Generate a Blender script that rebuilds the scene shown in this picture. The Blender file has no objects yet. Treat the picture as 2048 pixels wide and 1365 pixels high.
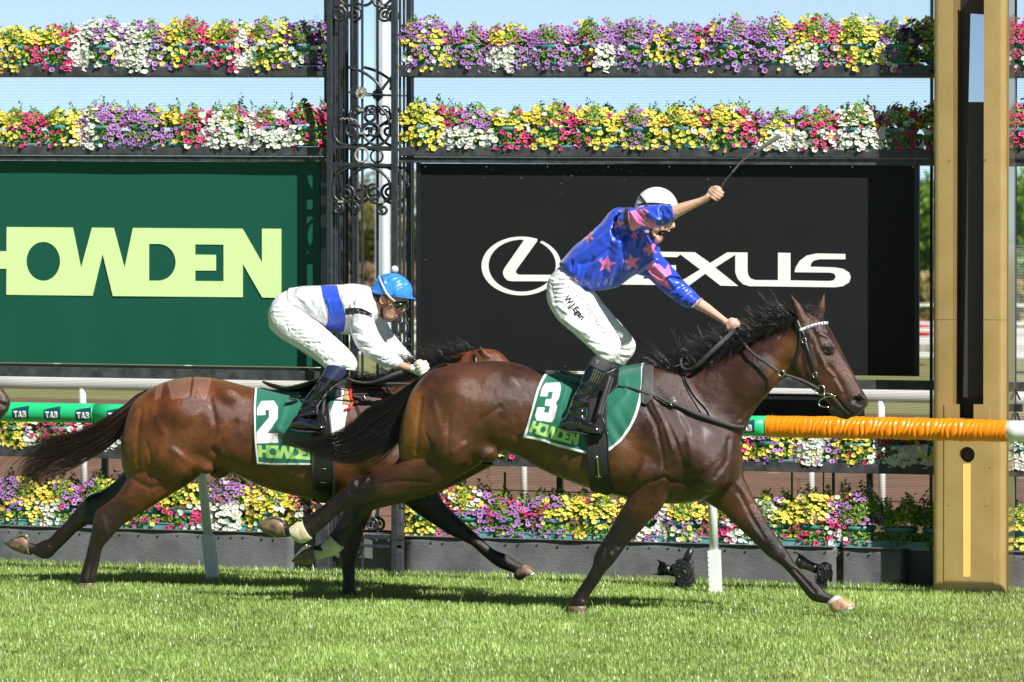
import bpy, bmesh, math, random
import numpy as np
from mathutils import Vector, Matrix
from mathutils.bvhtree import BVHTree
from mathutils.geometry import tessellate_polygon
random.seed(7); RNG = np.random.default_rng(11)
S = bpy.context.scene
COL = S.collection

# ------------------------------------------------------------------ camera
YAW = math.radians(15); F = 10000.0; YH = 500.0
PITCH = math.atan((682.5-YH)/F); G = -0.0098; H = 2.245; D = 31.0
CAM = np.array([D*math.sin(YAW), -D*math.cos(YAW), H])
FW = np.array([-math.sin(YAW)*math.cos(PITCH), math.cos(YAW)*math.cos(PITCH), -math.sin(PITCH)])
RT = np.array([math.cos(YAW), math.sin(YAW), 0.0]); UP = np.cross(RT, FW)
cd = bpy.data.cameras.new('camera'); cam = bpy.data.objects.new('camera', cd); COL.objects.link(cam)
cam.location = CAM
cam.rotation_euler = (math.pi/2-PITCH, 0, YAW)
cd.sensor_width = 36; cd.lens = 36*F/2048; cd.clip_start = 0.5; cd.clip_end = 6000
cd.dof.use_dof = True; cd.dof.focus_distance = 31.2; cd.dof.aperture_fstop = 5.0
S.camera = cam

# ------------------------------------------------------------------ sky and sun
SUN = Vector((0.80, -0.66, 1.0)).normalized()
w = bpy.data.worlds.new('World'); S.world = w; w.use_nodes = True
nt = w.node_tree; bgn = nt.nodes['Background']
sky = nt.nodes.new('ShaderNodeTexSky'); sky.sky_type = 'NISHITA'; sky.sun_disc = False
sky.sun_elevation = math.asin(SUN.z); sky.sun_rotation = math.atan2(SUN.x, SUN.y)
sky.air_density = 1.0; sky.dust_density = 0.1; sky.ozone_density = 3.0; sky.altitude = 0
tcw = nt.nodes.new('ShaderNodeTexCoord'); vad = nt.nodes.new('ShaderNodeVectorMath'); vad.operation = 'ADD'; vad.inputs[1].default_value = (0, 0, .08)
vno = nt.nodes.new('ShaderNodeVectorMath'); vno.operation = 'NORMALIZE'
nt.links.new(tcw.outputs['Generated'], vad.inputs[0]); nt.links.new(vad.outputs[0], vno.inputs[0]); nt.links.new(vno.outputs[0], sky.inputs['Vector'])
# the low sky is brighter than the dome above it
spz = nt.nodes.new('ShaderNodeSeparateXYZ'); nt.links.new(tcw.outputs['Generated'], spz.inputs[0])
mrz = nt.nodes.new('ShaderNodeMapRange'); mrz.interpolation_type = 'SMOOTHSTEP'; mrz.inputs[1].default_value = 0; mrz.inputs[2].default_value = .16; mrz.inputs[3].default_value = 2.15; mrz.inputs[4].default_value = .42
nt.links.new(spz.outputs[2], mrz.inputs[0]); vsc = nt.nodes.new('ShaderNodeVectorMath'); vsc.operation = 'SCALE'
nt.links.new(sky.outputs[0], vsc.inputs[0]); nt.links.new(mrz.outputs[0], vsc.inputs['Scale'])
nt.links.new(vsc.outputs[0], bgn.inputs[0]); bgn.inputs[1].default_value = 0.055
sd = bpy.data.lights.new('sun', 'SUN'); sd.energy = 5.0; sd.angle = math.radians(0.5); sd.color = (1, .96, .90)
sun = bpy.data.objects.new('sun', sd); COL.objects.link(sun)
sun.rotation_euler = SUN.to_track_quat('Z', 'Y').to_euler(); sun.location = (6, -6, 9)
S.view_settings.view_transform = 'Standard'; S.view_settings.look = 'None'
S.view_settings.exposure = 0.60; S.view_settings.gamma = 1
S.render.engine = 'CYCLES'

# ------------------------------------------------------------------ pixel rays of the photograph -> real places
def ray(u, v): return FW + RT*(u-1024)/F + UP*(682.5-v)/F
def P(u, v, y):
    r = ray(u, v); t = (y-CAM[1])/r[1]; return CAM + r*t
def proj(p):
    p = np.atleast_2d(p); d = p-CAM; ww = d@FW
    return 1024+F*(d@RT)/ww, 682.5-F*(d@UP)/ww
def gz(x): return G*x
def gnd(x, y, dz=0): return (x, y, gz(x)+dz)

# ------------------------------------------------------------------ materials
def rgb(r, g, b): return (r, g, b, 1)
def mat(name, col, rough=.5, metal=0, spec=.5, bump=None, var=None, coat=0, attr=None, sheen=0, trans=0, aniso=0):
    m = bpy.data.materials.new(name); m.use_nodes = True
    n = m.node_tree; b = n.nodes['Principled BSDF']; L = n.links.new
    b.inputs['Base Color'].default_value = (*col[:3], 1)
    b.inputs['Roughness'].default_value = rough; b.inputs['Metallic'].default_value = metal
    b.inputs['Specular IOR Level'].default_value = spec
    b.inputs['Coat Weight'].default_value = coat; b.inputs['Coat Roughness'].default_value = .15
    b.inputs['Sheen Weight'].default_value = sheen
    tc = n.nodes.new('ShaderNodeTexCoord')
    src = None
    if attr:
        a = n.nodes.new('ShaderNodeAttribute'); a.attribute_name = attr; src = a.outputs['Color']
    if var:   # (scale, amount, second colour) a mottled mix
        nz = n.nodes.new('ShaderNodeTexNoise'); nz.inputs['Scale'].default_value = var[0]; nz.inputs['Detail'].default_value = 6
        L(tc.outputs['Object'], nz.inputs['Vector'])
        rp = n.nodes.new('ShaderNodeValToRGB'); rp.color_ramp.elements[0].position = .38; rp.color_ramp.elements[1].position = .66
        rp.color_ramp.elements[0].color = (0, 0, 0, 1); rp.color_ramp.elements[1].color = (var[1],)*3+(1,)
        L(nz.outputs[0], rp.inputs[0])
        mx = n.nodes.new('ShaderNodeMix'); mx.data_type = 'RGBA'
        L(rp.outputs[0], mx.inputs[0]); mx.inputs[7].default_value = (*var[2][:3], 1)
        if src: L(src, mx.inputs[6])
        else: mx.inputs[6].default_value = (*col[:3], 1)
        src = mx.outputs[2]
    if src: L(src, b.inputs['Base Color'])
    if bump:
        nz = n.nodes.new('ShaderNodeTexNoise'); nz.inputs['Scale'].default_value = bump[0]; nz.inputs['Detail'].default_value = 5
        mp = n.nodes.new('ShaderNodeMapping')
        if len(bump) > 2: mp.inputs['Scale'].default_value = bump[2]
        L(tc.outputs['Object'], mp.inputs[0]); L(mp.outputs[0], nz.inputs['Vector'])
        bp = n.nodes.new('ShaderNodeBump'); bp.inputs['Strength'].default_value = bump[1]; bp.inputs['Distance'].default_value = .01
        L(nz.outputs[0], bp.inputs['Height']); L(bp.outputs[0], b.inputs['Normal'])
    if trans:   # thin leaf: some light passes through
        tr = n.nodes.new('ShaderNodeBsdfTranslucent'); ms = n.nodes.new('ShaderNodeMixShader'); ms.inputs[0].default_value = trans
        if src: L(src, tr.inputs[0])
        else: tr.inputs[0].default_value = (*col[:3], 1)
        L(b.outputs[0], ms.inputs[1]); L(tr.outputs[0], ms.inputs[2]); L(ms.outputs[0], n.nodes['Material Output'].inputs[0])
    return m

def pattern_mat(name, base, layers, rough=.5, sheen=0, bump=None, spec=.5, coat=0, aniso=0):
    """layers: (float attribute holding a signed distance, colour): colour where it is > 0"""
    m = mat(name, base, rough, spec=spec, sheen=sheen, bump=bump, coat=coat)
    n = m.node_tree; L = n.links.new; b = n.nodes['Principled BSDF']
    cur = None
    for at, c in layers:
        a = n.nodes.new('ShaderNodeAttribute'); a.attribute_name = at
        t = n.nodes.new('ShaderNodeMath'); t.operation = 'MULTIPLY'; t.inputs[1].default_value = 1.2
        t2 = n.nodes.new('ShaderNodeMath'); t2.operation = 'ADD'; t2.inputs[1].default_value = .5; t2.use_clamp = True
        L(a.outputs['Fac'], t.inputs[0]); L(t.outputs[0], t2.inputs[0])
        mx = n.nodes.new('ShaderNodeMix'); mx.data_type = 'RGBA'; L(t2.outputs[0], mx.inputs[0])
        if cur: L(cur, mx.inputs[6])
        else: mx.inputs[6].default_value = (*base[:3], 1)
        mx.inputs[7].default_value = (*c[:3], 1); cur = mx.outputs[2]
    L(cur, b.inputs['Base Color'])
    return m

# ------------------------------------------------------------------ mesh building
class MB:
    def __init__(s): s.v = []; s.f = []; s.n = 0
    def add(s, v, f):
        v = np.asarray(v, float).reshape(-1, 3); s.v.append(v)
        s.f += [tuple(i+s.n for i in q) for q in f]; s.n += len(v); return s
    def box(s, c, d, R=None):
        c = np.array(c, float); d = np.array(d, float)/2
        v = np.array([(x, y, z) for x in (-1, 1) for y in (-1, 1) for z in (-1, 1)])*d
        if R is not None: v = v@np.array(R).T
        return s.add(v+c, [(0, 1, 3, 2), (4, 6, 7, 5), (0, 4, 5, 1), (2, 3, 7, 6), (0, 2, 6, 4), (1, 5, 7, 3)])
    def bar(s, a, b, w, h=None):
        """box-section bar from a to b"""
        a = np.array(a, float); b = np.array(b, float); h = h or w
        t = (b-a)/np.linalg.norm(b-a); r = np.array([0, 1, 0.]) if abs(t[1]) < .9 else np.array([1, 0, 0.])
        n1 = np.cross(t, r); n1 /= np.linalg.norm(n1); n2 = np.cross(t, n1)
        v = [p+n1*x*w/2+n2*y*h/2 for p in (a, b) for x, y in ((-1, -1), (1, -1), (1, 1), (-1, 1))]
        return s.add(v, [(3, 2, 1, 0), (4, 5, 6, 7), (0, 1, 5, 4), (1, 2, 6, 5), (2, 3, 7, 6), (3, 0, 4, 7)])
    def tube(s, pts, r, n=8, flat=None, cap=True, ref=(0, 1, 0)):
        """r: radius or list; flat: ratio of the radius along the reference direction"""
        pts = np.asarray(pts, float); k = len(pts); r = np.broadcast_to(np.asarray(r, float), (k,))
        t = np.gradient(pts, axis=0); t /= np.maximum(np.linalg.norm(t, axis=1, keepdims=True), 1e-9)
        ref = np.array(ref, float)
        n1 = np.cross(t, ref); l = np.linalg.norm(n1, axis=1, keepdims=True)
        n1 = np.where(l < .05, np.cross(t, (1, 0, .1)), n1); n1 /= np.linalg.norm(n1, axis=1, keepdims=True)
        n2 = np.cross(t, n1); fl = 1 if flat is None else flat
        fl = np.broadcast_to(np.asarray(fl, float), (k,))
        a = np.arange(n)*2*math.pi/n
        v = pts[:, None]+n1[:, None]*(np.cos(a)[None, :, None]*r[:, None, None])+n2[:, None]*(np.sin(a)[None, :, None]*(r*fl)[:, None, None])
        f = [(i*n+j, i*n+(j+1) % n, (i+1)*n+(j+1) % n, (i+1)*n+j) for i in range(k-1) for j in range(n)]
        if cap: f += [tuple(range(n))[::-1], tuple((k-1)*n+j for j in range(n))]
        return s.add(v.reshape(-1, 3), f)
    def ball(s, c, r, R=None, seg=16, rings=10):
        c = np.array(c, float); r = np.broadcast_to(np.asarray(r, float), (3,))
        v = [(0, 0, 1)]
        for i in range(1, rings):
            th = math.pi*i/rings
            v += [(math.sin(th)*math.cos(2*math.pi*j/seg), math.sin(th)*math.sin(2*math.pi*j/seg), math.cos(th)) for j in range(seg)]
        v.append((0, 0, -1)); v = np.array(v)*r
        if R is not None: v = v@np.array(R).T
        f = [(0, 1+j, 1+(j+1) % seg) for j in range(seg)]
        for i in range(rings-2):
            f += [(1+i*seg+j, 1+(i+1)*seg+j, 1+(i+1)*seg+(j+1) % seg, 1+i*seg+(j+1) % seg) for j in range(seg)]
        e = len(v)-1; o = 1+(rings-2)*seg
        f += [(e, o+(j+1) % seg, o+j) for j in range(seg)]
        return s.add(v+c, f)
    def lathe(s, c, prof, seg=24, ax=2):
        c = np.array(c, float); v = []; k = len(prof)
        for r, z in prof:
            for j in range(seg):
                a = 2*math.pi*j/seg; q = [r*math.cos(a), r*math.sin(a), z]
                if ax == 1: q = [q[0], q[2], q[1]]
                if ax == 0: q = [q[2], q[0], q[1]]
                v.append(q)
        f = [(i*seg+j, i*seg+(j+1) % seg, (i+1)*seg+(j+1) % seg, (i+1)*seg+j) for i in range(k-1) for j in range(seg)]
        f += [tuple(range(seg))[::-1], tuple((k-1)*seg+j for j in range(seg))]
        return s.add(np.array(v)+c, f)
    def torus(s, c, R_, r, ax=1, n=28, m=8, sq=1):
        v = []; c = np.array(c, float)
        for i in range(n):
            a = 2*math.pi*i/n
            for j in range(m):
                b = 2*math.pi*j/m; q = [(R_+r*math.cos(b))*math.cos(a), r*math.sin(b), (R_+r*math.cos(b))*math.sin(a)*sq]
                if ax == 2: q = [q[0], q[2], q[1]]
                if ax == 0: q = [q[1], q[0], q[2]]
                v.append(q)
        f = [(i*m+j, i*m+(j+1) % m, ((i+1) % n)*m+(j+1) % m, ((i+1) % n)*m+j) for i in range(n) for j in range(m)]
        return s.add(np.array(v)+c, f)
    def plate(s, polys, Y, th, px=True):
        """outline(s) with holes, given in photograph pixels (or x,z), standing on the plane y=Y, th thick towards the back"""
        loops = []
        for p in polys:
            q = [P(u, v, Y) if px else np.array([u, Y, v]) for u, v in p]
            loops.append([Vector(x) for x in q])
        allv = [v for l in loops for v in l]; tris = tessellate_polygon(loops); n = len(allv)
        v = [tuple(x) for x in allv]+[(x[0], x[1]+th, x[2]) for x in allv]
        f = []
        for a, b, c in tris:
            nrm = (allv[b]-allv[a]).cross(allv[c]-allv[a])
            t = (a, b, c) if nrm.y < 0 else (c, b, a)
            f.append(t); f.append(tuple(i+n for i in t[::-1]))
        o = 0
        for l in loops:
            k = len(l)
            for i in range(k):
                a = o+i; b = o+(i+1) % k; f.append((a, b, b+n, a+n))
            o += k
        return s.add(v, f)
    def mesh(s, name):
        me = bpy.data.meshes.new(name)
        v = np.concatenate(s.v) if s.v else np.zeros((0, 3))
        me.from_pydata(v.tolist(), [], s.f); me.update(); return me
    def build(s, name, m, parent=None, smooth=False, recalc=True, bevel=0):
        me = s.mesh(name)
        if recalc or bevel:
            bm = bmesh.new(); bm.from_mesh(me); bmesh.ops.recalc_face_normals(bm, faces=bm.faces); bm.to_mesh(me); bm.free()
        return link(name, me, m, parent, smooth, bevel)

def link(name, me, m, parent=None, smooth=False, bevel=0):
    o = bpy.data.objects.new(name, me); COL.objects.link(o)
    for k in (m if isinstance(m, (list, tuple)) else [m]):
        if k: me.materials.append(k)
    if smooth: me.polygons.foreach_set('use_smooth', [True]*len(me.polygons))
    if bevel:
        b = o.modifiers.new('bevel', 'BEVEL'); b.width = bevel; b.segments = 2; b.limit_method = 'ANGLE'
    if parent is not None:
        o.parent = parent; o.matrix_parent_inverse = Matrix.Translation(parent_loc(parent)).inverted()
    return o
def parent_loc(p):
    return Vector(p.location) if (p.type == 'EMPTY' and not p.parent) else Vector((0, 0, 0))
def thing(name, loc, label, cat, group=None):
    o = bpy.data.objects.new(name, None); COL.objects.link(o); o.location = loc; o.empty_display_size = .1
    o['label'] = label; o['category'] = cat
    if group: o['group'] = group
    return o
def tag(o, label, cat, group=None):
    o['label'] = label; o['category'] = cat
    if group: o['group'] = group
    return o
def struct(o, kind='structure'): o['kind'] = kind; return o

def cat(vals, n=6):
    """Catmull-Rom through rows, n steps per span"""
    a = np.asarray(vals, float); k = len(a)
    p = np.vstack([2*a[0]-a[1], a, 2*a[-1]-a[-2]]); out = []
    for i in range(k-1):
        for j in range(n):
            t = j/n; p0, p1, p2, p3 = p[i:i+4]
            out.append(.5*((2*p1)+(-p0+p2)*t+(2*p0-5*p1+4*p2-p3)*t*t+(-p0+3*p1-3*p2+p3)*t**3))
    out.append(a[-1]); return np.array(out)

def loft(mb, st, Y, n=5, seg=24, ex=2.0):
    """stations (u1,v1,u2,v2,half width,y offset): the two outline points of a slice in the photo and its real half width"""
    r = cat(st, n); r[:, 4] = np.maximum(r[:, 4], .004); k = len(r); v = []
    a = np.arange(seg)*2*math.pi/seg
    ca, sa = np.cos(a), np.sin(a)
    ca = np.sign(ca)*np.abs(ca)**(2/ex); sa = np.sign(sa)*np.abs(sa)**(2/ex)
    for u1, v1, u2, v2, wd, yo in r:
        p1 = P(u1, v1, Y+yo); p2 = P(u2, v2, Y+yo); c = (p1+p2)/2; ax = (p1-p2)/2
        v.append(c+ax*ca[:, None]+np.array([0, wd, 0])*sa[:, None])
    v = np.array(v).reshape(-1, 3)
    f = [(i*seg+j, i*seg+(j+1) % seg, (i+1)*seg+(j+1) % seg, (i+1)*seg+j) for i in range(k-1) for j in range(seg)]
    c0 = len(v); v = np.vstack([v, v[:seg].mean(0), v[-seg:].mean(0)])
    f += [(c0, (j+1) % seg, j) for j in range(seg)]+[(c0+1, (k-1)*seg+j, (k-1)*seg+(j+1) % seg) for j in range(seg)]
    mb.add(v, f)
def limb(mb, pts, n=5, seg=14):
    """(u,v,Y,radius in the picture plane m,radius in depth m)"""
    r = cat(pts, n); q = np.array([P(a[0], a[1], a[2]) for a in r])
    mb.tube(q, np.maximum(r[:, 3], .003), seg, flat=np.maximum(r[:, 4], .003)/np.maximum(r[:, 3], .003))

def blob(mb, u, v, Y, ru, rv, rd, ang=0):
    """ellipsoid: radii in metres along the (rotated) picture axes and depth"""
    a = math.radians(ang); R_ = np.array([[math.cos(a), 0, math.sin(a)], [0, 1, 0], [-math.sin(a), 0, math.cos(a)]])
    mb.ball(P(u, v, Y), (ru, rd, rv), R_, 20, 12)

def remesh(mb, vox, smooth=4, fac=.5, shrink=None):
    """join overlapping closed shapes into one continuous skin"""
    me = mb.mesh('tmp'); bm = bmesh.new(); bm.from_mesh(me); bmesh.ops.recalc_face_normals(bm, faces=bm.faces)
    bmesh.ops.triangulate(bm, faces=[f for f in bm.faces if len(f.verts) > 4]); bm.to_mesh(me); bm.free()
    o = bpy.data.objects.new('tmp', me); COL.objects.link(o)
    r = o.modifiers.new('r', 'REMESH'); r.mode = 'VOXEL'; r.voxel_size = vox; r.adaptivity = 0
    if smooth:
        s_ = o.modifiers.new('s', 'SMOOTH'); s_.factor = fac; s_.iterations = smooth
    dg = bpy.context.evaluated_depsgraph_get(); ev = o.evaluated_get(dg)
    out = bpy.data.meshes.new_from_object(ev, depsgraph=dg)
    bpy.data.objects.remove(o); bpy.data.meshes.remove(me)
    out.polygons.foreach_set('use_smooth', [True]*len(out.polygons))
    return out
def ease(me, mask, it=20, fac=.6):
    """relax the skin where mask is 1 so that muscle masses flow into each other"""
    e = np.empty(len(me.edges)*2, dtype=np.int32); me.edges.foreach_get('vertices', e); e = e.reshape(-1, 2); n = len(me.vertices)
    deg = np.bincount(e.ravel(), minlength=n)[:, None]; co = vcos(me); m_ = np.asarray(mask, float)[:, None]*fac
    for k in range(it):
        s_ = np.stack([np.bincount(e[:, 0], co[e[:, 1], i], n)+np.bincount(e[:, 1], co[e[:, 0], i], n) for i in range(3)], 1)/deg
        co = co+(s_-co)*m_
    me.vertices.foreach_set('co', co.ravel()); me.update()
def vcos(me):
    a = np.empty(len(me.vertices)*3); me.vertices.foreach_get('co', a); return a.reshape(-1, 3)
def vnor(me):
    a = np.empty(len(me.vertices)*3, dtype=np.float32); me.vertex_normals.foreach_get('vector', a); return a.reshape(-1, 3).astype(float)
def dpoly(pu, pv, line):
    """distance in px to a polyline"""
    d = np.full(len(pu), 1e9)
    for (a, b), (c, e) in zip(line[:-1], line[1:]):
        dx, dy = c-a, e-b; L2 = dx*dx+dy*dy+1e-9
        t = np.clip(((pu-a)*dx+(pv-b)*dy)/L2, 0, 1)
        d = np.minimum(d, np.hypot(pu-a-t*dx, pv-b-t*dy))
    return d
def sculpt(me, strokes, Y0=0, near=True):
    """strokes: (points, radius px, height m[, ymin, ymax]) pressed into / raised from the skin"""
    co = vcos(me); no = vnor(me); pu, pv = proj(co); tot = np.zeros(len(co))
    face = np.clip(-no[:, 1]*1.6, 0, 1) if near else np.clip(np.abs(no[:, 1])*1.6, 0, 1)
    for s_ in strokes:
        pts, rad, h = s_[:3]
        d = dpoly(pu, pv, pts if len(pts) > 1 else [pts[0], (pts[0][0]+.1, pts[0][1])])
        wgt = np.exp(-(d/rad)**2)*face
        if len(s_) > 3: wgt *= (co[:, 1]-Y0 > s_[3]) & (co[:, 1]-Y0 < s_[4])
        tot += h*wgt
    co += no*tot[:, None]; me.vertices.foreach_set('co', co.ravel()); me.update()
def paint(me, base, spots, attr='coat'):
    """spots: (points, radius px, colour, strength[, ymin, ymax]) natural markings of a coat"""
    co = vcos(me); pu, pv = proj(co); c = np.tile(np.array(base, float), (len(co), 1))
    for s_ in spots:
        pts, rad, col, st = s_[:4]
        d = dpoly(pu, pv, pts if len(pts) > 1 else [pts[0], (pts[0][0]+.1, pts[0][1])])
        k = np.clip(1.35-d/rad*.9, 0, 1); k = k*k*(3-2*k)*st
        if len(s_) > 4: k = k*((co[:, 1] > s_[4]) & (co[:, 1] < s_[5]))
        c = c*(1-k[:, None])+np.array(col)*k[:, None]
    a = me.color_attributes.new(attr, 'FLOAT_COLOR', 'POINT')
    a.data.foreach_set('color', np.hstack([c, np.ones((len(c), 1))]).astype(np.float32).ravel())
def inside(pu, pv, poly):
    r = np.zeros(len(pu), bool); k = len(poly)
    for i in range(k):
        x1, y1 = poly[i]; x2, y2 = poly[(i+1) % k]
        if y1 == y2: continue
        c = ((y1 > pv) != (y2 > pv)) & (pu < (x2-x1)*(pv-y1)/(y2-y1)+x1); r ^= c
    return r
def sdf(pu, pv, polys):
    """signed distance (px), > 0 inside, even-odd over all loops"""
    d = np.full(len(pu), 1e9); ins = np.zeros(len(pu), bool)
    for p in polys:
        d = np.minimum(d, dpoly(pu, pv, list(p)+[p[0]])); ins ^= inside(pu, pv, p)
    return np.where(ins, d, -d)
def fattr(me, name, val):
    a = me.attributes.new(name, 'FLOAT', 'POINT'); a.data.foreach_set('value', np.asarray(val, np.float32))
def bvh(me):
    return BVHTree.FromPolygons([tuple(v) for v in vcos(me)], [tuple(p.vertices) for p in me.polygons])
def onto(tree, u, v, off=0.0, fall=0.0):
    """the point of a surface seen at pixel (u,v), lifted off it"""
    d = Vector(ray(u, v)).normalized(); h = tree.ray_cast(Vector(CAM), d)
    if h[0] is None:
        return np.array(P(u, v, fall))
    nn = h[1]
    if nn.dot(d) > 0: nn = -nn
    return np.array(h[0]+nn*off)
def strap(mb, pts, wd, th=.004, tree=None, off=.004, n=4, Y=0, ysm=True):
    """flat leather strap through pixels (u,v[,Y]); laid on the surface where a tree is given"""
    a = cat([q[:2] for q in pts], n)
    if tree: p = np.array([onto(tree, x[0], x[1], off, Y) for x in a])
    else:
        yy = cat([[q[2] if len(q) > 2 else Y] for q in pts], n)[:, 0]
        p = np.array([P(x[0], x[1], y) for x, y in zip(a, yy)])
    if tree and ysm:
        for _ in range(3): p[1:-1] = (p[:-2]+2*p[1:-1]+p[2:])/4
    t = np.gradient(p, axis=0); t /= np.maximum(np.linalg.norm(t, axis=1, keepdims=True), 1e-9)
    nrm = np.tile(-FW, (len(p), 1)); side = np.cross(t, nrm); side /= np.linalg.norm(side, axis=1, keepdims=True)
    nrm = np.cross(side, t); wd = np.broadcast_to(np.asarray(wd, float), (len(p),))[:, None] if np.ndim(wd) == 0 else np.interp(np.linspace(0, 1, len(p)), np.linspace(0, 1, len(wd)), wd)[:, None]
    q = np.stack([p-side*wd/2, p+side*wd/2, p+side*wd/2+nrm*th, p-side*wd/2+nrm*th], 1).reshape(-1, 3)
    k = len(p); f = [(i*4+j, i*4+(j+1) % 4, (i+1)*4+(j+1) % 4, (i+1)*4+j) for i in range(k-1) for j in range(4)]
    mb.add(q, f+[(3, 2, 1, 0), (k*4-4, k*4-3, k*4-2, k*4-1)])
def hair_mesh(name, paths, r0, m, parent, tip=.15):
    """paths: (n,k,3) strands as thin three-sided hairs"""
    paths = np.asarray(paths); n, k, _ = paths.shape
    t = np.gradient(paths, axis=1); t /= np.maximum(np.linalg.norm(t, axis=2, keepdims=True), 1e-9)
    ref = np.array([.2, 1, .1]); n1 = np.cross(t, ref); n1 /= np.maximum(np.linalg.norm(n1, axis=2, keepdims=True), 1e-9); n2 = np.cross(t, n1)
    s_ = np.linspace(0, 1, k); rr = (1-s_*(1-tip))[None, :, None]*np.asarray(r0).reshape(-1, 1, 1)
    vs = [paths+n1*rr*math.cos(a)+n2*rr*math.sin(a) for a in (0, 2.094, 4.189)]
    v = np.stack(vs, 2).reshape(-1, 3)
    b = (np.arange(n)*k*3)[:, None, None]+(np.arange(k-1)*3)[None, :, None]
    j = np.arange(3)[None, None, :]; j2 = (j+1) % 3
    f = np.stack([b+j, b+j2, b+3+j2, b+3+j], -1).reshape(-1, 4)
    me = quick_mesh(name, v, f); return link(name, me, m, parent, True)
def quick_mesh(name, v, f):
    me = bpy.data.meshes.new(name); k = f.shape[1]
    me.vertices.add(len(v)); me.vertices.foreach_set('co', np.asarray(v, np.float32).ravel())
    me.loops.add(f.size); me.loops.foreach_set('vertex_index', f.astype(np.int32).ravel())
    me.polygons.add(len(f)); me.polygons.foreach_set('loop_start', np.arange(0, f.size, k, dtype=np.int32))
    me.update(calc_edges=True); me.validate(); return me
# ------------------------------------------------------------------ shared materials
M = {}
M['steel'] = mat('weathered_black_steel', (.028, .030, .034), .5, .0, .5, bump=(60, .25), var=(14, .55, (.10, .105, .115)))
M['black'] = mat('black_paint', (.012, .013, .016), .38, 0, .5, bump=(40, .1))
M['iron'] = mat('wrought_iron_paint', (.020, .022, .028), .33, 0, .6, bump=(70, .25), var=(30, .3, (.07, .075, .085)))
M['pale_paint'] = mat('aged_cream_paint', (.38, .35, .28), .6, var=(40, .5, (.16, .15, .13)))
M['board_black'] = mat('matt_black_board', (.0095, .010, .0115), .6, 0, .25, bump=(300, .08), var=(3, .3, (.013, .0135, .0155)))
M['board_green'] = mat('green_banner_vinyl', (.005, .080, .052), .55, 0, .3, bump=(5, .12))
M['lime'] = mat('pale_lime_vinyl', (.62, .86, .36), .5)
M['white'] = mat('white_vinyl', (.82, .82, .82), .5)
M['rail_white'] = mat('white_plastic', (.78, .80, .80), .35, var=(8, .3, (.55, .58, .58)))
M['rail_green'] = mat('bright_green_plastic', (.02, .50, .20), .32, var=(6, .25, (.015, .42, .16)))
M['orange'] = mat('orange_wrap_vinyl', (.88, .25, .004), .34, coat=.15)
M['navy'] = mat('dark_teal_print', (.006, .06, .09), .4)
M['gold'] = mat('gold_satin_paint', (.58, .39, .155), .32, .5, .5, bump=(150, .06), var=(5, .5, (.46, .30, .10)))
M['gold_side'] = mat('polished_gold_side', (.42, .34, .20), .12, .8, .5)
M['yellow'] = mat('yellow_line_paint', (.95, .58, .16), .5)
M['pot'] = mat('teal_plastic_pot', (.055, .22, .215), .42, var=(9, .35, (.10, .30, .30)))
M['tray'] = mat('pale_teal_tray', (.12, .33, .34), .45, var=(12, .5, (.05, .18, .19)))
M['leaf'] = mat('petunia_leaf', (.08, .16, .02), .5, attr='tint', trans=.25)
M['petal'] = mat('petal', (.8, .8, .8), .55, attr='tint', trans=.22)
M['glass'] = mat('dark_glass', (.012, .014, .018), .04, 0, .9)
M['lens'] = mat('lens_glass', (.01, .01, .015), .05, 0, 1)
M['cam_black'] = mat('camera_black', (.012, .012, .014), .32, 0, .6, bump=(200, .2))
M['bronze'] = mat('bronze_band', (.30, .24, .16), .35, .6)
M['leather'] = mat('black_leather', (.012, .012, .013), .33, 0, .55, bump=(120, .2))
M['metal'] = mat('bit_metal', (.55, .54, .50), .22, 1)
M['brown_leather'] = mat('brown_leather', (.30, .12, .03), .4)
M['hoof'] = mat('hoof_horn', (.06, .05, .045), .4, var=(30, .7, (.30, .19, .09)))
M['hoof_pale'] = mat('pale_hoof_horn', (.52, .33, .16), .4, var=(28, .7, (.09, .07, .06)))
M['shoe'] = mat('aluminium_shoe', (.55, .56, .58), .3, .9)
M['bandage'] = mat('cream_bandage', (.62, .57, .38), .7, bump=(90, .4), var=(22, .6, (.42, .36, .20)))
M['hair'] = mat('black_horse_hair', (.016, .013, .013), .27, 0, .9)
M['tail_brown'] = mat('dark_brown_horse_hair', (.034, .016, .013), .28, 0, .9)
M['eye'] = mat('horse_eye', (.006, .005, .005), .06, 0, .8)
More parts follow.
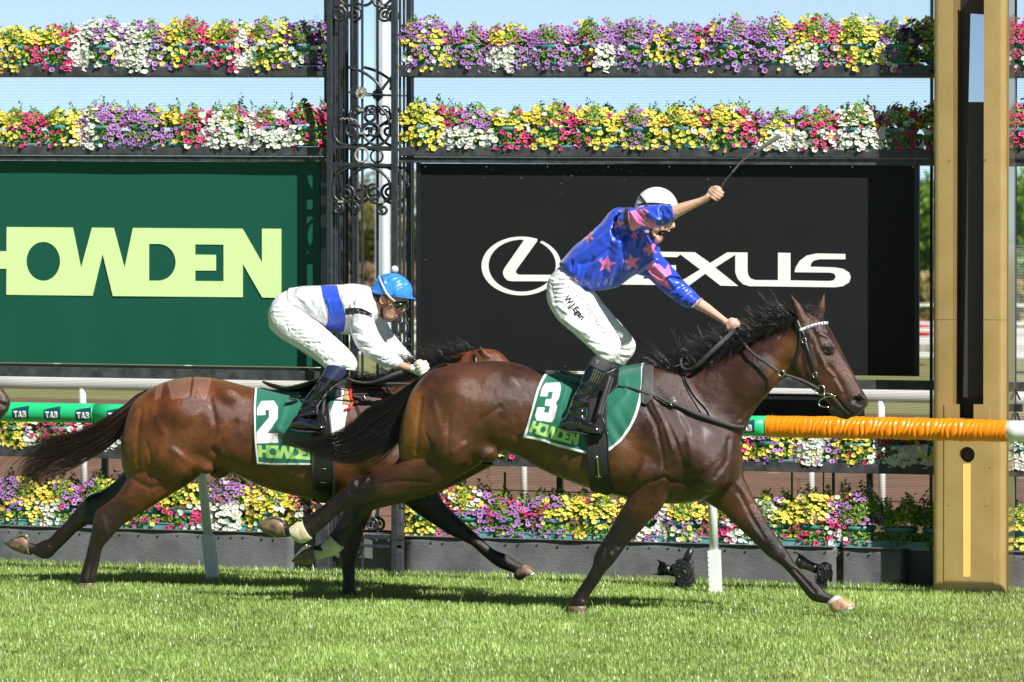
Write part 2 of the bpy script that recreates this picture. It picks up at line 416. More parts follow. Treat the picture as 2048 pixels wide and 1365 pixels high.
def coat_mat(name, rough=.38):
    m = mat(name, (.1, .05, .03), rough, 0, .5, bump=(240, .35, (1, 1, 3)), attr='coat', sheen=0, coat=.10)
    n = m.node_tree; b = n.nodes['Principled BSDF']; b.inputs['Coat Roughness'].default_value = .30
    b.inputs['Sheen Weight'].default_value = .04; b.inputs['Sheen Roughness'].default_value = .35
    b.inputs['Sheen Tint'].default_value = (.75, .62, .58, 1)
    # damp patches of sweat: the coat lies flatter and shinier there
    tc = n.nodes.new('ShaderNodeTexCoord'); nz = n.nodes.new('ShaderNodeTexNoise'); nz.inputs['Scale'].default_value = 5; nz.inputs['Detail'].default_value = 6
    n.links.new(tc.outputs['Object'], nz.inputs['Vector'])
    mr = n.nodes.new('ShaderNodeMapRange'); mr.inputs[1].default_value = .35; mr.inputs[2].default_value = .7
    mr.inputs[3].default_value = rough+.04; mr.inputs[4].default_value = rough-.16
    n.links.new(nz.outputs[0], mr.inputs[0]); n.links.new(mr.outputs[0], b.inputs['Roughness'])
    # dappled depth of colour
    n2 = n.nodes.new('ShaderNodeTexNoise'); n2.inputs['Scale'].default_value = 6.5; n2.inputs['Detail'].default_value = 8; n2.inputs['Roughness'].default_value = .62
    n.links.new(tc.outputs['Object'], n2.inputs['Vector'])
    m2 = n.nodes.new('ShaderNodeMapRange'); m2.inputs[1].default_value = .32; m2.inputs[2].default_value = .68; m2.inputs[3].default_value = .42; m2.inputs[4].default_value = 1.18
    n.links.new(n2.outputs[0], m2.inputs[0])
    src = b.inputs['Base Color'].links[0].from_socket; vm = n.nodes.new('ShaderNodeVectorMath'); vm.operation = 'SCALE'
    n.links.new(src, vm.inputs[0]); n.links.new(m2.outputs[0], vm.inputs['Scale']); n.links.new(vm.outputs[0], b.inputs['Base Color'])
    # short hair and veins: broken, uneven relief
    n3 = n.nodes.new('ShaderNodeTexNoise'); n3.inputs['Scale'].default_value = 22; n3.inputs['Detail'].default_value = 7; n.links.new(tc.outputs['Object'], n3.inputs['Vector'])
    bp = n.nodes.new('ShaderNodeBump'); bp.inputs['Strength'].default_value = .6; bp.inputs['Distance'].default_value = .007
    n.links.new(n3.outputs[0], bp.inputs['Height']); n.links.new(b.inputs['Normal'].links[0].from_socket, bp.inputs['Normal']); n.links.new(bp.outputs[0], b.inputs['Normal'])
    n4 = n.nodes.new('ShaderNodeTexNoise'); n4.noise_type = 'RIDGED_MULTIFRACTAL'; n4.inputs['Scale'].default_value = 4.2; n4.inputs['Detail'].default_value = 3; n4.inputs['Distortion'].default_value = .8
    n.links.new(tc.outputs['Object'], n4.inputs['Vector'])
    b4 = n.nodes.new('ShaderNodeBump'); b4.inputs['Strength'].default_value = .32; b4.inputs['Distance'].default_value = .012
    n.links.new(n4.outputs[0], b4.inputs['Height']); n.links.new(bp.outputs[0], b4.inputs['Normal']); n.links.new(b4.outputs[0], b.inputs['Normal'])
    return m
M['coat'] = coat_mat('bay_coat')
def skin_mat(name, c):
    m = mat(name, c, .5, 0, .4, bump=(300, .15), var=(30, .12, (c[0]*.85, c[1]*.62, c[2]*.55)))
    b = m.node_tree.nodes['Principled BSDF']; b.inputs['Subsurface Weight'].default_value = .15
    b.inputs['Subsurface Radius'].default_value = (.01, .004, .002); return m
M['skin'] = skin_mat('fair_skin', (.72, .43, .32))
M['skin2'] = skin_mat('tanned_skin', (.56, .32, .22))
def net_mat():
    """fence netting of fine level wires: one flat sheet whose weave is cut out by an alpha pattern"""
    m = mat('pale_wire_net', (.50, .52, .54), .5); n = m.node_tree; L = n.links.new
    tc = n.nodes.new('ShaderNodeTexCoord'); sp = n.nodes.new('ShaderNodeSeparateXYZ'); L(tc.outputs['Object'], sp.inputs[0])
    sl = n.nodes.new('ShaderNodeMath'); sl.operation = 'MULTIPLY_ADD'; sl.inputs[1].default_value = -G; L(sp.outputs[0], sl.inputs[0]); L(sp.outputs[2], sl.inputs[2])
    fr = n.nodes.new('ShaderNodeMath'); fr.operation = 'MULTIPLY'; fr.inputs[1].default_value = 1/.0105; L(sl.outputs[0], fr.inputs[0])
    f2 = n.nodes.new('ShaderNodeMath'); f2.operation = 'FRACT'; L(fr.outputs[0], f2.inputs[0])
    lt = n.nodes.new('ShaderNodeMath'); lt.operation = 'LESS_THAN'; lt.inputs[1].default_value = .30; L(f2.outputs[0], lt.inputs[0])
    al = n.nodes.new('ShaderNodeMath'); al.operation = 'MULTIPLY'; al.inputs[1].default_value = .62; L(lt.outputs[0], al.inputs[0]); L(al.outputs[0], n.nodes['Principled BSDF'].inputs['Alpha']); return m
M['net'] = net_mat()
# ================================================================== the ground
def sheet(name, x0, x1, y0, y1, dz, m, nx=2, ny=2):
    v = []; f = []
    for j in range(ny+1):
        for i in range(nx+1):
            x = x0+(x1-x0)*i/nx; y = y0+(y1-y0)*j/ny
            v.append((x, y, gz(max(-60, min(60, x)))+dz))
    for j in range(ny):
        for i in range(nx):
            a = j*(nx+1)+i; f.append((a, a+1, a+nx+2, a+nx+1))
    o = MB().add(v, f).build(name, m); return struct(o)
M['turf'] = mat('turf_soil', (.13, .25, .035), .9, var=(6, .6, (.16, .24, .06)))
M['far_grass'] = mat('infield_grass', (.17, .20, .055), .9, var=(.35, .8, (.26, .22, .10)), bump=(3, .5))
M['dirt'] = mat('reddish_dirt_track', (.20, .105, .065), .9, var=(1.1, .8, (.13, .075, .045)), bump=(6, .6))
M['plain'] = mat('distant_ground', (.16, .19, .06), .95, var=(.05, .6, (.22, .20, .11)))
sheet('ground', -3000, 3000, -200, 5000, -.012, M['plain'], 50, 20)
sheet('turf_track', -30, 30, -30, 3.35, 0, M['turf'], 20, 4)
sheet('dirt_track', -60, 60, 8, 36, -.006, M['dirt'], 20, 4)
sheet('infield_lawn', -60, 60, 36, 80, .0, M['far_grass'], 20, 4)

# ------------------------------------------------------------------ the mown turf, blade by blade
def grass():
    n = 400000
    x = RNG.uniform(-4.9, 4.3, n); y = RNG.uniform(-5.8, 2.96, n)
    # the photo's wedge only
    dx = x-(-(y-CAM[1])*math.tan(YAW)+CAM[0]); k = np.abs(dx) < (y-CAM[1])*.118+.3
    x = x[k]; y = y[k]; n = len(x)
    clump = np.sin(x*3.1+1.3*np.sin(y*2.3))*np.sin(y*4.3+x*1.7)
    nz = np.sin(x*11+y*7)*np.sin(y*17-x*5)
    h = .031*(1+.22*clump+.15*nz)*RNG.uniform(.55, 1.35, n)
    edge = (y > 2.55)*(y-2.55)*1.1; h *= 1+edge*RNG.uniform(.2, 1.2, n)
    long_ = RNG.random(n) < .006; h = np.where(long_, h*1.9, h)
    az = RNG.uniform(0, 2*math.pi, n); lean = RNG.uniform(.1, 1.0, n)*h
    wd = RNG.uniform(.0013, .0030, n)
    bx = np.cos(az); by = np.sin(az); ox = -by; oy = bx
    z0 = G*x
    def pt(s_, hh, ll): return np.stack([x+ox*wd*s_+bx*ll, y+oy*wd*s_+by*ll, z0+hh], 1)
    V = np.stack([pt(-1, 0, 0), pt(1, 0, 0), pt(.75, h*.6, lean*.35), pt(-.75, h*.6, lean*.35), pt(0, h, lean)], 1).reshape(-1, 3)
    b = np.arange(n)*5
    f = np.concatenate([np.stack([b, b+1, b+2], 1), np.stack([b, b+2, b+3], 1), np.stack([b+3, b+2, b+4], 1)])
    me = quick_mesh('grass', V, f)
    t = RNG.random(n); patch = .5+.5*np.sin(x*1.9+2*np.sin(y*1.1))*np.sin(y*1.3+x*.6)
    dry = (RNG.random(n) < .035+.03*patch)[:, None]
    c = np.array([.20, .345, .05])*(1-t[:, None])+np.array([.46, .585, .19])*t[:, None]
    mott = np.sin(x*7.3+2.1*np.sin(y*5.1))*np.sin(y*6.7+1.6*np.sin(x*4.4))+.6*np.sin(x*17+y*9)*np.sin(y*15-x*6); c = c*(.84+.26*patch[:, None])*(1+.14*clump[:, None])*(1+.17*mott[:, None])
    c = np.where(dry, np.array([.60, .66, .34]), c)
    a = me.color_attributes.new('tint', 'FLOAT_COLOR', 'POINT')
    cc = np.repeat(np.hstack([c, np.ones((n, 1))]), 5, 0)
    a.data.foreach_set('color', cc.astype(np.float32).ravel())
    gm = mat('grass_blade', (.1, .2, .03), .33, spec=.6, attr='tint', trans=.25)
    struct(link('grass', me, gm), 'stuff')
grass()

# ------------------------------------------------------------------ things far behind the fence
def foliage_cloud(mb, c, r, n, leaf, rng, tint=None, tints=None):
    """leaf-sized faces spread through an uneven crown of sub-clumps"""
    c = np.array(c); r = np.array(r); k = max(4, n//120)
    cc = rng.normal(size=(k, 3)); cc /= np.linalg.norm(cc, axis=1, keepdims=True)
    cc = c+cc*r*rng.uniform(.25, .85, (k, 1)); cr = rng.uniform(.22, .42, k)*r.min()
    idx = rng.integers(0, k, n); d = rng.normal(size=(n, 3)); d /= np.linalg.norm(d, axis=1, keepdims=True)
    p = cc[idx]+d*cr[idx][:, None]*rng.uniform(.5, 1, (n, 1))
    return leaf_quads(mb, p, d, leaf, rng)
def leaf_quads(mb, p, d, leaf, rng, asp=.55):
    n = len(p); d = d+rng.normal(scale=.55, size=(n, 3)); d /= np.linalg.norm(d, axis=1, keepdims=True)
    t = np.cross(d, rng.normal(size=(n, 3))); t /= np.linalg.norm(t, axis=1, keepdims=True); b = np.cross(d, t)
    s_ = (leaf*rng.uniform(.6, 1.3, n))[:, None]
    v = np.stack([p-t*s_, p-b*s_*asp+d*s_*.1, p+t*s_, p+b*s_*asp+d*s_*.1], 1).reshape(-1, 3)
    o = mb.n; mb.v.append(v); mb.n += len(v)
    mb.f += [(o+4*i, o+4*i+1, o+4*i+2, o+4*i+3) for i in range(n)]
    return n
def tint_mesh(me, cols):
    a = me.color_attributes.new('tint', 'FLOAT_COLOR', 'POINT')
    a.data.foreach_set('color', np.hstack([cols, np.ones((len(cols), 1))]).astype(np.float32).ravel())
M['bark'] = mat('grey_bark', (.16, .12, .09), .9, bump=(8, .8), var=(3, .6, (.08, .06, .05)))
def tree(x, y, h, cw, label, tint, seed, group=None, low=.18, n=5200):
    rng = np.random.default_rng(seed); t = thing('tree', (x, y, gz(0)-.05), label, 'tree', group)
    mb = MB(); z = gz(0)-.1
    mb.tube([(x, y, z), (x+.1, y, z+h*.25), (x-.05, y, z+h*.5), (x+.1, y, z+h*.75)], [h*.035, h*.028, h*.018, h*.008], 8)
    for i in range(6):
        a = rng.uniform(0, 6.28); q = np.array([math.cos(a), math.sin(a), .6])*cw*.6
        b0 = np.array([x, y, z+h*rng.uniform(.25, .5)]); mb.tube([b0, b0+q*.5+(0, 0, .1), b0+q], [h*.014, h*.009, h*.004], 5)
    mb.build('trunk', M['bark'], t, True)
    mb = MB(); nn = foliage_cloud(mb, (x, y, z+h*(low+(1-low)/2)), (cw, cw, h*(1-low)/2), n, h*.022, rng)
    me = mb.mesh('crown'); c = np.array(tint)*rng.uniform(.55, 1.5, (nn, 1))
    tint_mesh(me, np.repeat(c, 4, 0)); link('crown', me, M['leaf'], t)
def at(u, v, y): return P(u, v, y)
# trees seen through the ironwork and beside the finishing post
for i, (u, y, vt, cw, tint, lab) in enumerate([
    (690, 150, 352, 3.0, (.20, .19, .07), 'olive eucalypt seen through the left side of the ironwork pillar'),
    (735, 158, 338, 3.4, (.17, .17, .08), 'dull olive eucalypt directly behind the pale lamp column'),
    (838, 150, 345, 2.8, (.24, .22, .08), 'yellowish eucalypt in the gap between ironwork pillar and black sign board'),
    (1852, 96, 318, 2.3, (.13, .26, .02), 'bright green plane tree in the gap just left of the gold post'),
    (2062, 96, 300, 2.6, (.15, .30, .02), 'bright green plane tree at the right edge beyond the gold post')]):
    p = at(u, vt, y); tree(p[0], y, p[2]-gz(0)+.3, cw, lab, tint, 50+i, 'trees beyond the infield', low=.10)
# clipped brown hedge and low wall behind
def hedge(u0, u1, y, v0, label, tint, seed):
    rng = np.random.default_rng(seed); a = at(u0, v0, y); b = at(u1, v0, y); n = 4200
    z0 = gz(0); h = a[2]-z0
    p = np.stack([rng.uniform(a[0], b[0], n), y+rng.uniform(-.4, .4, n), z0+h*rng.uniform(0, 1, n)+rng.normal(0, .04, n)], 1)
    mb = MB(); leaf_quads(mb, p, np.tile([0, -1., .3], (n, 1)), .10, rng)
    me = mb.mesh('hedge'); tint_mesh(me, np.repeat(np.array(tint)*rng.uniform(.5, 1.5, (n, 1)), 4, 0))
    tag(link('hedge', me, M['leaf']), label, 'hedge')
hedge(640, 860, 120, 528, 'low brown hedge behind the ironwork pillar below the olive trees', (.27, .17, .10), 5)
hedge(1800, 2110, 84, 552, 'tan clipped hedge behind the gold finishing post', (.30, .24, .07), 6)

def lamp_pole():
    a = at(762, 900, 62); t = thing('lamp_column', (a[0], 62, gz(0)), 'pale grey steel lamp column rising behind the ironwork pillar', 'lamp column')
    m = mat('galvanised_pale_steel', (.62, .66, .70), .4, .2)
    x = a[0]; MB().lathe((x, 62, gz(0)), [(.13, 0), (.13, .4), (.115, .42), (.112, 9)], 20).build('shaft', m, t, True)
    mb = MB().lathe((x, 62, gz(0)), [(.2, 0), (.2, .03), (.15, .05)], 20)
    for k in range(4): mb.lathe((x+.165*math.cos(k*1.57+.8), 62+.165*math.sin(k*1.57+.8), gz(0)+.03), [(.014, 0), (.014, .05)], 6)
    mb.build('base_plate', m, t)
    # the brighter broad column in front of it
    b = at(770, 900, 48); t = thing('flag_mast', (b[0], 48, gz(0)), 'thick pale mast beside the grey lamp column', 'mast'); pm = mat('pale_mast_paint', (.52, .57, .64), .45)
    MB().lathe((b[0], 48, gz(0)), [(.085, 0), (.085, 1), (.078, 9)], 20).build('shaft', pm, t, True)
    MB().lathe((b[0], 48, gz(0)), [(.16, 0), (.16, .04), (.10, .06)], 20).build('base_plate', pm, t)
lamp_pole()

def far_rail_fence():
    y = 44; t = thing('post_and_rail_fence', tuple(gnd(at(740, 650, y)[0], y)), 'white post and rail fence seen low behind the ironwork pillar and the gold post', 'fence')
    for v0, v1 in ((604, 610), (639, 646), (651, 660), (668, 684), (698, 709)):
        a = at(-200, (v0+v1)/2, y); b = at(2250, (v0+v1)/2, y); h = (v1-v0)/10000*(y+31)
        a[2] = b[2] = at(760, (v0+v1)/2, y)[2]; MB().bar(a, b, h, .05).build('rail', M['rail_white'], t)
    for i in range(10):
        q = at(-150+i*262, 650, y); MB().bar((q[0], y+.06, gz(0)), (q[0], y+.06, at(760, 600, y)[2]), .09).build('post', M['rail_white'], t)
far_rail_fence()

def running_rail_far():
    y = 9.2
    def z(u, v): return at(u, v, y)
    t = thing('running_rail', tuple(gnd(z(900, 780)[0], y)), 'plain white running rail behind the flower stands', 'rail')
    a = z(-150, 762); b = z(2200, 798); MB().tube(np.linspace(a, b, 12), .056, 14, flat=.75).build('rail', mat('greyed_white_plastic', (.56, .56, .56), .45), t, True)
    for u in (165, 440, 740, 1045, 1330, 1620, 1762, 1950):
        q = z(u, 764+u*.0155); MB().tube([(q[0], y, q[2]), (q[0]+.01, y+.02, gz(q[0]))], .028, 10).build('stanchion', M['rail_white'], t, True)
running_rail_far()

# parked vehicles glimpsed beside the finishing post
def vehicle(u, v, y, L, Hh, col, label, shade):
    q = at(u, v, y); x = q[0]; z0 = gz(0)
    t = thing('parked_car', (x, y, z0), label, 'car', 'cars parked beyond the infield')
    m = mat(shade+'_car_paint', col, .25, .1, coat=.6); W = .85
    prof = [(-L/2, .35), (-L/2, .75), (-L/2+.25, .85), (-L/4-.15, .95), (-L/8-.1, Hh), (L/5, Hh), (L/3, .95), (L/2-.1, .85), (L/2, .6), (L/2, .35), (L/3+.4, .3), (-L/3-.4, .3)]
    mb = MB(); v = [(x+a, y+s_*W*(1 if b < 1 else .82), z0+b) for s_ in (-1, 1) for a, b in prof]; k = len(prof)
    mb.add(v, [tuple(range(k)), tuple(range(k, 2*k))[::-1]]+[(i, (i+1) % k, (i+1) % k+k, i+k) for i in range(k)])
    body = mb.build('body', m, t, bevel=.04)
    g = MB()
    for s_ in (-1,):
        g.add([(x-L/4, y+s_*(W*.9), z0+1.0), (x-L/8-.05, y+s_*W*.835, z0+Hh-.07), (x+.0, y+s_*W*.835, z0+Hh-.07), (x+.0, y+s_*W*.9, z0+1.0)], [(0, 1, 2, 3)])
        g.add([(x+.07, y+s_*W*.9, z0+1.0), (x+.07, y+s_*W*.835, z0+Hh-.07), (x+L/5-.05, y+s_*W*.835, z0+Hh-.07), (x+L/3-.15, y+s_*W*.9, z0+1.0)], [(0, 1, 2, 3)])
    g.build('window', M['glass'], t)
    for a in (-L*.31, L*.31):
        for s_ in (-1, 1):
            wh = MB().lathe((x+a, y+s_*W*.92, z0+.33), [(.33, -.1), (.33, .1)], 24, 1).build('wheel', M['black'], t)
            MB().lathe((x+a, y+s_*W*.92, z0+.33), [(.2, -.11), (.2, .11)], 16, 1).build('rim', M['metal'], wh)
    for s_ in (-.5, .5): MB().ball((x+L/2-.06, y+s_*1.5, z0+.74), (.14, .12, .22)).build('tail_light', mat('red_lamp_'+shade, (.5, .02, .03), .2), t)
vehicle(1632, 660, 62, 4.4, 1.5, (.45, .40, .38), 'silver grey hatchback in the gap left of the gold post', 'silver')
vehicle(2300, 620, 58, 4.8, 1.75, (.65, .66, .68), 'white four wheel drive with dark windows at the right edge', 'white')
# ================================================================== flower stands and sign boards
YS = 3.02                                   # front plane of the stands
def ln(v0, v1, u, u0=0, u1=1860): return v0+(v1-v0)*(u-u0)/(u1-u0)
def beam(mb, u0, u1, vt, vb, Y, depth, lip=0):
    """level steel channel between two pixel columns; vt, vb: functions of u"""
    a = P(u0, vt(u0), Y); b = P(u1, vt(u1), Y); c = P(u0, vb(u0), Y); d = P(u1, vb(u1), Y)
    v = [a, b, d, c]+[x+np.array([0, depth, 0]) for x in (a, b, d, c)]
    mb.add(v, [(0, 1, 2, 3), (7, 6, 5, 4), (0, 4, 5, 1), (3, 2, 6, 7), (0, 3, 7, 4), (1, 5, 6, 2)])
R1 = (lambda u: ln(133, 131, u), lambda u: ln(152.5, 154, u))
R2 = (lambda u: ln(291.5, 299, u), lambda u: ln(309, 317, u))
R2b = (lambda u: ln(311, 318.5, u), lambda u: ln(321, 332, u))
SB = (lambda u: ln(725, 753, u), lambda u: ln(731, 760, u))
SC = (lambda u: ln(733, 762, u), lambda u: ln(753, 781, u))
R3 = (lambda u: ln(890, 931, u), lambda u: ln(913, 950, u))
WT = (lambda u: ln(1052, 1100, u),)
def stand(u0, u1, label, legs):
    q = P((u0+u1)/2, 1100, YS); t = thing('flower_stand', tuple(gnd(q[0], YS+.15)), label, 'flower stand', 'tiered flower stands')
    for r, d in ((R1, .30), (R2, .30), (R3, .30)):
        mb = MB(); beam(mb, u0, u1, r[0], r[1], YS-.02, d); mb.build('shelf', M['steel'], t, bevel=.003)
    for r in (R2b, SC):
        mb = MB(); beam(mb, u0, u1, r[0], r[1], YS, .06); mb.build('cross_bar', M['steel'], t, bevel=.002)
    for u in legs:
        a = P(u, 905, YS+.2); b = (a[0], YS+.2, gz(a[0])); MB().bar(a, b, .04).build('upright', M['black'], t)
stand(-160, 655, 'tiered black steel flower stand left of the ironwork pillar around the green sign board', (-120, 210, 560))
stand(797, 1900, 'tiered black steel flower stand between ironwork pillar and gold post around the black sign board', (1120, 1480, 1740))
stand(1990, 2300, 'end of a tiered black steel flower stand at the right edge beyond the gold post', (2100,))

def low_lattice():
    # thin uprights and a low wire between shelf and trough
    q = P(1670, 1000, YS+.26); t = thing('wire_frame', tuple(gnd(q[0], YS+.26)), 'thin black upright wires and level wire behind the lowest flower row', 'wire frame')
    for u, w_ in ((1584, .012), (1647, .009), (1667, .018), (1741, .022), (1380, .012), (1010, .014)):
        a = P(u, 945, YS+.26); b = P(u, 1085, YS+.26); MB().bar(a, b, w_).build('upright_wire', M['black'], t)
    MB().bar(P(810, 975, YS+.27), P(1860, 1006, YS+.27), .006).build('level_wire', M['black'], t)
low_lattice()

def netting(u0, u1, v0, v1, label):
    Y = YS+.34; a = P(u0, v0, Y); b = P(u1, v1, Y)
    v = [(a[0], Y, gz(a[0])+.02), (b[0], Y, gz(b[0])+.02), (b[0], Y, a[2]), (a[0], Y, a[2])]
    t = thing('net_panel', (a[0], Y, gz(a[0])), label, 'net panel')
    MB().add(v, [(0, 1, 2, 3)]).build('net', M['net'], t, recalc=False)
    mb = MB(); mb.bar((a[0], Y, a[2]), (b[0], Y, a[2]), .025); mb.bar((a[0], Y, gz(a[0])+.02), (b[0], Y, gz(b[0])+.02), .02)
    mb.bar((a[0], Y+.004, a[2]), (a[0], Y+.004, gz(a[0])), .02); mb.bar((b[0], Y+.004, a[2]), (b[0], Y+.004, gz(b[0])), .02)
    mb.build('net_frame', M['black'], t)
netting(-160, 652, -40, 1100, 'fine pale wire net behind the left flower stand')
netting(824, 1862, -40, 1100, 'fine pale wire net behind the flower stand of the black sign board')
netting(2031, 2300, -40, 1100, 'fine pale wire net at the right edge beyond the gold post')

# ------------------------------------------------------------------ green board
HW = [[(45, 118), (497, 121), (553, 397), (628, 122), (776, 123), (850, 397), (907, 124), (1655, 129), (1788, 360), (1788, 129), (1920, 130),
       (1920, 601), (1790, 599), (1657, 368), (1657, 597), (770, 589), (700, 300), (632, 587), (43, 580), (44, 403), (-90, 403), (-90, 579), (-225, 578), (-225, 116), (-90, 117), (-90, 283), (44, 283)],
      [(295+115*math.cos(a), 352+133*math.sin(a)) for a in np.linspace(0, 2*math.pi, 40, endpoint=False)],
      [(1017, 233)]+[(1080+119*math.sin(a), 358.5-125.5*math.cos(a)) for a in np.linspace(0, math.pi, 20)]+[(1017, 484)],
      [(1332, 236), (1526, 238), (1526, 488), (1332, 486), (1332, 415), (1474, 415), (1474, 308), (1332, 306)]]
def board_green():
    Y = YS+.06; q = P(300, 730, Y)
    t = thing('sign_board', (q[0], Y, q[2]), 'dark green sign board with pale lime lettering HOWDEN on the left stand', 'sign board')
    # slightly rippled banner
    us = np.linspace(-150, 640, 80); vs = np.linspace(0, 1, 30); v = []
    for s_ in vs:
        for u in us:
            vt = ln(321.5, 332, u); vb = ln(725, 753, u); p = P(u, vt+(vb-vt)*s_, Y)
            rip = .004*math.sin(u*.045+s_*2)*math.exp(-((s_-1)/.18)**2)+.002*math.sin(u*.02)
            v.append(p+np.array([0, -rip, 0]))
    f = [(j*80+i, j*80+i+1, (j+1)*80+i+1, (j+1)*80+i) for j in range(29) for i in range(79)]
    MB().add(v, f).build('banner', M['board_green'], t, True, recalc=False)
    mb = MB(); mb.plate([[(-150, 321), (644, 325), (644, 735), (-150, 722)]], Y+.006, .03); mb.build('backing', M['board_black'], t)
    mb = MB(); mb.plate([[(u/3.413, 420+v/3.413) for u, v in p] for p in HW], Y-.0065, .003); mb.build('lettering', M['lime'], t)
    mb = MB(); mb.plate([[(641, 318), (652, 318), (652, 738), (641, 738)]], Y-.02, .05); mb.build('frame_post', M['black'], t, bevel=.002)
    mb = MB(); beam(mb, -150, 652, lambda u: ln(727, 755, u), lambda u: ln(733, 761, u), Y-.012, .03); mb.build('lower_frame', M['black'], t)
board_green()

# ------------------------------------------------------------------ black board
def board_black():
    Y = YS+.055; q = P(1340, 755, Y)
    t = thing('sign_board', (q[0], Y, q[2]), 'matt black sign board with white oval emblem and LEXUS lettering', 'sign board')
    mb = MB(); mb.plate([[(834, 327), (1838, 331), (1837, 753), (834, 738)]], Y, .04); mb.build('panel', M['board_black'], t, bevel=.002)
    mb = MB(); mb.plate([[(832, 326), (841, 326), (841, 740), (832, 740)]], Y-.012, .012)
    mb.plate([[(1829, 331), (1838, 331), (1838, 753), (1829, 753)]], Y-.012, .012); mb.build('side_frame', M['black'], t)
    # oval emblem
    c = (950+677/7.314, 460+530/7.314); a = np.radians(np.linspace(66, 419, 90))
    out = [(950+(677+582*math.cos(x))/7.314, 460+(530-430*math.sin(x))/7.314) for x in a]
    inn = [(950+(681+484*math.cos(x))/7.314, 460+(525-380*math.sin(x))/7.314) for x in a]
    # the band thins towards its open end
    inn = [((i[0]*(1-k)+o[0]*k), (i[1]*(1-k)+o[1]*k)) for i, o, k in zip(inn, out, np.clip((np.degrees(a)-300)/119, 0, 1)*.35)]
    mb = MB(); mb.plate([out+inn[::-1]], Y-.003, .003)
    Lp = [(640, 135), (700, 128), (800, 118), (880, 130), (912, 152), (905, 172), (610, 580), (596, 605), (602, 635), (640, 657), (1120, 660), (1090, 745), (1060, 753), (540, 753), (480, 742), (430, 700), (408, 640), (412, 600), (435, 555), (700, 175), (712, 158), (690, 148)]
    mb.plate([[(950+u/7.314, 460+v/7.314) for u, v in Lp]], Y-.0042, .003); mb.build('emblem', M['white'], t)
    EX = [(400, 180), (695, 184), (820, 272), (960, 185), (1126, 186), (1126, 340), (1132, 372), (1152, 400), (1190, 412), (1376, 413), (1376, 188), (1478, 190), (1478, 414), (1800, 420), (1832, 413), (1850, 385), (1835, 358), (1800, 351), (1512, 348), (1520, 310), (1552, 256), (1610, 212), (1690, 194), (1928, 198), (1928, 242), (1720, 241), (1670, 252), (1650, 272), (1640, 302), (1840, 308), (1910, 320), (1958, 350), (1972, 388), (1960, 430), (1910, 462), (1840, 471), (1140, 462), (1088, 445), (1045, 402), (1026, 350), (1026, 205), (862, 310), (1050, 461), (905, 458), (780, 360), (650, 455), (75, 449), (230, 335), (320, 215)]
    hole = [(577, 203), (548, 225), (440, 222), (400, 235), (372, 290), (540, 290), (540, 335), (325, 335), (268, 400), (605, 406), (738, 325)]
    mb = MB(); mb.plate([[(1220+u/4.096, 460+v/4.096) for u, v in p] for p in (EX, hole)], Y-.003, .003)
    mb.plate([[(1158, 503), (1184, 503), (1172, 560), (1228, 561), (1218, 571), (1146, 570)]], Y-.003, .003); mb.build('lettering', M['white'], t)
    mb = MB()
    for k in range(9): p = P(851+k*122, 333.5+k*.1, Y); mb.ball(p-np.array([0, .002, 0]), .006, seg=8, rings=5)
    for u, v in ((1130, 734), (851, 520), (1000, 742), (1250, 745)): mb.ball(P(u, v, Y)-np.array([0, .002, 0]), .005, seg=8, rings=5)
    mb.build('rivet', M['metal'], t)
    mb = MB(); rg = random.Random(4)                       # bird lime and scuffs under the flowers
    for k in range(34):
        u = rg.gauss(1120, 150) if k < 45 else rg.uniform(860, 1800); v = 338+abs(rg.gauss(0, 14)); p = P(u, v, Y); ww = rg.uniform(.002, .009)
        MB().box(p-np.array([0, .0008, 0]), (ww*1.3, .001, rg.uniform(.0012, .003))).build('scuff_mark', M['pale_paint'], t)
    mb = MB(); mb.plate([[(1180, 784), (1715, 792), (1715, 836), (1180, 830)]], Y+.1, .25); mb.build('under_box', M['board_black'], t)
board_black()

# ------------------------------------------------------------------ plinth wall
def plinth(us, label, bulge=False):
    u0, u1 = us; Y = YS-.03; q = P((u0+u1)/2, 1150, Y); t = thing('plinth_wall', tuple(gnd(q[0], Y)), label, 'low wall', 'rubber faced plinth panels')
    m = M['plinth']
    n = 40; v = []; rows = 8
    for j in range(rows+1):
        for i in range(n+1):
            u = u0+(u1-u0)*i/n; a = P(u, WT[0](u), Y); z0 = gz(a[0])-.03; s_ = j/rows
            b = .006*math.sin(u*.021)*math.sin(s_*3.1)+.004*math.sin(u*.053+1)
            if bulge: b += .03*math.sin(s_*math.pi)*max(0, (u-u1+60)/60)
            v.append((a[0], Y-b, a[2]+(z0-a[2])*s_))
    f = [(j*(n+1)+i, j*(n+1)+i+1, (j+1)*(n+1)+i+1, (j+1)*(n+1)+i) for j in range(rows) for i in range(n)]
    k = len(v); v += [(v[i][0], Y+.36, v[i][2]) for i in range(n+1)]; f += [(i, i+1, k+i+1, k+i) for i in range(n)]
    k2 = len(v); v += [(v[0][0], Y+.36, gz(v[0][0])-.03), (v[n][0], Y+.36, gz(v[n][0])-.03)]
    f += [tuple(j*(n+1) for j in range(rows, -1, -1))[::1]+(k, k2), tuple(j*(n+1)+n for j in range(rows+1))+(k2+1, k+n)]
    MB().add(v, f).build('panel', m, t, True)
    mb = MB(); rg = random.Random(int(u0)+900)
    u = u0+14
    while u < u1-8:
        p = P(u, WT[0](u)+9, Y); mb.lathe(p-np.array([0, .012, 0]), [(.007, 0), (.007, .006)], 8, 1); u += rg.choice((24, 38, 42, 60))
    mb.build('bolt', M['metal'], t)
    mb = MB(); a = P(u0+1, WT[0](u0), Y-.008); b = P(u1-1, WT[0](u1), Y-.008); mb.bar(a+np.array([0, 0, .003]), b+np.array([0, 0, .003]), .005, .018); mb.build('edge_strip', M['pale_steel'], t)
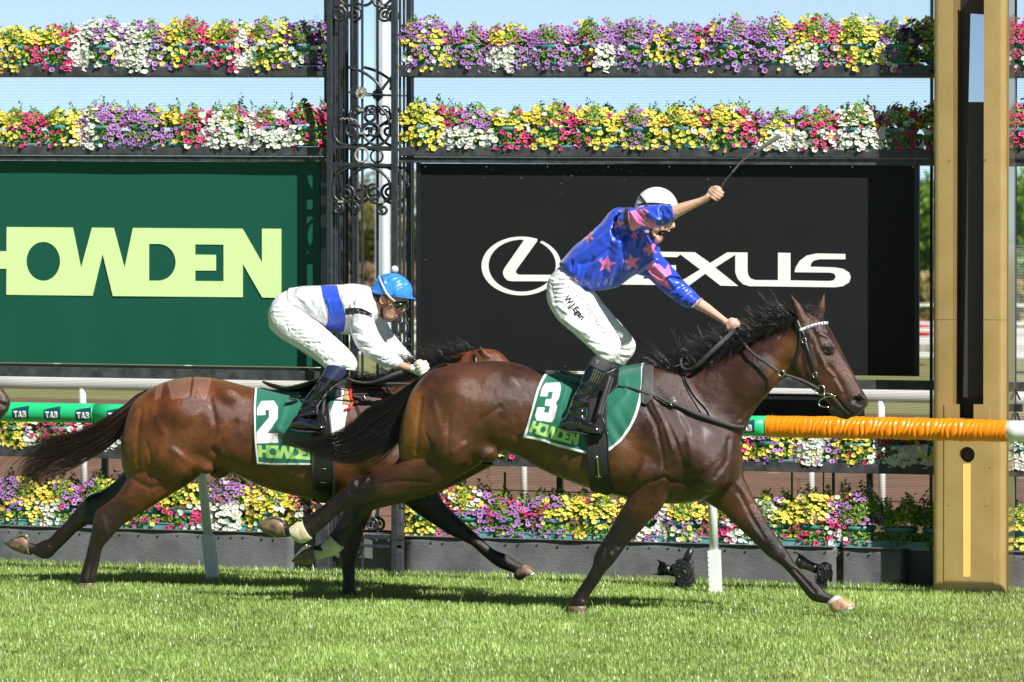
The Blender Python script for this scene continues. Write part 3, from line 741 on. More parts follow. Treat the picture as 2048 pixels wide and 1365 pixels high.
M['plinth'] = mat('scuffed_dark_rubber', (.135, .138, .148), .6, 0, .4, bump=(30, .35, (1, 1, 2.5)), var=(7, .6, (.07, .072, .078)))
M['pale_steel'] = mat('worn_steel_edge', (.30, .27, .24), .5, .3, var=(20, .6, (.10, .09, .085)))
plinth((-160, 588), 'long grey rubber faced plinth panel under the left flower trough')
plinth((590, 806), 'short grey plinth panel below the ironwork pillar')
plinth((808, 1670), 'long scuffed plinth panel under the flowers behind the front horse')
plinth((1686, 1803), 'short blotchy plinth panel with a bulging right edge', True)
plinth((2014, 2300), 'plinth panel at the right edge beyond the gold post')
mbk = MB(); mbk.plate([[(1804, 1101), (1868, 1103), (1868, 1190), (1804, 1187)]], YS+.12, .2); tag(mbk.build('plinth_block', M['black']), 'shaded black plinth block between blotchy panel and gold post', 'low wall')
mbk = MB(); mbk.plate([[(1670, 1098), (1686, 1099), (1686, 1180), (1670, 1180)]], YS+.03, .1); tag(mbk.build('plinth_bracket', mat('rusty_bracket', (.10, .07, .045), .8, var=(25, .8, (.02, .018, .017)))), 'narrow rusty bracket in the slot between two plinth panels', 'bracket')

# ------------------------------------------------------------------ troughs, pots, flowers
CO = {'y': ((.86, .74, .13), (.78, .52, .03)), 'p': ((.88, .08, .28), (.34, .01, .08)), 'w': ((.84, .84, .80), (.66, .68, .45)),
      'l': ((.64, .36, .74), (.20, .03, .30)), 'v': ((.16, .045, .30), (.04, .01, .09)), 'r': ((.50, .02, .07), (.15, .005, .02))}
NAMES = {'y': 'yellow', 'p': 'pink', 'w': 'white', 'l': 'lilac', 'v': 'deep purple', 'r': 'crimson'}
def zone(z, u, low):
    """z: list of (u limit, colours of the upper half, colours of the lower half)"""
    for lim, a, b in z:
        if u < lim: return b if low else a
    return z[-1][2] if low else z[-1][1]
Z1 = [(0, 'yp', 'yp'), (60, 'yy', 'yyp'), (145, 'yyp', 'pppp'), (190, 'ww', 'ww'), (235, 'llw', 'lwly'), (300, 'wwl', 'www'), (330, 'l', 'll'), (372, 'yy', 'yy'), (470, 'pppy', 'ppp'), (505, 'wyl', 'www'),
      (575, 'yyl', 'yyy'), (700, 'vvl', 'vvw'), (860, 'lly', 'wly'), (905, 'yyl', 'yyw'), (980, 'lpl', 'lll'), (1035, 'yyp', 'www'), (1160, 'lll', 'lll'), (1185, 'pyl', 'lpy'), (1235, 'lll', 'www'),
      (1300, 'llll', 'll'), (1345, 'yyl', 'yyy'), (1390, 'lll', 'lly'), (1435, 'lpy', 'lyl'), (1560, 'lll', 'lll'), (1590, 'yyyl', 'yyw'), (1640, 'yyp', 'wwwy'), (1680, 'ppl', 'lpw'), (1760, 'yyy', 'yyy'), (1800, 'vwl', 'wwl'), (1900, 'vyv', 'vvy'), (2300, 'ppp', 'ppw')]
Z2 = [(35, 'yy', 'yyy'), (110, 'ppp', 'ppp'), (160, 'yyy', 'yyp'), (200, 'llw', 'www'), (320, 'lll', 'llll'), (360, 'yyy', 'lyp'), (405, 'ppp', 'pppw'), (470, 'pww', 'wwwp'), (600, 'lpw', 'wwww'), (700, 'ppr', 'ppr'),
      (830, 'yy', 'yyy'), (885, 'yyy', 'yyyy'), (920, 'ppp', 'wwww'), (985, 'llll', 'wwww'), (1065, 'yyyw', 'pppp'), (1110, 'yyp', 'yyy'), (1180, 'ypp', 'ppp'), (1250, 'yyyy', 'yyy'), (1290, 'lly', 'lly'), (1375, 'yyyy', 'yyyyy'),
      (1420, 'pyp', 'ypy'), (1480, 'yyyy', 'yyp'), (1520, 'ppp', 'ppy'), (1610, 'lllly', 'wwwy'), (1670, 'pppp', 'wppw'), (1775, 'wpw', 'wwww'), (1900, 'rpyw', 'ppw'), (2300, 'ppp', 'ppp')]
Z3 = [(50, 'yyy', 'yyy'), (75, 'wy', 'ww'), (150, 'ppp', 'ppp'), (240, 'pwy', 'wwp'), (700, 'yyp', 'yyl'), (1500, 'wpy', 'pyp'), (1550, 'lll', 'lvy'), (1585, 'yyy', 'yyl'), (1650, 'wwl', 'wwww'), (1680, 'lly', 'lll'), (1735, 'yyy', 'yyp'), (1785, 'ppw', 'ppw'), (1900, 'rpw', 'www'), (2300, 'www', 'www')]
Z4 = [(38, 'lll', 'lly'), (82, 'yyy', 'yyy'), (115, 'yyy', 'wwww'), (145, 'lyp', 'pplp'), (190, 'lll', 'lyl'), (260, 'yyy', 'yy'), (345, 'yyy', 'ppyp'), (395, 'yyyw', 'ppwp'), (420, 'wyp', 'wwp'), (490, 'llll', 'wwwww'), (590, 'yyyy', 'yyyw'), (700, 'wpl', 'ywp'),
      (870, 'yyy', 'yyyy'), (905, 'ppw', 'ppl'), (960, 'ywy', 'lll'), (1090, 'llp', 'lll'), (1125, 'lly', 'lyl'), (1250, 'yyyyy', 'yyyyl'), (1340, 'llwl', 'wwlw'), (1400, 'yyyl', 'ylyw'), (1450, 'yyp', 'ypp'), (1500, 'wyp', 'wpw'), (1560, 'wwwy', 'wwwww'), (1600, 'yyyl', 'yyyp'),
      (1660, 'yyyy', 'pppp'), (1700, 'wpl', 'wwpp'), (1780, 'lg', 'lll'), (1900, 'vyg', 'pyg'), (2300, 'yyyy', 'yyyg')]
def blossom_verts():
    k = 10; v = [(0, 0, -.35)]
    for j in range(k): a = 2*math.pi*j/k; v.append((.34*math.cos(a), .34*math.sin(a), -.06))
    for j in range(k): a = 2*math.pi*j/k; r = 1.0 if j % 2 else .86; v.append((r*math.cos(a), r*math.sin(a), .08 if j % 2 else .0))
    f = [(0, 1+j, 1+(j+1) % k) for j in range(k)]+[(1+j, 11+j, 11+(j+1) % k, 1+(j+1) % k) for j in range(k)]
    return np.array(v), f
BV, BF = blossom_verts()
ORD = ['first', 'second', 'third', 'fourth', 'fifth', 'sixth', 'seventh', 'eighth', 'ninth', 'tenth', 'eleventh', 'twelfth', 'thirteenth', 'fourteenth']
def pot(u, vb, Y, zones, label, seed, up=62, hang=18, wide=50, dense=1.0, shade=1, stray=0):
    """one pot: u, vb = foot of the pot in the photo"""
    rng = np.random.default_rng(seed); p0 = P(u, vb, Y); sc = (Y-CAM[1])/F/math.cos(YAW)*1.0
    t = thing('flower_pot', tuple(p0), label, 'flower pot', 'pots of petunias on the stands')
    h = 40*sc; R_ = 34*sc; up = up*rng.uniform(.80, 1.02)
    MB().lathe(p0, [(R_*.74, .0), (R_*.76, .006), (R_*.93, h*.80), (R_*1.0, h*.81), (R_*1.03, h), (R_*.96, h), (R_*.9, h*.86)], 26).build('pot', M['pot'], t, True, bevel=0)
    n = int(46*dense*wide/50*rng.uniform(.85, 1.1)*2.5); w_ = wide*sc; zt = (up)*sc; zb = -hang*sc
    # leaves through a mound that spills over the rim
    m = 2600; a = rng.uniform(0, 2*math.pi, m); rr = np.sqrt(rng.uniform(.12, 1, m)); ph = rng.uniform(-.5, 1, m)
    cx = np.stack([np.cos(a)*rr, np.sin(a)*rr*.9], 1)
    top = h*.75+(zt-h*.55)*np.sqrt(np.clip(1-rr**2*.8, 0, 1))*rng.uniform(.35, 1.0, m)*(1+.28*np.sin(a*3+seed))
    spill = rng.random(m) < .26; z = np.where(spill, h*.7-(h*.7-h*.12)*rng.uniform(0, 1, m)**1.2, top)
    q = np.stack([p0[0]+cx[:, 0]*w_, p0[1]+cx[:, 1]*w_*.72-np.where(spill, .02, 0), p0[2]+z], 1)
    d = np.stack([cx[:, 0], cx[:, 1]-.5, np.full(m, .6)], 1)
    mb = MB(); leaf_quads(mb, q, d, .0135, rng); k1 = m
    if stray:      # straggling shoots above the mound
        for _ in range(stray):
            sx = rng.uniform(-.8, .8)*w_; hh = zt*rng.uniform(1.0, 1.42); k = 26
            pp = np.stack([p0[0]+sx+rng.normal(0, .010, k), p0[1]+rng.normal(0, .012, k), p0[2]+np.linspace(h, hh, k)], 1)
            leaf_quads(mb, pp, np.tile([0, -1., .3], (k, 1)), .011, rng); k1 += k
    me = mb.mesh('foliage'); br = rng.uniform(.55, 1.6, (k1, 1)); base = np.array([.15, .28, .03])
    c = base*br+np.array([.05, .04, 0])*(rng.random((k1, 1)) < .3)
    tint_mesh(me, np.repeat(c, 4, 0)); link('foliage', me, M['leaf'], t)
    # blossoms over the sunny outside
    V = []; Fc = []; C = []; o = 0; pts = []
    tries = 0
    while len(pts) < n and tries < n*14:
        tries += 1
        fx = rng.uniform(-1.02, 1.02); fz = rng.uniform(0, 1)
        z = zb*(1 if rng.random() < .5 else .4)+(zt*(1.03-.22*abs(fx)**3)-zb)*fz
        pw = proj(np.array([p0[0]+fx*w_, p0[1], p0[2]+z]))[0][0]; trail = zone(zones, pw, True).count('w') >= 2
        if z < h*1.12 and rng.random() < (.38 if trail else .93): continue
        if z > h*.95 and math.sin(fx*5+z*40+seed) > .80: continue
        y = -math.sqrt(max(0, 1-fx*fx*.7))*(.95-.75*max(0, (z-h*.6)/zt)**1.3)
        q = np.array([p0[0]+fx*w_, p0[1]+y*w_*.74-.012, p0[2]+z])
        if any((q[0]-s_[0])**2+(q[2]-s_[2])**2 < (.0195*rng.uniform(.6, 1.3))**2 for s_ in pts): continue
        pu, pv = proj(q); low = (vb-pv[0]) < up*.52
        zc = zone(zones, pu[0]+rng.normal(0, 7), low); hh_ = math.sin(math.floor(pu[0]/24+.4*math.sin(pv[0]*.2))*12.9898+math.floor(pv[0]/20)*78.233+seed)*43758.5; cc = zc[int((hh_-math.floor(hh_))*len(zc))] if rng.random() < .88 else zc[rng.integers(len(zc))]
        if cc == 'g' or (rng.random() > (.90 if cc in 'wyl' else .74)): pts.append(q); continue
        if rng.random() < .05: cc = 'ylpw'[rng.integers(4)]
        pts.append(q)
        nrm = np.array([fx*.5+rng.normal(0, .30), -1+rng.normal(0, .22), .35+rng.normal(0, .35)+(.5 if not low else 0)]); nrm /= np.linalg.norm(nrm)
        t1 = np.cross(nrm, (0, 0, 1)); t1 /= np.linalg.norm(t1); t2 = np.cross(nrm, t1); r = .0178*rng.uniform(.66, 1.28)*(1.15 if cc == 'w' else 1)
        sq = rng.uniform(.85, 1)
        V.append(q+(BV[:, :1]*t1+BV[:, 1:2]*t2*sq+BV[:, 2:]*nrm)*r); Fc += [tuple(i+o for i in ff) for ff in BF]; o += 21
        pc = np.array(CO[cc][0])*rng.uniform(.82, 1.12); cen = np.array(CO[cc][1])
        C.append(np.vstack([cen[None]*.8, np.tile(cen if cc in 'plvr' else (cen+pc)/2, (10, 1)), np.tile(np.minimum(pc, .88), (10, 1))]))
    if V:
        mb = MB(); mb.add(np.concatenate(V), Fc); me = mb.mesh('blossoms'); tint_mesh(me, np.concatenate(C)); link('blossoms', me, M['petal'], t, False)
def colours(zones, u):
    s_ = zone(zones, u, False)+zone(zones, u, True); r = []
    for ch in s_:
        if ch in NAMES and NAMES[ch] not in r: r.append(NAMES[ch])
    r = r[:3]; return r[0] if len(r) == 1 else ', '.join(r[:-1])+' and '+r[-1]
ROWS = [('top shelf', R1[0], Z1, YS+.10, dict(up=84, hang=14, wide=52, dense=1.25)), ('second shelf', R2[0], Z2, YS+.10, dict(up=80, hang=6, wide=52, dense=1.05, stray=2)),
        ('third shelf', R3[0], Z3, YS+.10, dict(up=78, hang=4, wide=48, dense=1.0)), ('lowest trough', lambda u: WT[0](u)-3, Z4, YS+.14, dict(up=98, hang=-4, wide=53, dense=1.0, stray=1))]
SECT = [('left stand', [-41, 44, 127, 210, 293, 376, 460, 543, 622]), ('stand of the black board', [853, 937, 1020, 1106, 1192, 1280, 1370, 1460, 1545, 1634, 1718, 1802, 1880]), ('stand at the right edge', [2050, 2135])]
sd_ = 100
for rn, rf, zz, yy, kw in ROWS:
    for sn, us in SECT:
        for k, u in enumerate(us):
            sd_ += 1; kk = dict(kw)
            if sn == 'left stand' and u < 0: place = 'pot cut by left edge of photo'
            elif sn == 'left stand': place = ORD[k-1]+' full pot from left'
            elif sn[0] == 's' and 'black' in sn: place = ORD[k]+' pot right of pillar'
            else: place = ORD[k]+' pot right of gold post'
            if rn == 'lowest trough' and u > 1790 and u < 1900: kk.update(dense=.25, up=96)
            if rn == 'lowest trough' and 1700 < u < 1760: kk.update(dense=.6, up=118)
            pot(u, rf(u)-1, yy, zz, colours(zz, u)+' petunias, '+place+', '+rn, sd_, **kk)
# pale teal troughs on the plinth
def trough(u0, u1, label):
    Y = YS+.03; q = P((u0+u1)/2, 1090, Y); t = thing('plant_trough', (q[0], Y+.12, q[2]), label, 'plant trough', 'teal troughs on the plinth')
    mb = MB(); beam(mb, u0, u1, lambda u: WT[0](u)-12, lambda u: WT[0](u)-1, Y, .24); mb.build('tray', M['tray'], t, bevel=.004)
    mb = MB(); beam(mb, u0-2, u1+2, lambda u: WT[0](u)-14.5, lambda u: WT[0](u)-12, Y-.006, .012); mb.build('rim', M['tray'], t)
for i, (a, b, lb) in enumerate(((-150, 258, 'below the rear horse tail'), (262, 640, 'under the belly of the rear horse'), (815, 985, 'just right of the ironwork pillar'), (990, 1225, 'below the belly of the front horse'), (1230, 1480, 'between the forelegs of the front horse'), (1484, 1680, 'behind the outstretched foreleg'), (1684, 1858, 'beside the gold post'), (2025, 2300, 'at the right edge'))):
    trough(a, b, 'teal plastic trough holding petunia pots '+lb)
def saucers():
    for rn, rf, Ys in (('top shelf', R1[0], YS+.005), ('second shelf', R2[0], YS+.005), ('third shelf', R3[0], YS+.005)):
        for sn, us in SECT:
            for k in range(0, len(us)-1, 2):
                u0, u1 = us[k]-36, us[k+1]+36
                if u0 < 800 and u1 > 652: u1 = 650
                mb = MB(); beam(mb, u0, u1, lambda u: rf(u)-5, lambda u: rf(u)-.6, Ys, .2)
                o = mb.build('drip_tray', M['tray'], None, bevel=.003)
                tag(o, 'teal drip tray under pots '+ORD[k]+' and '+ORD[k+1]+', '+rn+', '+sn, 'drip tray', 'drip trays under the pots')
saucers()
# ================================================================== ornamental ironwork pillar
def spiral(cx, cy, r, a0, turns, Y, n=26, inner=.22):
    """curl in photo pixels: starts at angle a0 (deg, 0 = right, anticlockwise) on radius r and winds inwards"""
    out = []
    for i in range(n+1):
        k = i/n; a = math.radians(a0+360*turns*k); q = r*(1-(1-inner)*k)
        out.append(P(cx+q*math.cos(a), cy-q*math.sin(a), Y))
    return out
def arc(pts, Y, n=8): return [P(u, v, Y) for u, v in cat(pts, n)]
def pillar():
    Y = YS-.16; Yb = Y+.46; q = P(726, 1140, Y)
    t = thing('ironwork_pillar', tuple(gnd(q[0], Y+.2)), 'tall black wrought iron pillar with scrolls and rosettes between the two stands', 'ironwork pillar')
    bot = lambda p: (p[0], p[1], gz(p[0]))
    def post(u, Yp, wd, nm='post', top=-60, m='iron'):
        a = P(u, top, Yp); MB().bar(a, bot(a), wd).build(nm, M[m], t, bevel=.003)
    post(659, Y, .034); post(789, Y, .040)
    # the far corners of the square plan
    for u, w_ in ((688, .036), (818.5, .036)): post(u, Yb, w_)
    for u, yy in ((668, Y+.07), (672.5, Y+.14), (677, Y+.21), (682, Y+.30), (694, Y+.38), (703, Y+.30)): post(u, yy, .020, 'infill_bar')
    post(724.5, Y+.005, .016, 'infill_bar'); post(755, Yb, .018, 'infill_bar'); post(711, Yb+.02, .036)
    for u in (800, 808): post(u, Y+.2, .016, 'infill_bar')
    def bars(lst):
        for (u0, v0, u1, v1, wd, Yp) in lst:
            MB().bar(P(u0, v0, Yp), P(u1, v1, Yp), wd).build('cross_bar', M['iron'], t)
    bars([(664, 294, 790, 296, .020, Y), (664, 328, 790, 331, .020, Y), (695, 298, 822, 301, .018, Yb), (695, 334, 822, 336, .016, Yb), (695, 185, 783, 191, .012, Y+.01), (700, 192, 815, 192, .010, Yb),
          (664, 641, 786, 643, .014, Y), (664, 700, 786, 702, .014, Y), (790, 688, 822, 689, .014, Y+.2), (664, 1072, 806, 1076, .03, Y), (664, 1090, 806, 1094, .02, Y)])
    # scroll panels
    def scroll(pts, r=.0105): MB().tube(pts, r, 7).build('scroll', M['iron'], t, True)
    for Yp, dx in ((Y, 0), (Yb, 31)):
        s_ = 1
        # top curls hanging from an arc
        scroll(spiral(678+dx, 29, 17, 120, -1.6, Yp)); scroll(spiral(771+dx*.5, 31, 16, 60, 1.6, Yp))
        scroll(arc([(672+dx, -8), (690+dx, 10), (708+dx, 8), (722+dx, -12)], Yp)); scroll(arc([(742+dx*.5, -4), (752+dx*.5, 12), (768+dx*.5, 12), (784+dx*.3, -2)], Yp))
        # hoop with rosette
        scroll(arc([(697+dx, 135), (722+dx, 143), (748+dx, 160), (764+dx*.6, 180)], Yp, 8)); scroll(arc([(764+dx*.5, 180), (774+dx*.5, 166), (784+dx*.3, 154)], Yp))
        # lyre panel 205-292
        c = 724+dx
        scroll(arc([(c-22, 222), (c-24, 238), (c-12, 248), (c-4, 254), (c, 262)], Yp)); scroll(arc([(c+22, 222), (c+26, 236), (c+12, 248), (c+4, 254), (c, 262)], Yp))
        scroll(spiral(c-11, 222, 12, 180, -1.4, Yp), .007); scroll(spiral(c+13, 223, 12, 0, 1.4, Yp), .007)
        scroll(spiral(c-20, 262, 15, 60, 1.3, Yp)); scroll(spiral(c+22, 262, 15, 120, -1.3, Yp))
        scroll(arc([(c, 262), (c-8, 278), (c-26, 291), (c-48, 284), (c-57, 262), (c-52, 238), (c-36, 220)], Yp)); scroll(arc([(c, 262), (c+8, 278), (c+26, 291), (c+46, 284), (c+56, 262), (c+50, 232), (c+30, 207)], Yp))
        # lower lyre 335-432
        scroll(arc([(c-58, 372), (c-50, 350), (c-28, 337), (c, 333), (c+28, 339), (c+50, 356), (c+57, 376)], Yp, 10))
        scroll(spiral(c-31, 389, 18, 100, -1.7, Yp)); scroll(spiral(c+24, 386, 18, 80, 1.7, Yp))
        scroll(arc([(c-58, 372), (c-56, 392), (c-44, 404), (c-26, 404), (c-14, 390)], Yp)); scroll(arc([(c+57, 376), (c+55, 394), (c+40, 406), (c+20, 404), (c+8, 388)], Yp))
        scroll(spiral(c-48, 418, 12, 90, -1.5, Yp)); scroll(spiral(c+42, 420, 12, 90, 1.5, Yp))
        # foot scrolls seen between the horses
        scroll(spiral(744+dx*.4, 1050, 16, 200, -1.6, Yp)); scroll(spiral(690+dx*.4, 1046, 16, -20, 1.6, Yp))
        scroll(arc([(735, 1014), (742, 1004), (752, 1000), (760, 1006), (770, 1000)], Yp)); scroll(arc([(757, 1000), (756, 1020), (752, 1034)], Yp))
        scroll(arc([(722, 1048), (726, 1068), (744, 1078), (766, 1072)], Yp))
    # scrolls of the narrow right side panel
    for v in (350, 620, 660):
        for du in (-8, 8): scroll(spiral(806+du, v+20, 8, 90, 1.2, Y+.22), .006)
    scroll(arc([(796, 372), (797, 348), (806, 336), (815, 348), (816, 372)], Y+.22), .007)
    for k in range(3):
        for du in (-7, 6): MB().torus(P(804+du, 610+k*46, Y+.22), .025, .006, 1, 20, 6, 1.7).build('oval_ring', M['iron'], t, True)
    # pale collars, rings, rosettes
    for u, v, Yp in ((684, 12, Y), (765, 13, Y), (723, 221, Y), (723.5, 267, Y), (682, 404, Y), (763, 405, Y)):
        MB().box(P(u, v, Yp)-np.array([0, .012, 0]), (.036 if v > 200 else .022, .012, .016)).build('collar', M['pale_paint'], t, bevel=.002)
    MB().torus(P(723.5, 311, Y-.01), .047, .0075).build('ring', M['pale_paint'], t, True)
    MB().torus(P(753.5, 313, Yb-.01), .044, .007).build('ring', M['iron'], t, True)
    for (u, v, Yp, mm) in ((723.5, 186, Y-.015, 'pale_paint'), (756, 190, Yb-.015, 'iron')):
        ros = MB(); c = P(u, v, Yp); ros.ball(c-np.array([0, .012, 0]), .011, seg=10, rings=6)
        for k in range(10):
            a = k*math.pi/5; d = np.array([math.cos(a), 0, math.sin(a)]); n_ = np.array([-d[2], 0, d[0]])
            ros.add([c+d*.010-n_*.004, c+d*.036-n_*.011-np.array([0, .006, 0]), c+d*.044-np.array([0, .003, 0]), c+d*.036+n_*.011-np.array([0, .006, 0]), c+d*.010+n_*.004, c+d*.025+np.array([0, .004, 0])],
                    [(0, 1, 5), (1, 2, 5), (2, 3, 5), (3, 4, 5), (4, 0, 5)])
        ros.build('rosette', M[mm], t, True)
    w1 = [P(680+i*2.2, 238+1.6*math.sin(i*1.7)+max(0, i-11)*1.1, Y-.006) for i in range(18)]; MB().tube(w1, .004, 6).build('twisted_wire', M['pale_paint'], t, True)
    # thick concrete-grey lower corner casing
    MB().bar(P(648, 1010, Y+.02), bot(P(648, 1010, Y+.02)), .10, .10).build('corner_casing', M['steel'], t, bevel=.006)
    MB().bar(P(798, 1020, Y+.02), bot(P(798, 1020, Y+.02)), .06, .06).build('corner_casing', M['steel'], t, bevel=.006)
pillar()

# ================================================================== gold finishing post
def gold_post():
    Y = 2.62; dp = .30
    def X(u, v=600): return P(u, v, Y)[0]
    x0, x1, x2, x3 = X(1865), X(1905.5), X(1967), X(2011)
    zt = P(1900, -60, Y)[2]; zb = gz(x1); zs = P(1930, 812, Y)[2]
    t = thing('finishing_post', (X(1938), Y+dp/2, zb), 'tall gold painted finishing post with a dark vertical slot and round hole', 'finishing post')
    def column(xa, xb, nm):
        r = .045; mb = MB()
        # rounded outer edge, square at the slot
        if nm == 'left': sec = [(xb, Y), (xa+r, Y)]+[(xa+r-r*math.sin(a), Y+r-r*math.cos(a)) for a in np.linspace(.2, math.pi/2, 6)]+[(xa, Y+dp), (xb, Y+dp)]
        else: sec = [(xa, Y)]+[(xb-r+r*math.sin(a), Y+r-r*math.cos(a)) for a in np.linspace(0, math.pi/2, 7)]+[(xb, Y+dp), (xa, Y+dp)]
        k = len(sec); z1 = P(1900, 640, Y)[2]
        for za, zc in ((zb-.02, z1-.0012), (z1+.0012, zt)):
            v = [(x, y, za) for x, y in sec]+[(x, y, zc) for x, y in sec]
            mb.add(v, [tuple(range(k)), tuple(range(k, 2*k))[::-1]]+[(i, (i+1) % k, (i+1) % k+k, i+k) for i in range(k)])
        o = mb.build('column', M['gold'], t, False)
        o.data.polygons.foreach_set('use_smooth', [True]*len(o.data.polygons)); m_ = o.modifiers.new('e', 'EDGE_SPLIT'); m_.split_angle = math.radians(35)
    column(x0, x1, 'left'); column(x2, x3, 'right')
    MB().box(((x1+x2)/2, Y+dp-.02, (zb+zt)/2), (x2-x1+.02, .02, zt-zb)).build('slot_back', M['black'], t)
    # sheet below the slot
    x4, x5, x6 = X(1889.5), X(1946), X(1967.5); Yp = Y-.008
    hc = P(1934, 910, Yp); hr = .052
    xa, xb = X(1889.5), X(1990)
    zt2 = P(1930, 809, Yp)[2]; zt3 = P(1930, 838, Yp)[2]
    xn1, xn2 = X(1920), X(1948)
    out = [(xa, zb-.02), (xa, zt2), (xn1, zt2), (xn1, zt3), (xn2, zt3), (xn2, zt2), (X(1979), zt2), (X(1979), zt3), (xb, zt3), (xb, zb-.02)]
    hole = [(hc[0]+hr*math.cos(a), hc[2]+hr*math.sin(a)) for a in np.linspace(0, 2*math.pi, 36, endpoint=False)]
    mb = MB(); mb.plate([out, hole], Yp, .008, px=False); mb.build('front_plate', M['gold'], t)
    mb = MB(); k = 36; v = [(hc[0]+hr*math.cos(a), Yp+.0003+y*.12, hc[2]+hr*math.sin(a)) for y in (0, 1) for a in np.linspace(0, 2*math.pi, k, endpoint=False)]
    mb.add(v, [(i, (i+1) % k, (i+1) % k+k, i+k) for i in range(k)]); mb.build('hole_sleeve', M['gold'], t, True)
    MB().lathe((hc[0], Yp+.10, hc[2]), [(hr, 0), (hr, .01)], 30, 1).build('hole_back', M['black'], t)
    # filler behind the plate
    MB().box(((x1+x2)/2, Y+.13, (zb+zt3)/2), (x2-x1, .02, zt3-zb)).build('lower_back', M['gold'], t)
    mb = MB(); mb.plate([[(1926, 928), (1941, 928), (1940.5, 1154), (1926.5, 1154)]], Yp-.002, .002); mb.build('yellow_stripe', M['yellow'], t)
    mb = MB()
    for u, v in ((1897, 837), (1972, 838), (1897, 1011), (1972, 1012), (1980, 936), (1900, 320), (1972, 318)): mb.ball(P(u, v, Yp), .005, seg=8, rings=5)
    mb.build('rivet', M['gold_side'], t)
    # dark glass fin inside the slot; its pale upper piece imitates reflected sky
    g = MB(); Yg = Y+.10; g.plate([[(1937, 206), (1969, 206), (1968, 795), (1926, 796)]], Yg, .05); g.build('dark_fin', mat('dark_anthracite', (.030, .031, .036), .45, bump=(150, .2)), t, bevel=.003)
    g = MB(); g.plate([[(1941, 27), (1969, 29), (1969, 205), (1937, 205)]], Yg, .05); g.build('sky_reflection_pane', mat('sky_reflection_glass', (.55, .60, .66), .08, .9), t, bevel=.002)
    MB().box((x3+.002+.004, Y+dp*.5+.03, (zb+zt)/2), (.008, dp-.08, zt-zb)).build('side_strip', M['gold_side'], t)
gold_post()
def grey_stand():
    # slim grey post and clamp just behind the finishing post
    a = P(2026, 0, YS+.0); t = thing('support_post', tuple(gnd(a[0], YS)), 'slim grey support post directly right of the gold post', 'post')
    MB().bar(P(2026, 140, YS), (a[0], YS, gz(a[0])), .03, .05).build('upright', mat('grey_steel', (.20, .21, .24), .4, .5), t)
    mb = MB(); mb.box(P(2036, 816, YS-.05), (.06, .06, .05)); mb.bar(P(2030, 778, YS-.05), P(2040, 800, YS-.05), .012); mb.bar(P(2034, 826, YS-.05), P(2042, 850, YS-.05), .012); mb.build('clamp', M['black'], t, bevel=.003)
grey_stand()

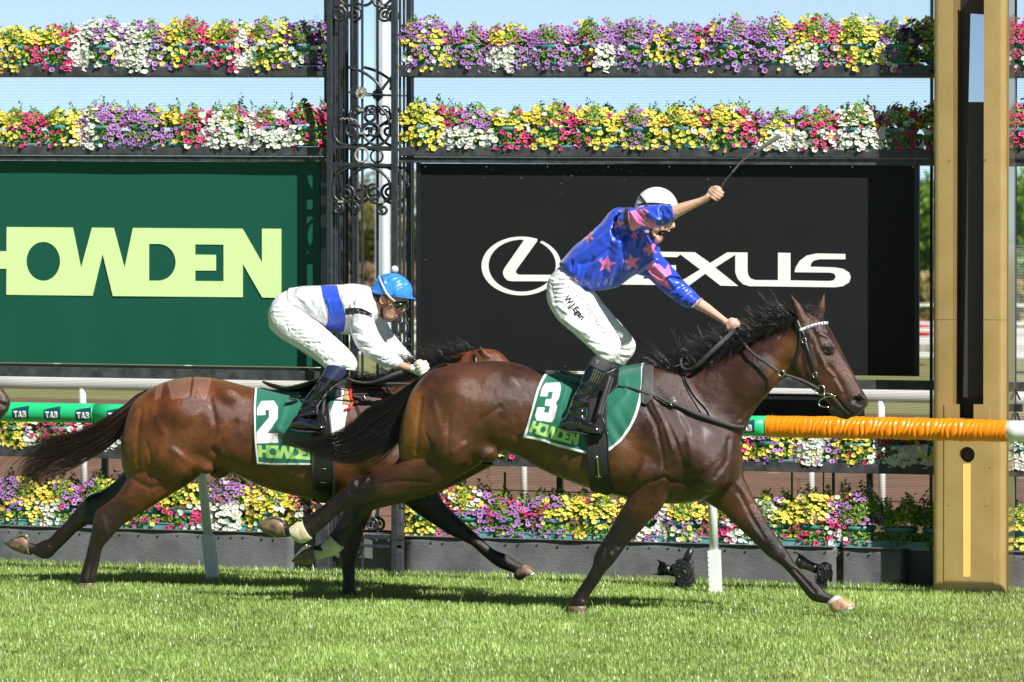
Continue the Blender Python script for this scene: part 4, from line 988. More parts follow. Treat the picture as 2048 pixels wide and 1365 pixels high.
# ================================================================== running rail in front
def running_rail():
    Yr = 1.86
    c = lambda u: P(u, 823.5+(862.5-823.5)*u/2048, Yr)
    q = c(1000); t = thing('running_rail', (q[0], Yr, gz(q[0])), 'bright green running rail with orange wrapped and white sections in front of the flower stands', 'rail')
    def seg(u0, u1, r, m, nm, n=24, k=20):
        return MB().tube(np.linspace(c(u0), c(u1), k), r, n).build(nm, m, t, True)
    seg(-200, 188, .0665, M['rail_green'], 'green_section'); seg(189.5, 1000, .0665, M['rail_green'], 'green_section'); seg(1001.5, 1536, .0665, M['rail_green'], 'green_section')
    for u in (188.7, 1000.7): seg(u-1.4, u+1.4, .0685, M['rail_green'], 'joint_sleeve', k=3)
    seg(2012, 2400, .0665, M['rail_white'], 'white_section')
    # wrinkled orange wrap
    n, k = 760, 44; a0 = c(1534); a1 = c(2014); v = []
    for i in range(n+1):
        s_ = i/n; p = a0+(a1-a0)*s_; L_ = s_*1.6
        amp = .0035+.0065*min(1, max(0, (s_-.13)/.25))*(1 if s_ < .82 else max(0, 1-(s_-.82)/.07))
        for j in range(k):
            th = 2*math.pi*j/k; front = .35+.65*max(0, math.cos(th-math.radians(200)))
            ph = L_*175+th*3.0+1.1*math.sin(L_*31+2.6*th)+.8*math.sin(L_*57-1.7*th)
            w_ = (abs(math.sin(ph*.5))**.8-.45)*amp*front+.0022*math.sin(L_*31+th*5)*amp/.009
            r = .070+w_+.0015*math.sin(th*3+L_*4)
            v.append(p+np.array([0, math.cos(th)*r, math.sin(th)*r]))
    f = [(i*k+j, i*k+(j+1) % k, (i+1)*k+(j+1) % k, (i+1)*k+j) for i in range(n) for j in range(k)]
    f += [tuple(range(k))[::-1], tuple(n*k+j for j in range(k))]
    MB().add(v, f).build('orange_wrap', M['orange'], t, True)
    # printed flags with lettering along the green section
    for i in range(24):
        uc = 47.5+63*i
        if uc > 1500: break
        def curve(uv, off):
            out = []
            for u, v in uv:
                cc = c(u); zz = P(u, v, Yr-.06)[2]-cc[2]; zz = max(-.066, min(.066, zz))
                out.append((cc[0], Yr-math.sqrt(max(1e-6, .0665**2-zz**2))-off, cc[2]+zz))
            return out
        dv = (862.5-823.5)/2048*uc
        def grid(poly, off, rows=8):
            return poly
        # flag: a curved patch, left edge low at the top, right edge high
        mb = MB(); nx, nz = 8, 12; vv = []
        for a in range(nx+1):
            fx = a/nx; u = uc-16.5+33*fx; top = 818.5-7.5*fx**.7; bot = 839.5-3.5*fx
            if fx < .05: bot -= 3
            for b in range(nz+1): vv.append((u, dv+top+(bot-top)*b/nz))
        w_ = curve(vv, .0012)
        mb.add(w_, [(a*(nz+1)+b, (a+1)*(nz+1)+b, (a+1)*(nz+1)+b+1, a*(nz+1)+b+1) for a in range(nx) for b in range(nz)])
        fl = mb.build('printed_flag', M['navy'], t)
        L3 = {'T': [[(0, 0), (8, 0), (8, 2.6), (5.4, 2.6), (5.4, 11), (2.6, 11), (2.6, 2.6), (0, 2.6)]],
              'A': [[(3, 0), (6, 0), (9, 11), (6.2, 11), (5.7, 8.8), (3.3, 8.8), (2.8, 11), (0, 11)], [(4.5, 3.4), (3.8, 6.6), (5.2, 6.6)]],
              'B': [[(0, 0), (5.2, 0), (7.2, 1.2), (7.2, 4), (6.2, 5.2), (7.7, 6.6), (7.7, 9.4), (5.6, 11), (0, 11)], [(2.6, 2.3), (4.6, 2.3), (4.6, 4.3), (2.6, 4.3)], [(2.6, 6.6), (4.9, 6.6), (4.9, 8.7), (2.6, 8.7)]]}
        mb = MB(); ox = uc-13.2
        for ch, adv in (('T', 8.4), ('A', 9.3), ('B', 8)):
            loops = [[Vector((x, y, 0)) for x, y in pl] for pl in L3[ch]]
            allp = [(p.x, p.y) for l in loops for p in l]; tr = tessellate_polygon(loops)
            mb.add(curve([(ox+x, dv+821.3+y*1.17) for x, y in allp], .0048), [tuple(q_) for q_ in tr]); ox += adv
        mb.build('lettering', M['white'], fl)
    # leaning stanchions
    for k, (ut, vt, ub, vb) in enumerate(((392, 845, 427, 1166), (1420, 880, 1432, 1189), (-110, 830, -80, 1150), (2120, 900, 2135, 1208))):
        a = P(ut, vt, Yr+.02); b = P(ub, vb, Yr+.02); b[2] = gz(b[0])-.03
        d = (b-a); m1 = a+d*.69
        s_ = MB().tube([a, m1+d*.02], .030, 18).build('stanchion', M['rail_white'], t, True)
        mb = MB(); ax = d/np.linalg.norm(d); sx = np.cross(ax, (0, 1, 0)); sy = np.cross(ax, sx); w2 = .037
        vv = [m1+sx*x*w2+sy*y*w2 for x, y in ((-1, -1), (1, -1), (1, 1), (-1, 1))]+[b+sx*x*w2+sy*y*w2 for x, y in ((-1, -1), (1, -1), (1, 1), (-1, 1))]
        mb.add(vv, [(0, 1, 2, 3), (7, 6, 5, 4), (0, 4, 5, 1), (1, 5, 6, 2), (2, 6, 7, 3), (3, 7, 4, 0)])
        for q_ in range(9): mb.box(m1+d*(.04+.03*q_)-np.array([0, .039, 0])+sx*-.030, (.012, .006, .003))
        mb.build('ground_socket', M['rail_white'], s_, bevel=.004)
        MB().ball(b+np.array([.04, -.05, .06]), .012, seg=10, rings=6).build('socket_bolt', M['rail_white'], s_, True)
running_rail()

# ================================================================== remote cameras on the turf
def camera_rig(parts, label):
    """parts: body quad, lens axis, hood, in pixels"""
    Y = parts['Y']; b0 = parts['base']; p = P(b0[0], b0[1], Y)
    t = thing('remote_camera', tuple(gnd(p[0], Y)), label, 'camera', 'remote cameras on the turf')
    la, lb = P(*parts['lens'][0], Y), P(*parts['lens'][1], Y-.02); d = lb-la; d /= np.linalg.norm(d)
    n_ = np.linalg.norm(lb-la)
    body = MB(); c = P(*parts['body'], Y); ang = math.radians(parts['ang']); R_ = np.array([[math.cos(ang), 0, math.sin(ang)], [0, 1, 0], [-math.sin(ang), 0, math.cos(ang)]])
    sx, sz = parts['size']; body.box(c, (sx, .12, sz), R_); body.box(c+R_@np.array([sx*.05, 0, sz*.5]), (sx*.5, .07, sz*.22), R_); body.box(c+R_@np.array([sx*.45, .0, 0]), (sx*.25, .10, sz*.8), R_)
    bo = body.build('camera_body', M['cam_black'], t, bevel=.008)
    dm = MB()
    for k in range(9):
        a = k*.8; dm.ball(c+R_@np.array([sx*.42*math.cos(a)*.7, -.062, sz*.36*math.sin(a)]), (.008, .005, .008), seg=8, rings=5)
    dm.torus(c+np.array([0, -.062, 0]), .027, .006, 1, 20, 6); dm.build('control_dial', M['black'], bo, True)
    prof = [(0, .036), (.18, .036), (.2, .041), (.42, .041), (.44, .038), (.6, .043), (.78, .046), (.80, .050), (1, .056)]
    le = MB(); le.tube([la+d*n_*s_ for s_, r in prof], [r*parts.get('ls', 1) for s_, r in prof], 22, cap=False); lo = le.build('lens_barrel', M['cam_black'], t, True)
    MB().tube([la+d*n_*.78, la+d*n_*.80], .0485*parts.get('ls', 1), 22).build('lens_ring', M['bronze'], lo, True)
    MB().tube([la+d*n_*.88, la+d*n_*.89], .048*parts.get('ls', 1), 22).build('front_glass', M['lens'], lo)
    hood = MB(); e = lb; k = 20; sxv = np.cross(d, (0, 1, 0)); syv = np.cross(d, sxv); v = []
    for j in range(k):
        a = 2*math.pi*j/k; r = .057*parts.get('ls', 1); ext = .022+.030*abs(math.cos(2*a))**2*(1 if abs(math.cos(a)) > .7 else .2)
        v += [e+(sxv*math.cos(a)+syv*math.sin(a))*r-d*.012, e+(sxv*math.cos(a)+syv*math.sin(a))*r*1.12+d*ext]
    hood.add(v, [(2*j, 2*((j+1) % k), 2*((j+1) % k)+1, 2*j+1) for j in range(k)]); h_ = hood.build('lens_hood', M['cam_black'], lo, True); h_.modifiers.new('s', 'SOLIDIFY').thickness = .003
    top = MB(); tu = [P(u, v_, Y) for u, v_ in parts['top']]; top.tube(tu, parts['topr'], 10, flat=.6); top.build('radio_receiver', M['cam_black'], t, True)
    cb = MB()
    for c_ in parts['cable']: cb.tube([P(u, v_, Y-.06) for u, v_ in cat(c_, 5)], .0035, 6)
    cb.build('cable', M['black'], t, True)
    ft = MB(); ft.tube([c, (p[0], Y, gz(p[0])+.02)], [.03, .045], 10); ft.box((p[0], Y, gz(p[0])+.015), (.12, .12, .03)); ft.build('ground_plate', M['black'], t)
camera_rig(dict(Y=2.28, base=(1360, 1175), body=(1367, 1148), ang=-18, size=(.10, .165), lens=((1358, 1146), (1324, 1138)), ls=.82,
                top=[(1368, 1128), (1376, 1112), (1382, 1098)], topr=[.022, .026, .020], cable=[[(1362, 1134), (1372, 1126), (1386, 1132), (1384, 1150), (1374, 1158)], [(1356, 1140), (1362, 1160), (1378, 1164)], [(1376, 1118), (1386, 1122), (1384, 1130)]]),
           'black remote camera tilted nose left beside the upright white stanchion')
camera_rig(dict(Y=2.42, base=(1640, 1170), body=(1648, 1143), ang=4, size=(.075, .10), lens=((1642, 1142), (1600, 1124)), ls=.80,
                top=[(1656, 1132), (1662, 1145), (1661, 1164)], topr=[.010, .014, .010], cable=[[(1630, 1148), (1634, 1166), (1645, 1160)], [(1650, 1132), (1658, 1142), (1656, 1160)]]),
           'black remote camera behind the outstretched front leg of the leading horse')
# ================================================================== horses
def hoof(parent, st, Y, m, sole, shoe=True, name='hoof'):
    """st: two-point slices from coronet to ground surface; sole: last slice gets a thin plate"""
    mb = MB(); loft(mb, st, Y, 3, 18); h = mb.build(name, m, parent, True)
    if shoe:
        u1, v1, u2, v2, wd, yo = st[-1]; pu1, pv1, pu2, pv2, _, _ = st[-2]
        du, dv = (u1+u2)/2-(pu1+pu2)/2, (v1+v2)/2-(pv1+pv2)/2; l = math.hypot(du, dv)+1e-6; du, dv = du/l*2.2, dv/l*2.2
        mb = MB(); loft(mb, [(u1, v1, u2, v2, wd*1.02, yo), (u1+du, v1+dv, u2+du, v2+dv, wd*1.02, yo)], Y, 1, 18); mb.build('shoe', M['shoe'], h)
    return h
def hair_band(upper, lower, n, Y, ys, rng, k=22, j=3.0, trunc=(.55, 1.0), wav=2.0):
    U = cat(upper, 8); Lw = cat(lower, 8); L0 = len(U)
    Lw = np.array([np.interp(np.linspace(0, 1, L0), np.linspace(0, 1, len(Lw)), Lw[:, i]) for i in (0, 1)]).T
    out = []
    for i in range(n):
        b = rng.random(); end = rng.uniform(*trunc); s_ = np.linspace(0, end, k)
        line = U*(1-b)+Lw*b; x = np.interp(s_, np.linspace(0, 1, L0), line[:, 0]); y = np.interp(s_, np.linspace(0, 1, L0), line[:, 1])
        g = s_**1.3; ph = rng.uniform(0, 6.3); fr = rng.uniform(3, 9)
        x = x+rng.normal(0, j)*g+wav*np.sin(ph+fr*s_)*g; y = y+rng.normal(0, j)*g+wav*np.cos(ph*1.3+fr*s_)*g
        yy = Y+rng.normal(0, ys)*(.35+g)
        out.append([P(a, c, q) for a, c, q in zip(x, y, yy)])
    return np.array(out)
def tufts(roots, n, Y, rng, length, dirs, k=9, ys=.03, curl=6):
    """loose hairs: roots polyline in px; dirs: (du,dv) mean direction; wind-blown"""
    R_ = cat(roots, 8); out = []
    lock = rng.normal(size=(90, 3))
    for i in range(n):
        a = rng.random(); f_ = a*(len(R_)-1); r = R_[int(f_)]*(1-f_ % 1)+R_[min(len(R_)-1, int(f_)+1)]*(f_ % 1)
        lk = lock[int(a*89)]; L_ = length*rng.uniform(.55, 1.05)*(1+.24*lk[0]); d = np.array(dirs[0])*(1-a)+np.array(dirs[-1])*a
        ang = rng.normal(0, .11)+lk[1]*.34; ca, sa = math.cos(ang), math.sin(ang); d = np.array([d[0]*ca-d[1]*sa, d[0]*sa+d[1]*ca]); d /= np.linalg.norm(d)
        s_ = np.linspace(0, 1, k); nrm = np.array([-d[1], d[0]]); c_ = curl*(lk[2]*.7+rng.normal(0, .4))
        px_ = r[None]+d*L_*s_[:, None]+nrm*(c_*np.sin(s_*2.6))[:, None]+np.array([0, 1.])*(s_[:, None]**2)*L_*.12
        y0 = Y+rng.normal(0, ys); yy = y0+rng.normal(0, ys)*s_
        out.append([P(p[0]+rng.normal(0, .4), p[1], q) for p, q in zip(px_, yy)])
    return np.array(out)

def soft(me, poly):
    pu, pv = proj(vcos(me)); ease(me, np.clip(sdf(pu, pv, [poly])/14, 0, 1), 42, .8)
VOX = .0075
# ---------------------------------------------------------------- the leading horse
M['white_hair'] = mat('white_hair', (.62, .60, .56), .6, bump=(120, .4), var=(30, .5, (.35, .30, .24)))
def horse_three():
    Y = 0.0; q = P(1150, 900, Y)
    t = thing('racehorse', tuple(gnd(q[0], Y)), 'dark bay racehorse galloping in front, carrying the number 3 saddle cloth', 'horse', 'galloping racehorses')
    mb = MB()
    loft(mb, [(826, 792, 811, 862, .10, 0), (840, 764, 806, 900, .20, 0), (866, 739, 812, 935, .265, 0), (905, 727, 850, 950, .30, 0), (950, 724, 915, 940, .315, 0), (1000, 722, 985, 910, .31, 0), (1050, 731, 1037, 913, .275, 0),
              (1100, 744, 1082, 938, .265, 0), (1165, 752, 1148, 966, .285, 0), (1240, 746, 1212, 986, .29, 0), (1300, 730, 1272, 1000, .27, 0), (1350, 735, 1335, 1008, .235, 0), (1400, 765, 1400, 1002, .205, 0), (1450, 815, 1458, 972, .16, 0), (1474, 850, 1482, 940, .09, 0)], Y, 6, 40, 2.15)
    # neck and head
    loft(mb, [(1285, 734, 1390, 970, .12, 0), (1335, 733, 1462, 935, .135, 0), (1385, 728, 1484, 880, .12, 0), (1435, 709, 1505, 832, .10, 0), (1485, 684, 1532, 796, .088, 0), (1540, 657, 1560, 765, .080, 0), (1585, 636, 1592, 752, .078, 0), (1606, 628, 1606, 745, .07, 0)], Y, 6, 30)
    loft(mb, [(1588, 630, 1572, 705, .05, 0), (1606, 615, 1577, 745, .085, 0), (1634, 631, 1592, 764, .102, 0), (1654, 649, 1610, 773, .108, 0), (1672, 681, 1627, 781, .095, 0), (1688, 712, 1643, 793, .075, 0), (1702, 738, 1656, 806, .062, 0),
              (1716, 765, 1671, 822, .054, 0), (1728, 786, 1686, 831, .055, 0), (1735, 799, 1700, 836, .052, 0), (1737, 808, 1716, 831, .035, 0)], Y, 6, 26, 2.3)
    # lower lip and chin
    loft(mb, [(1664, 806, 1656, 822, .03, 0), (1680, 815, 1668, 832, .036, 0), (1694, 824, 1683, 838, .032, 0), (1702, 833, 1696, 840, .018, 0)], Y, 5, 16)
    # ears
    for st, yo in (([(1596, 648, 1618, 642, .030, 0), (1589, 628, 1612, 626, .028, 0), (1584, 610, 1602, 610, .022, 0), (1580, 597, 1591, 598, .012, 0), (1579, 588, 1583, 588, .004, 0)], -.055),
                   ([(1622, 640, 1644, 642, .026, 0), (1628, 620, 1650, 622, .024, 0), (1636, 605, 1651, 605, .018, 0), (1643, 594, 1650, 594, .010, 0), (1647, 586, 1649, 586, .004, 0)], .075)):
        loft(mb, st, Y+yo, 5, 14)
    N, Fr = -.15, .15
    # near foreleg (pushing off), shoulder down to the pastern
    loft(mb, [(1245, 935, 1395, 905, .10, N), (1252, 972, 1368, 948, .09, N), (1254, 998, 1341, 973, .080, N+.01), (1240, 1022, 1327, 1012, .062, N+.01), (1226, 1048, 1306, 1036, .052, N+.02), (1211, 1073, 1282, 1062, .042, N+.02), (1196, 1096, 1254, 1091, .036, N+.02),
              (1188, 1113, 1240, 1110, .040, N+.02), (1185, 1130, 1226, 1129, .038, N+.02), (1178, 1145, 1210, 1146, .028, N+.02), (1165, 1165, 1197, 1168, .024, N+.02), (1151, 1186, 1183, 1187, .025, N+.02), (1139, 1204, 1175, 1203, .032, N+.02), (1137, 1215, 1171, 1214, .032, N+.02), (1140, 1224, 1168, 1224, .028, N+.02)], Y, 5, 20)
    # far foreleg, reaching forward
    loft(mb, [(1480, 925, 1372, 935, .085, Fr-.03), (1487, 950, 1393, 990, .082, Fr-.02), (1500, 980, 1421, 1010, .072, Fr-.01), (1518, 1014, 1446, 1027, .058, Fr), (1536, 1048, 1468, 1048, .048, Fr), (1550, 1068, 1495, 1073, .042, Fr), (1564, 1088, 1521, 1099, .036, Fr), (1578, 1106, 1538, 1115, .038, Fr),
              (1587, 1122, 1557, 1127, .034, Fr), (1600, 1137, 1574, 1143, .025, Fr), (1621, 1156, 1592, 1164, .023, Fr), (1637, 1170, 1605, 1181, .025, Fr), (1648, 1181, 1619, 1198, .031, Fr), (1658, 1188, 1634, 1205, .029, Fr), (1674, 1194, 1652, 1208, .025, Fr), (1684, 1197, 1660, 1211, .026, Fr)], Y, 5, 20)
    # near hind, flung back
    loft(mb, [(830, 820, 985, 830, .12, -.10), (806, 870, 985, 885, .13, -.11), (802, 905, 968, 922, .12, -.12), (790, 926, 925, 950, .10, -.13), (772, 935, 880, 972, .078, -.14), (752, 944, 830, 985, .060, -.14), (738, 951, 785, 994, .050, -.14), (722, 953, 753, 1001, .046, -.14),
              (704, 966, 733, 1007, .042, -.14), (686, 979, 710, 1014, .034, -.14), (665, 996, 690, 1021, .028, -.14), (643, 1013, 669, 1036, .026, -.14), (622, 1028, 648, 1056, .028, -.14), (604, 1044, 628, 1070, .036, -.14), (588, 1050, 604, 1080, .036, -.14), (575, 1049, 583, 1074, .028, -.14), (562, 1044, 570, 1070, .028, -.14)], Y, 5, 20)
    # far hind, lower
    loft(mb, [(870, 900, 990, 930, .10, .10), (815, 930, 900, 975, .075, .13), (760, 950, 830, 1000, .055, .14), (720, 965, 758, 1018, .045, .14), (703, 990, 742, 1025, .040, .14), (690, 1018, 722, 1044, .028, .14), (676, 1042, 706, 1062, .025, .14), (664, 1062, 694, 1082, .028, .14),
              (649, 1082, 676, 1106, .034, .14), (636, 1090, 656, 1114, .030, .14), (622, 1095, 640, 1117, .026, .14), (612, 1094, 628, 1120, .027, .14)], Y, 5, 20)
    # muscle masses and bony points
    for b in ((930, 800, -.17, .21, .17, .16, 10), (900, 870, -.18, .17, .22, .14, -15), (1020, 768, -.18, .10, .07, .07, 20), (960, 890, -.16, .14, .08, .085, 40), (1325, 880, -.17, .20, .22, .115, -50), (1400, 905, -.13, .13, .20, .12, -25), (1300, 940, -.19, .13, .11, .085, -30), (1420, 945, -.10, .12, .12, .12, 0),
              (1200, 900, -.16, .34, .22, .15, -6), (1330, 770, -.05, .16, .10, .10, 30), (1500, 760, -.045, .24, .14, .07, -40), (1620, 740, -.045, .075, .085, .060, 35), (1655, 697, -.072, .045, .03, .030, 40), (1722, 800, -.022, .035, .04, .036, 30), (1010, 893, 0, .045, .06, .05, 0), (712, 972, -.14, .045, .05, .046, 0)):
        blob(mb, *b)
        if len(b) > 2 and b[2] < -.03 and b[0] > 800: blob(mb, b[0], b[1], -b[2], *b[3:])
    me = remesh(mb, VOX, 5, .5)
    soft(me, [(815, 745), (1000, 715), (1300, 722), (1600, 640), (1640, 760), (1500, 860), (1480, 960), (1340, 985), (1240, 975), (1090, 930), (985, 905), (900, 945), (830, 910)])
    st = [  # rump and thigh
        ([(842, 800), (836, 850), (832, 905)], 4.5, -.007), ([(868, 808), (885, 870), (872, 905)], 7, .006), ([(852, 870), (868, 905), (876, 925)], 3.2, -.006), ([(899, 832), (895, 900)], 4, -.004), ([(1000, 835), (1003, 862)], 8, -.004),
        ([(1020, 800), (1045, 785), (1060, 770)], 9, .003), ([(1040, 880), (1030, 835)], 7, -.005), ([(1005, 850), (985, 900), (950, 930)], 8, .008), ([(930, 880), (960, 840), (1000, 815)], 5, -.006), ([(905, 905), (940, 885), (930, 925)], 6, .005),
        ([(1024, 760), (1036, 775)], 9, .004), ([(880, 770), (930, 748), (990, 745)], 12, .006), ([(940, 780), (985, 782)], 10, -.007),
        # flank and ribs
        ([(1050, 900), (1030, 870), (1060, 830)], 8, -.010),
        # gaskin and hock
        ([(855, 965), (800, 962), (760, 968)], 4, -.006), ([(880, 978), (820, 985), (770, 990)], 4, .005), ([(735, 958), (712, 985)], 4, .006), ([(722, 990), (700, 985)], 4, -.005), ([(690, 990), (640, 1035)], 3, -.004), ([(683, 1008), (640, 1048)], 4, .003), ([(728, 1004), (700, 1012)], 3, -.004),
        # shoulder
        ([(1288, 806), (1312, 850), (1322, 895), (1330, 940)], 4, -.008), ([(1300, 790), (1330, 845), (1345, 900)], 5, .009), ([(1318, 815), (1350, 880), (1368, 935)], 4, -.007), ([(1340, 800), (1375, 870), (1385, 930)], 8, .008), ([(1345, 965), (1330, 955), (1290, 968), (1262, 985)], 4, -.010),
        ([(1405, 945), (1380, 968), (1345, 965)], 4, -.009), ([(1410, 930), (1392, 952)], 6, .006), ([(1330, 930), (1318, 950)], 7, .010), ([(1458, 880), (1455, 920), (1430, 955)], 5, -.007), ([(1436, 905), (1450, 950)], 9, .007), ([(1290, 920), (1275, 965)], 8, .008),
        ([(1395, 855), (1440, 890)], 10, .004), ([(1300, 770), (1318, 790)], 10, -.006),
        # neck: windpipe groove and crest line
        ([(1480, 838), (1520, 790), (1560, 742), (1580, 725)], 5, -.007), ([(1498, 836), (1535, 788), (1568, 752)], 5, .004), ([(1420, 745), (1480, 715), (1550, 680)], 12, .006), ([(1455, 830), (1500, 770), (1560, 700)], 13, -.005), ([(1350, 760), (1385, 775), (1410, 810)], 9, -.006),
        # forelegs
        ([(1303, 1010), (1270, 1055), (1238, 1095)], 4, -.006), ([(1275, 1000), (1240, 1060)], 5, .005), ([(1222, 1112)], 6, .006), ([(1208, 1100), (1200, 1125)], 4, .005), ([(1200, 1150), (1168, 1200)], 3, -.005), ([(1192, 1148), (1155, 1200)], 3, .004),
        ([(1478, 985), (1500, 1030), (1528, 1078)], 4, -.007), ([(1470, 960), (1500, 1000)], 6, .006), ([(1510, 1060), (1528, 1080)], 5, .006), ([(1570, 1105)], 6, .006), ([(1590, 1140), (1630, 1185)], 3, -.006), ([(1600, 1138), (1640, 1176)], 3, .004), ([(1640, 1195), (1660, 1203)], 3, -.003),
        # head: cheek blade, eye socket, facial crest, mouth, nostril
        ([(1612, 672), (1600, 700), (1606, 740), (1620, 770)], 4.5, -.006), ([(1640, 668), (1655, 675), (1668, 692)], 4, .008), ([(1634, 680), (1640, 700)], 4, -.006), ([(1650, 712), (1664, 712)], 3, -.004), ([(1642, 715), (1652, 738), (1668, 752)], 3.2, .007),
        ([(1660, 735), (1680, 765), (1690, 790)], 4, -.005), ([(1668, 760), (1684, 785)], 3, .004), ([(1626, 690), (1634, 725), (1642, 752)], 5, -.004), ([(1668, 792), (1680, 806), (1690, 818), (1703, 828)], 2.2, -.011), ([(1622, 655), (1628, 668)], 5, -.005),
        ([(1710, 801), (1720, 799)], 4.0, -.020), ([(1700, 800), (1706, 792), (1722, 790), (1732, 800)], 2.2, .006), ([(1706, 812), (1722, 815)], 3, .004), ([(1656, 697)], 3.5, -.004),
        ([(1590, 638), (1586, 618), (1583, 604)], 2.6, -.010)]
    sculpt(me, st)
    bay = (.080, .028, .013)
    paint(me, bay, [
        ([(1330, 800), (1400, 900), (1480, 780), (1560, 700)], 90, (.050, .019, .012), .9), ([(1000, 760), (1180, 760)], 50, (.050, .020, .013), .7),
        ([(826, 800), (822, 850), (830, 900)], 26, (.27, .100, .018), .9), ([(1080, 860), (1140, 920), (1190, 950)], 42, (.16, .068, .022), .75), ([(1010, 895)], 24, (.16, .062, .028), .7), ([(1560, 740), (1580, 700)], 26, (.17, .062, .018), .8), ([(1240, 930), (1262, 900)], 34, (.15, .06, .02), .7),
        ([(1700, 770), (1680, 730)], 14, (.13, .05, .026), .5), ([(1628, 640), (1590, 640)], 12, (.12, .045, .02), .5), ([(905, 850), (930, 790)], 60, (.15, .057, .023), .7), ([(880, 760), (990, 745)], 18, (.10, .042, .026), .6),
        ([(1250, 1065), (1215, 1115), (1180, 1160), (1150, 1215)], 42, (.014, .008, .007), .97), ([(1540, 1075), (1570, 1115), (1620, 1170), (1660, 1205)], 46, (.014, .008, .007), .97),
        ([(725, 975), (680, 1000), (640, 1035), (600, 1060), (560, 1060)], 40, (.012, .007, .006), .97), ([(700, 1040), (660, 1090), (620, 1110)], 34, (.012, .007, .006), .97),
        ([(1700, 825), (1728, 808), (1680, 828)], 24, (.028, .020, .019), .9), ([(1656, 699)], 11, (.026, .015, .012), .85), ([(1714, 800)], 8, (.012, .008, .008), .95), ([(1581, 596)], 12, (.012, .008, .008), .95), ([(1648, 592)], 8, (.015, .008, .008), .9), ([(1669, 667)], 3.2, (.6, .55, .5), .9),
        ([(584, 1060), (600, 1085), (638, 1105), (622, 1112)], 1, (.03, .02, .02), 0), ([(648, 1094), (630, 1108)], 19, (.42, .40, .30), .0), ([(1680, 1200)], 8, (.45, .44, .42), .8)])
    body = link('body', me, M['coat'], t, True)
    tree = bvh(me)
    # white pastern of the far hind
    mb = MB(); loft(mb, [(651, 1090, 666, 1114, .033, .14), (640, 1092, 655, 1115, .030, .14), (628, 1095, 640, 1119, .029, .14), (617, 1094, 626, 1122, .030, .14)], Y, 4, 18); mb.build('white_pastern', mat('white_sock', (.50, .49, .38), .6, var=(40, .6, (.30, .34, .14))), body, True)
    # bandages
    for st_ in ([(606, 1043, 624, 1078, .046, -.14), (598, 1045, 615, 1084, .050, -.14), (588, 1049, 600, 1087, .048, -.14), (579, 1054, 588, 1080, .042, -.14)], [(661, 1070, 688, 1096, .046, .14), (656, 1077, 680, 1104, .049, .14), (648, 1084, 670, 1112, .046, .14), (642, 1090, 660, 1113, .040, .14)]):
        mb = MB(); loft(mb, st_, Y, 5, 22); bm_ = mb.mesh('fetlock_bandage'); sculpt(bm_, [([(st_[0][0]-4, st_[0][1]+9+k*7), (st_[2][0]+6, st_[2][1]+12+k*7)], 1.4, -.004) for k in range(4)], near=True); link('fetlock_bandage', bm_, M['bandage'], t, True)
    # hooves
    hoof(t, [(569, 1042, 573, 1072, .040, -.14), (560, 1036, 560, 1074, .050, -.14), (546, 1034, 540, 1071, .054, -.14), (530, 1040, 524, 1062, .050, -.14), (519, 1049, 517, 1055, .030, -.14)], Y, M['hoof'], 0, False)
    hoof(t, [(628, 1093, 634, 1122, .036, .14), (614, 1090, 622, 1129, .046, .14), (604, 1098, 604, 1130, .050, .14), (594, 1110, 592, 1127, .046, .14), (586, 1119, 586, 1124, .030, .14)], Y, M['hoof'], 0, False)
    hoof(t, [(1137, 1213, 1172, 1212, .040, N+.02), (1134, 1222, 1174, 1222, .046, N+.02), (1134, 1230, 1175, 1231, .048, N+.02)], Y, M['hoof'], 0)
    hoof(t, [(1685, 1195, 1657, 1209, .038, Fr), (1697, 1199, 1660, 1219, .046, Fr), (1709, 1208, 1664, 1224, .050, Fr), (1711, 1212, 1666, 1226, .049, Fr)], Y, M['hoof_pale'], 0)
    mb = MB(); loft(mb, [(1672, 1191, 1652, 1208, .030, Fr), (1680, 1193, 1656, 1211, .036, Fr), (1690, 1197, 1660, 1216, .040, Fr)], Y, 4, 18); mb.build('white_coronet', M['white_hair'], body, True)
    for pts, yy in (([(518, 1050), (530, 1040), (546, 1034), (560, 1036), (567, 1041)], -.14), ([(586, 1120), (595, 1108), (605, 1097), (614, 1090)], .14)):
        for dy in (-.035, .035): mb = MB(); mb.tube([P(u, v, yy+dy) for u, v in cat(pts, 4)], .006, 7); mb.build('shoe', M['shoe'], t, True)
    # eye
    e = onto(tree, 1657, 699, .0); MB().ball(e+np.array([0, .006, 0]), (.020, .011, .013)).build('eye', M['eye'], t, True)
    mb = MB(); mb.tube([onto(tree, u, v, .0015) for u, v in cat([(1647, 700), (1652, 694.5), (1659, 693.5), (1666, 698)], 4)], .0035, 6); mb.tube([onto(tree, u, v, .001) for u, v in cat([(1647, 700), (1654, 704.5), (1661, 705), (1667, 700)], 4)], .003, 6); mb.build('eyelid', M['coat_dark'], t, True)
    # tail
    rng = np.random.default_rng(5)
    up_ = [(893, 727), (858, 744), (822, 768), (781, 796), (736, 818), (700, 850), (664, 868), (615, 880), (572, 872), (533, 856)]
    lo_ = [(897, 736), (846, 778), (822, 815), (810, 862), (788, 890), (755, 908), (712, 924), (668, 920), (618, 903), (548, 868)]
    p1 = hair_band(up_, lo_, 1900, -.05, .035, rng, 26, 5.0, (.50, 1.0), 2.4)
    p2 = hair_band([(880, 735), (835, 768), (800, 800), (772, 840), (742, 868), (700, 888)], [(880, 738), (830, 790), (806, 860), (780, 905), (735, 935), (668, 945)], 500, -.03, .03, rng, 20, 7, (.6, 1), 4)
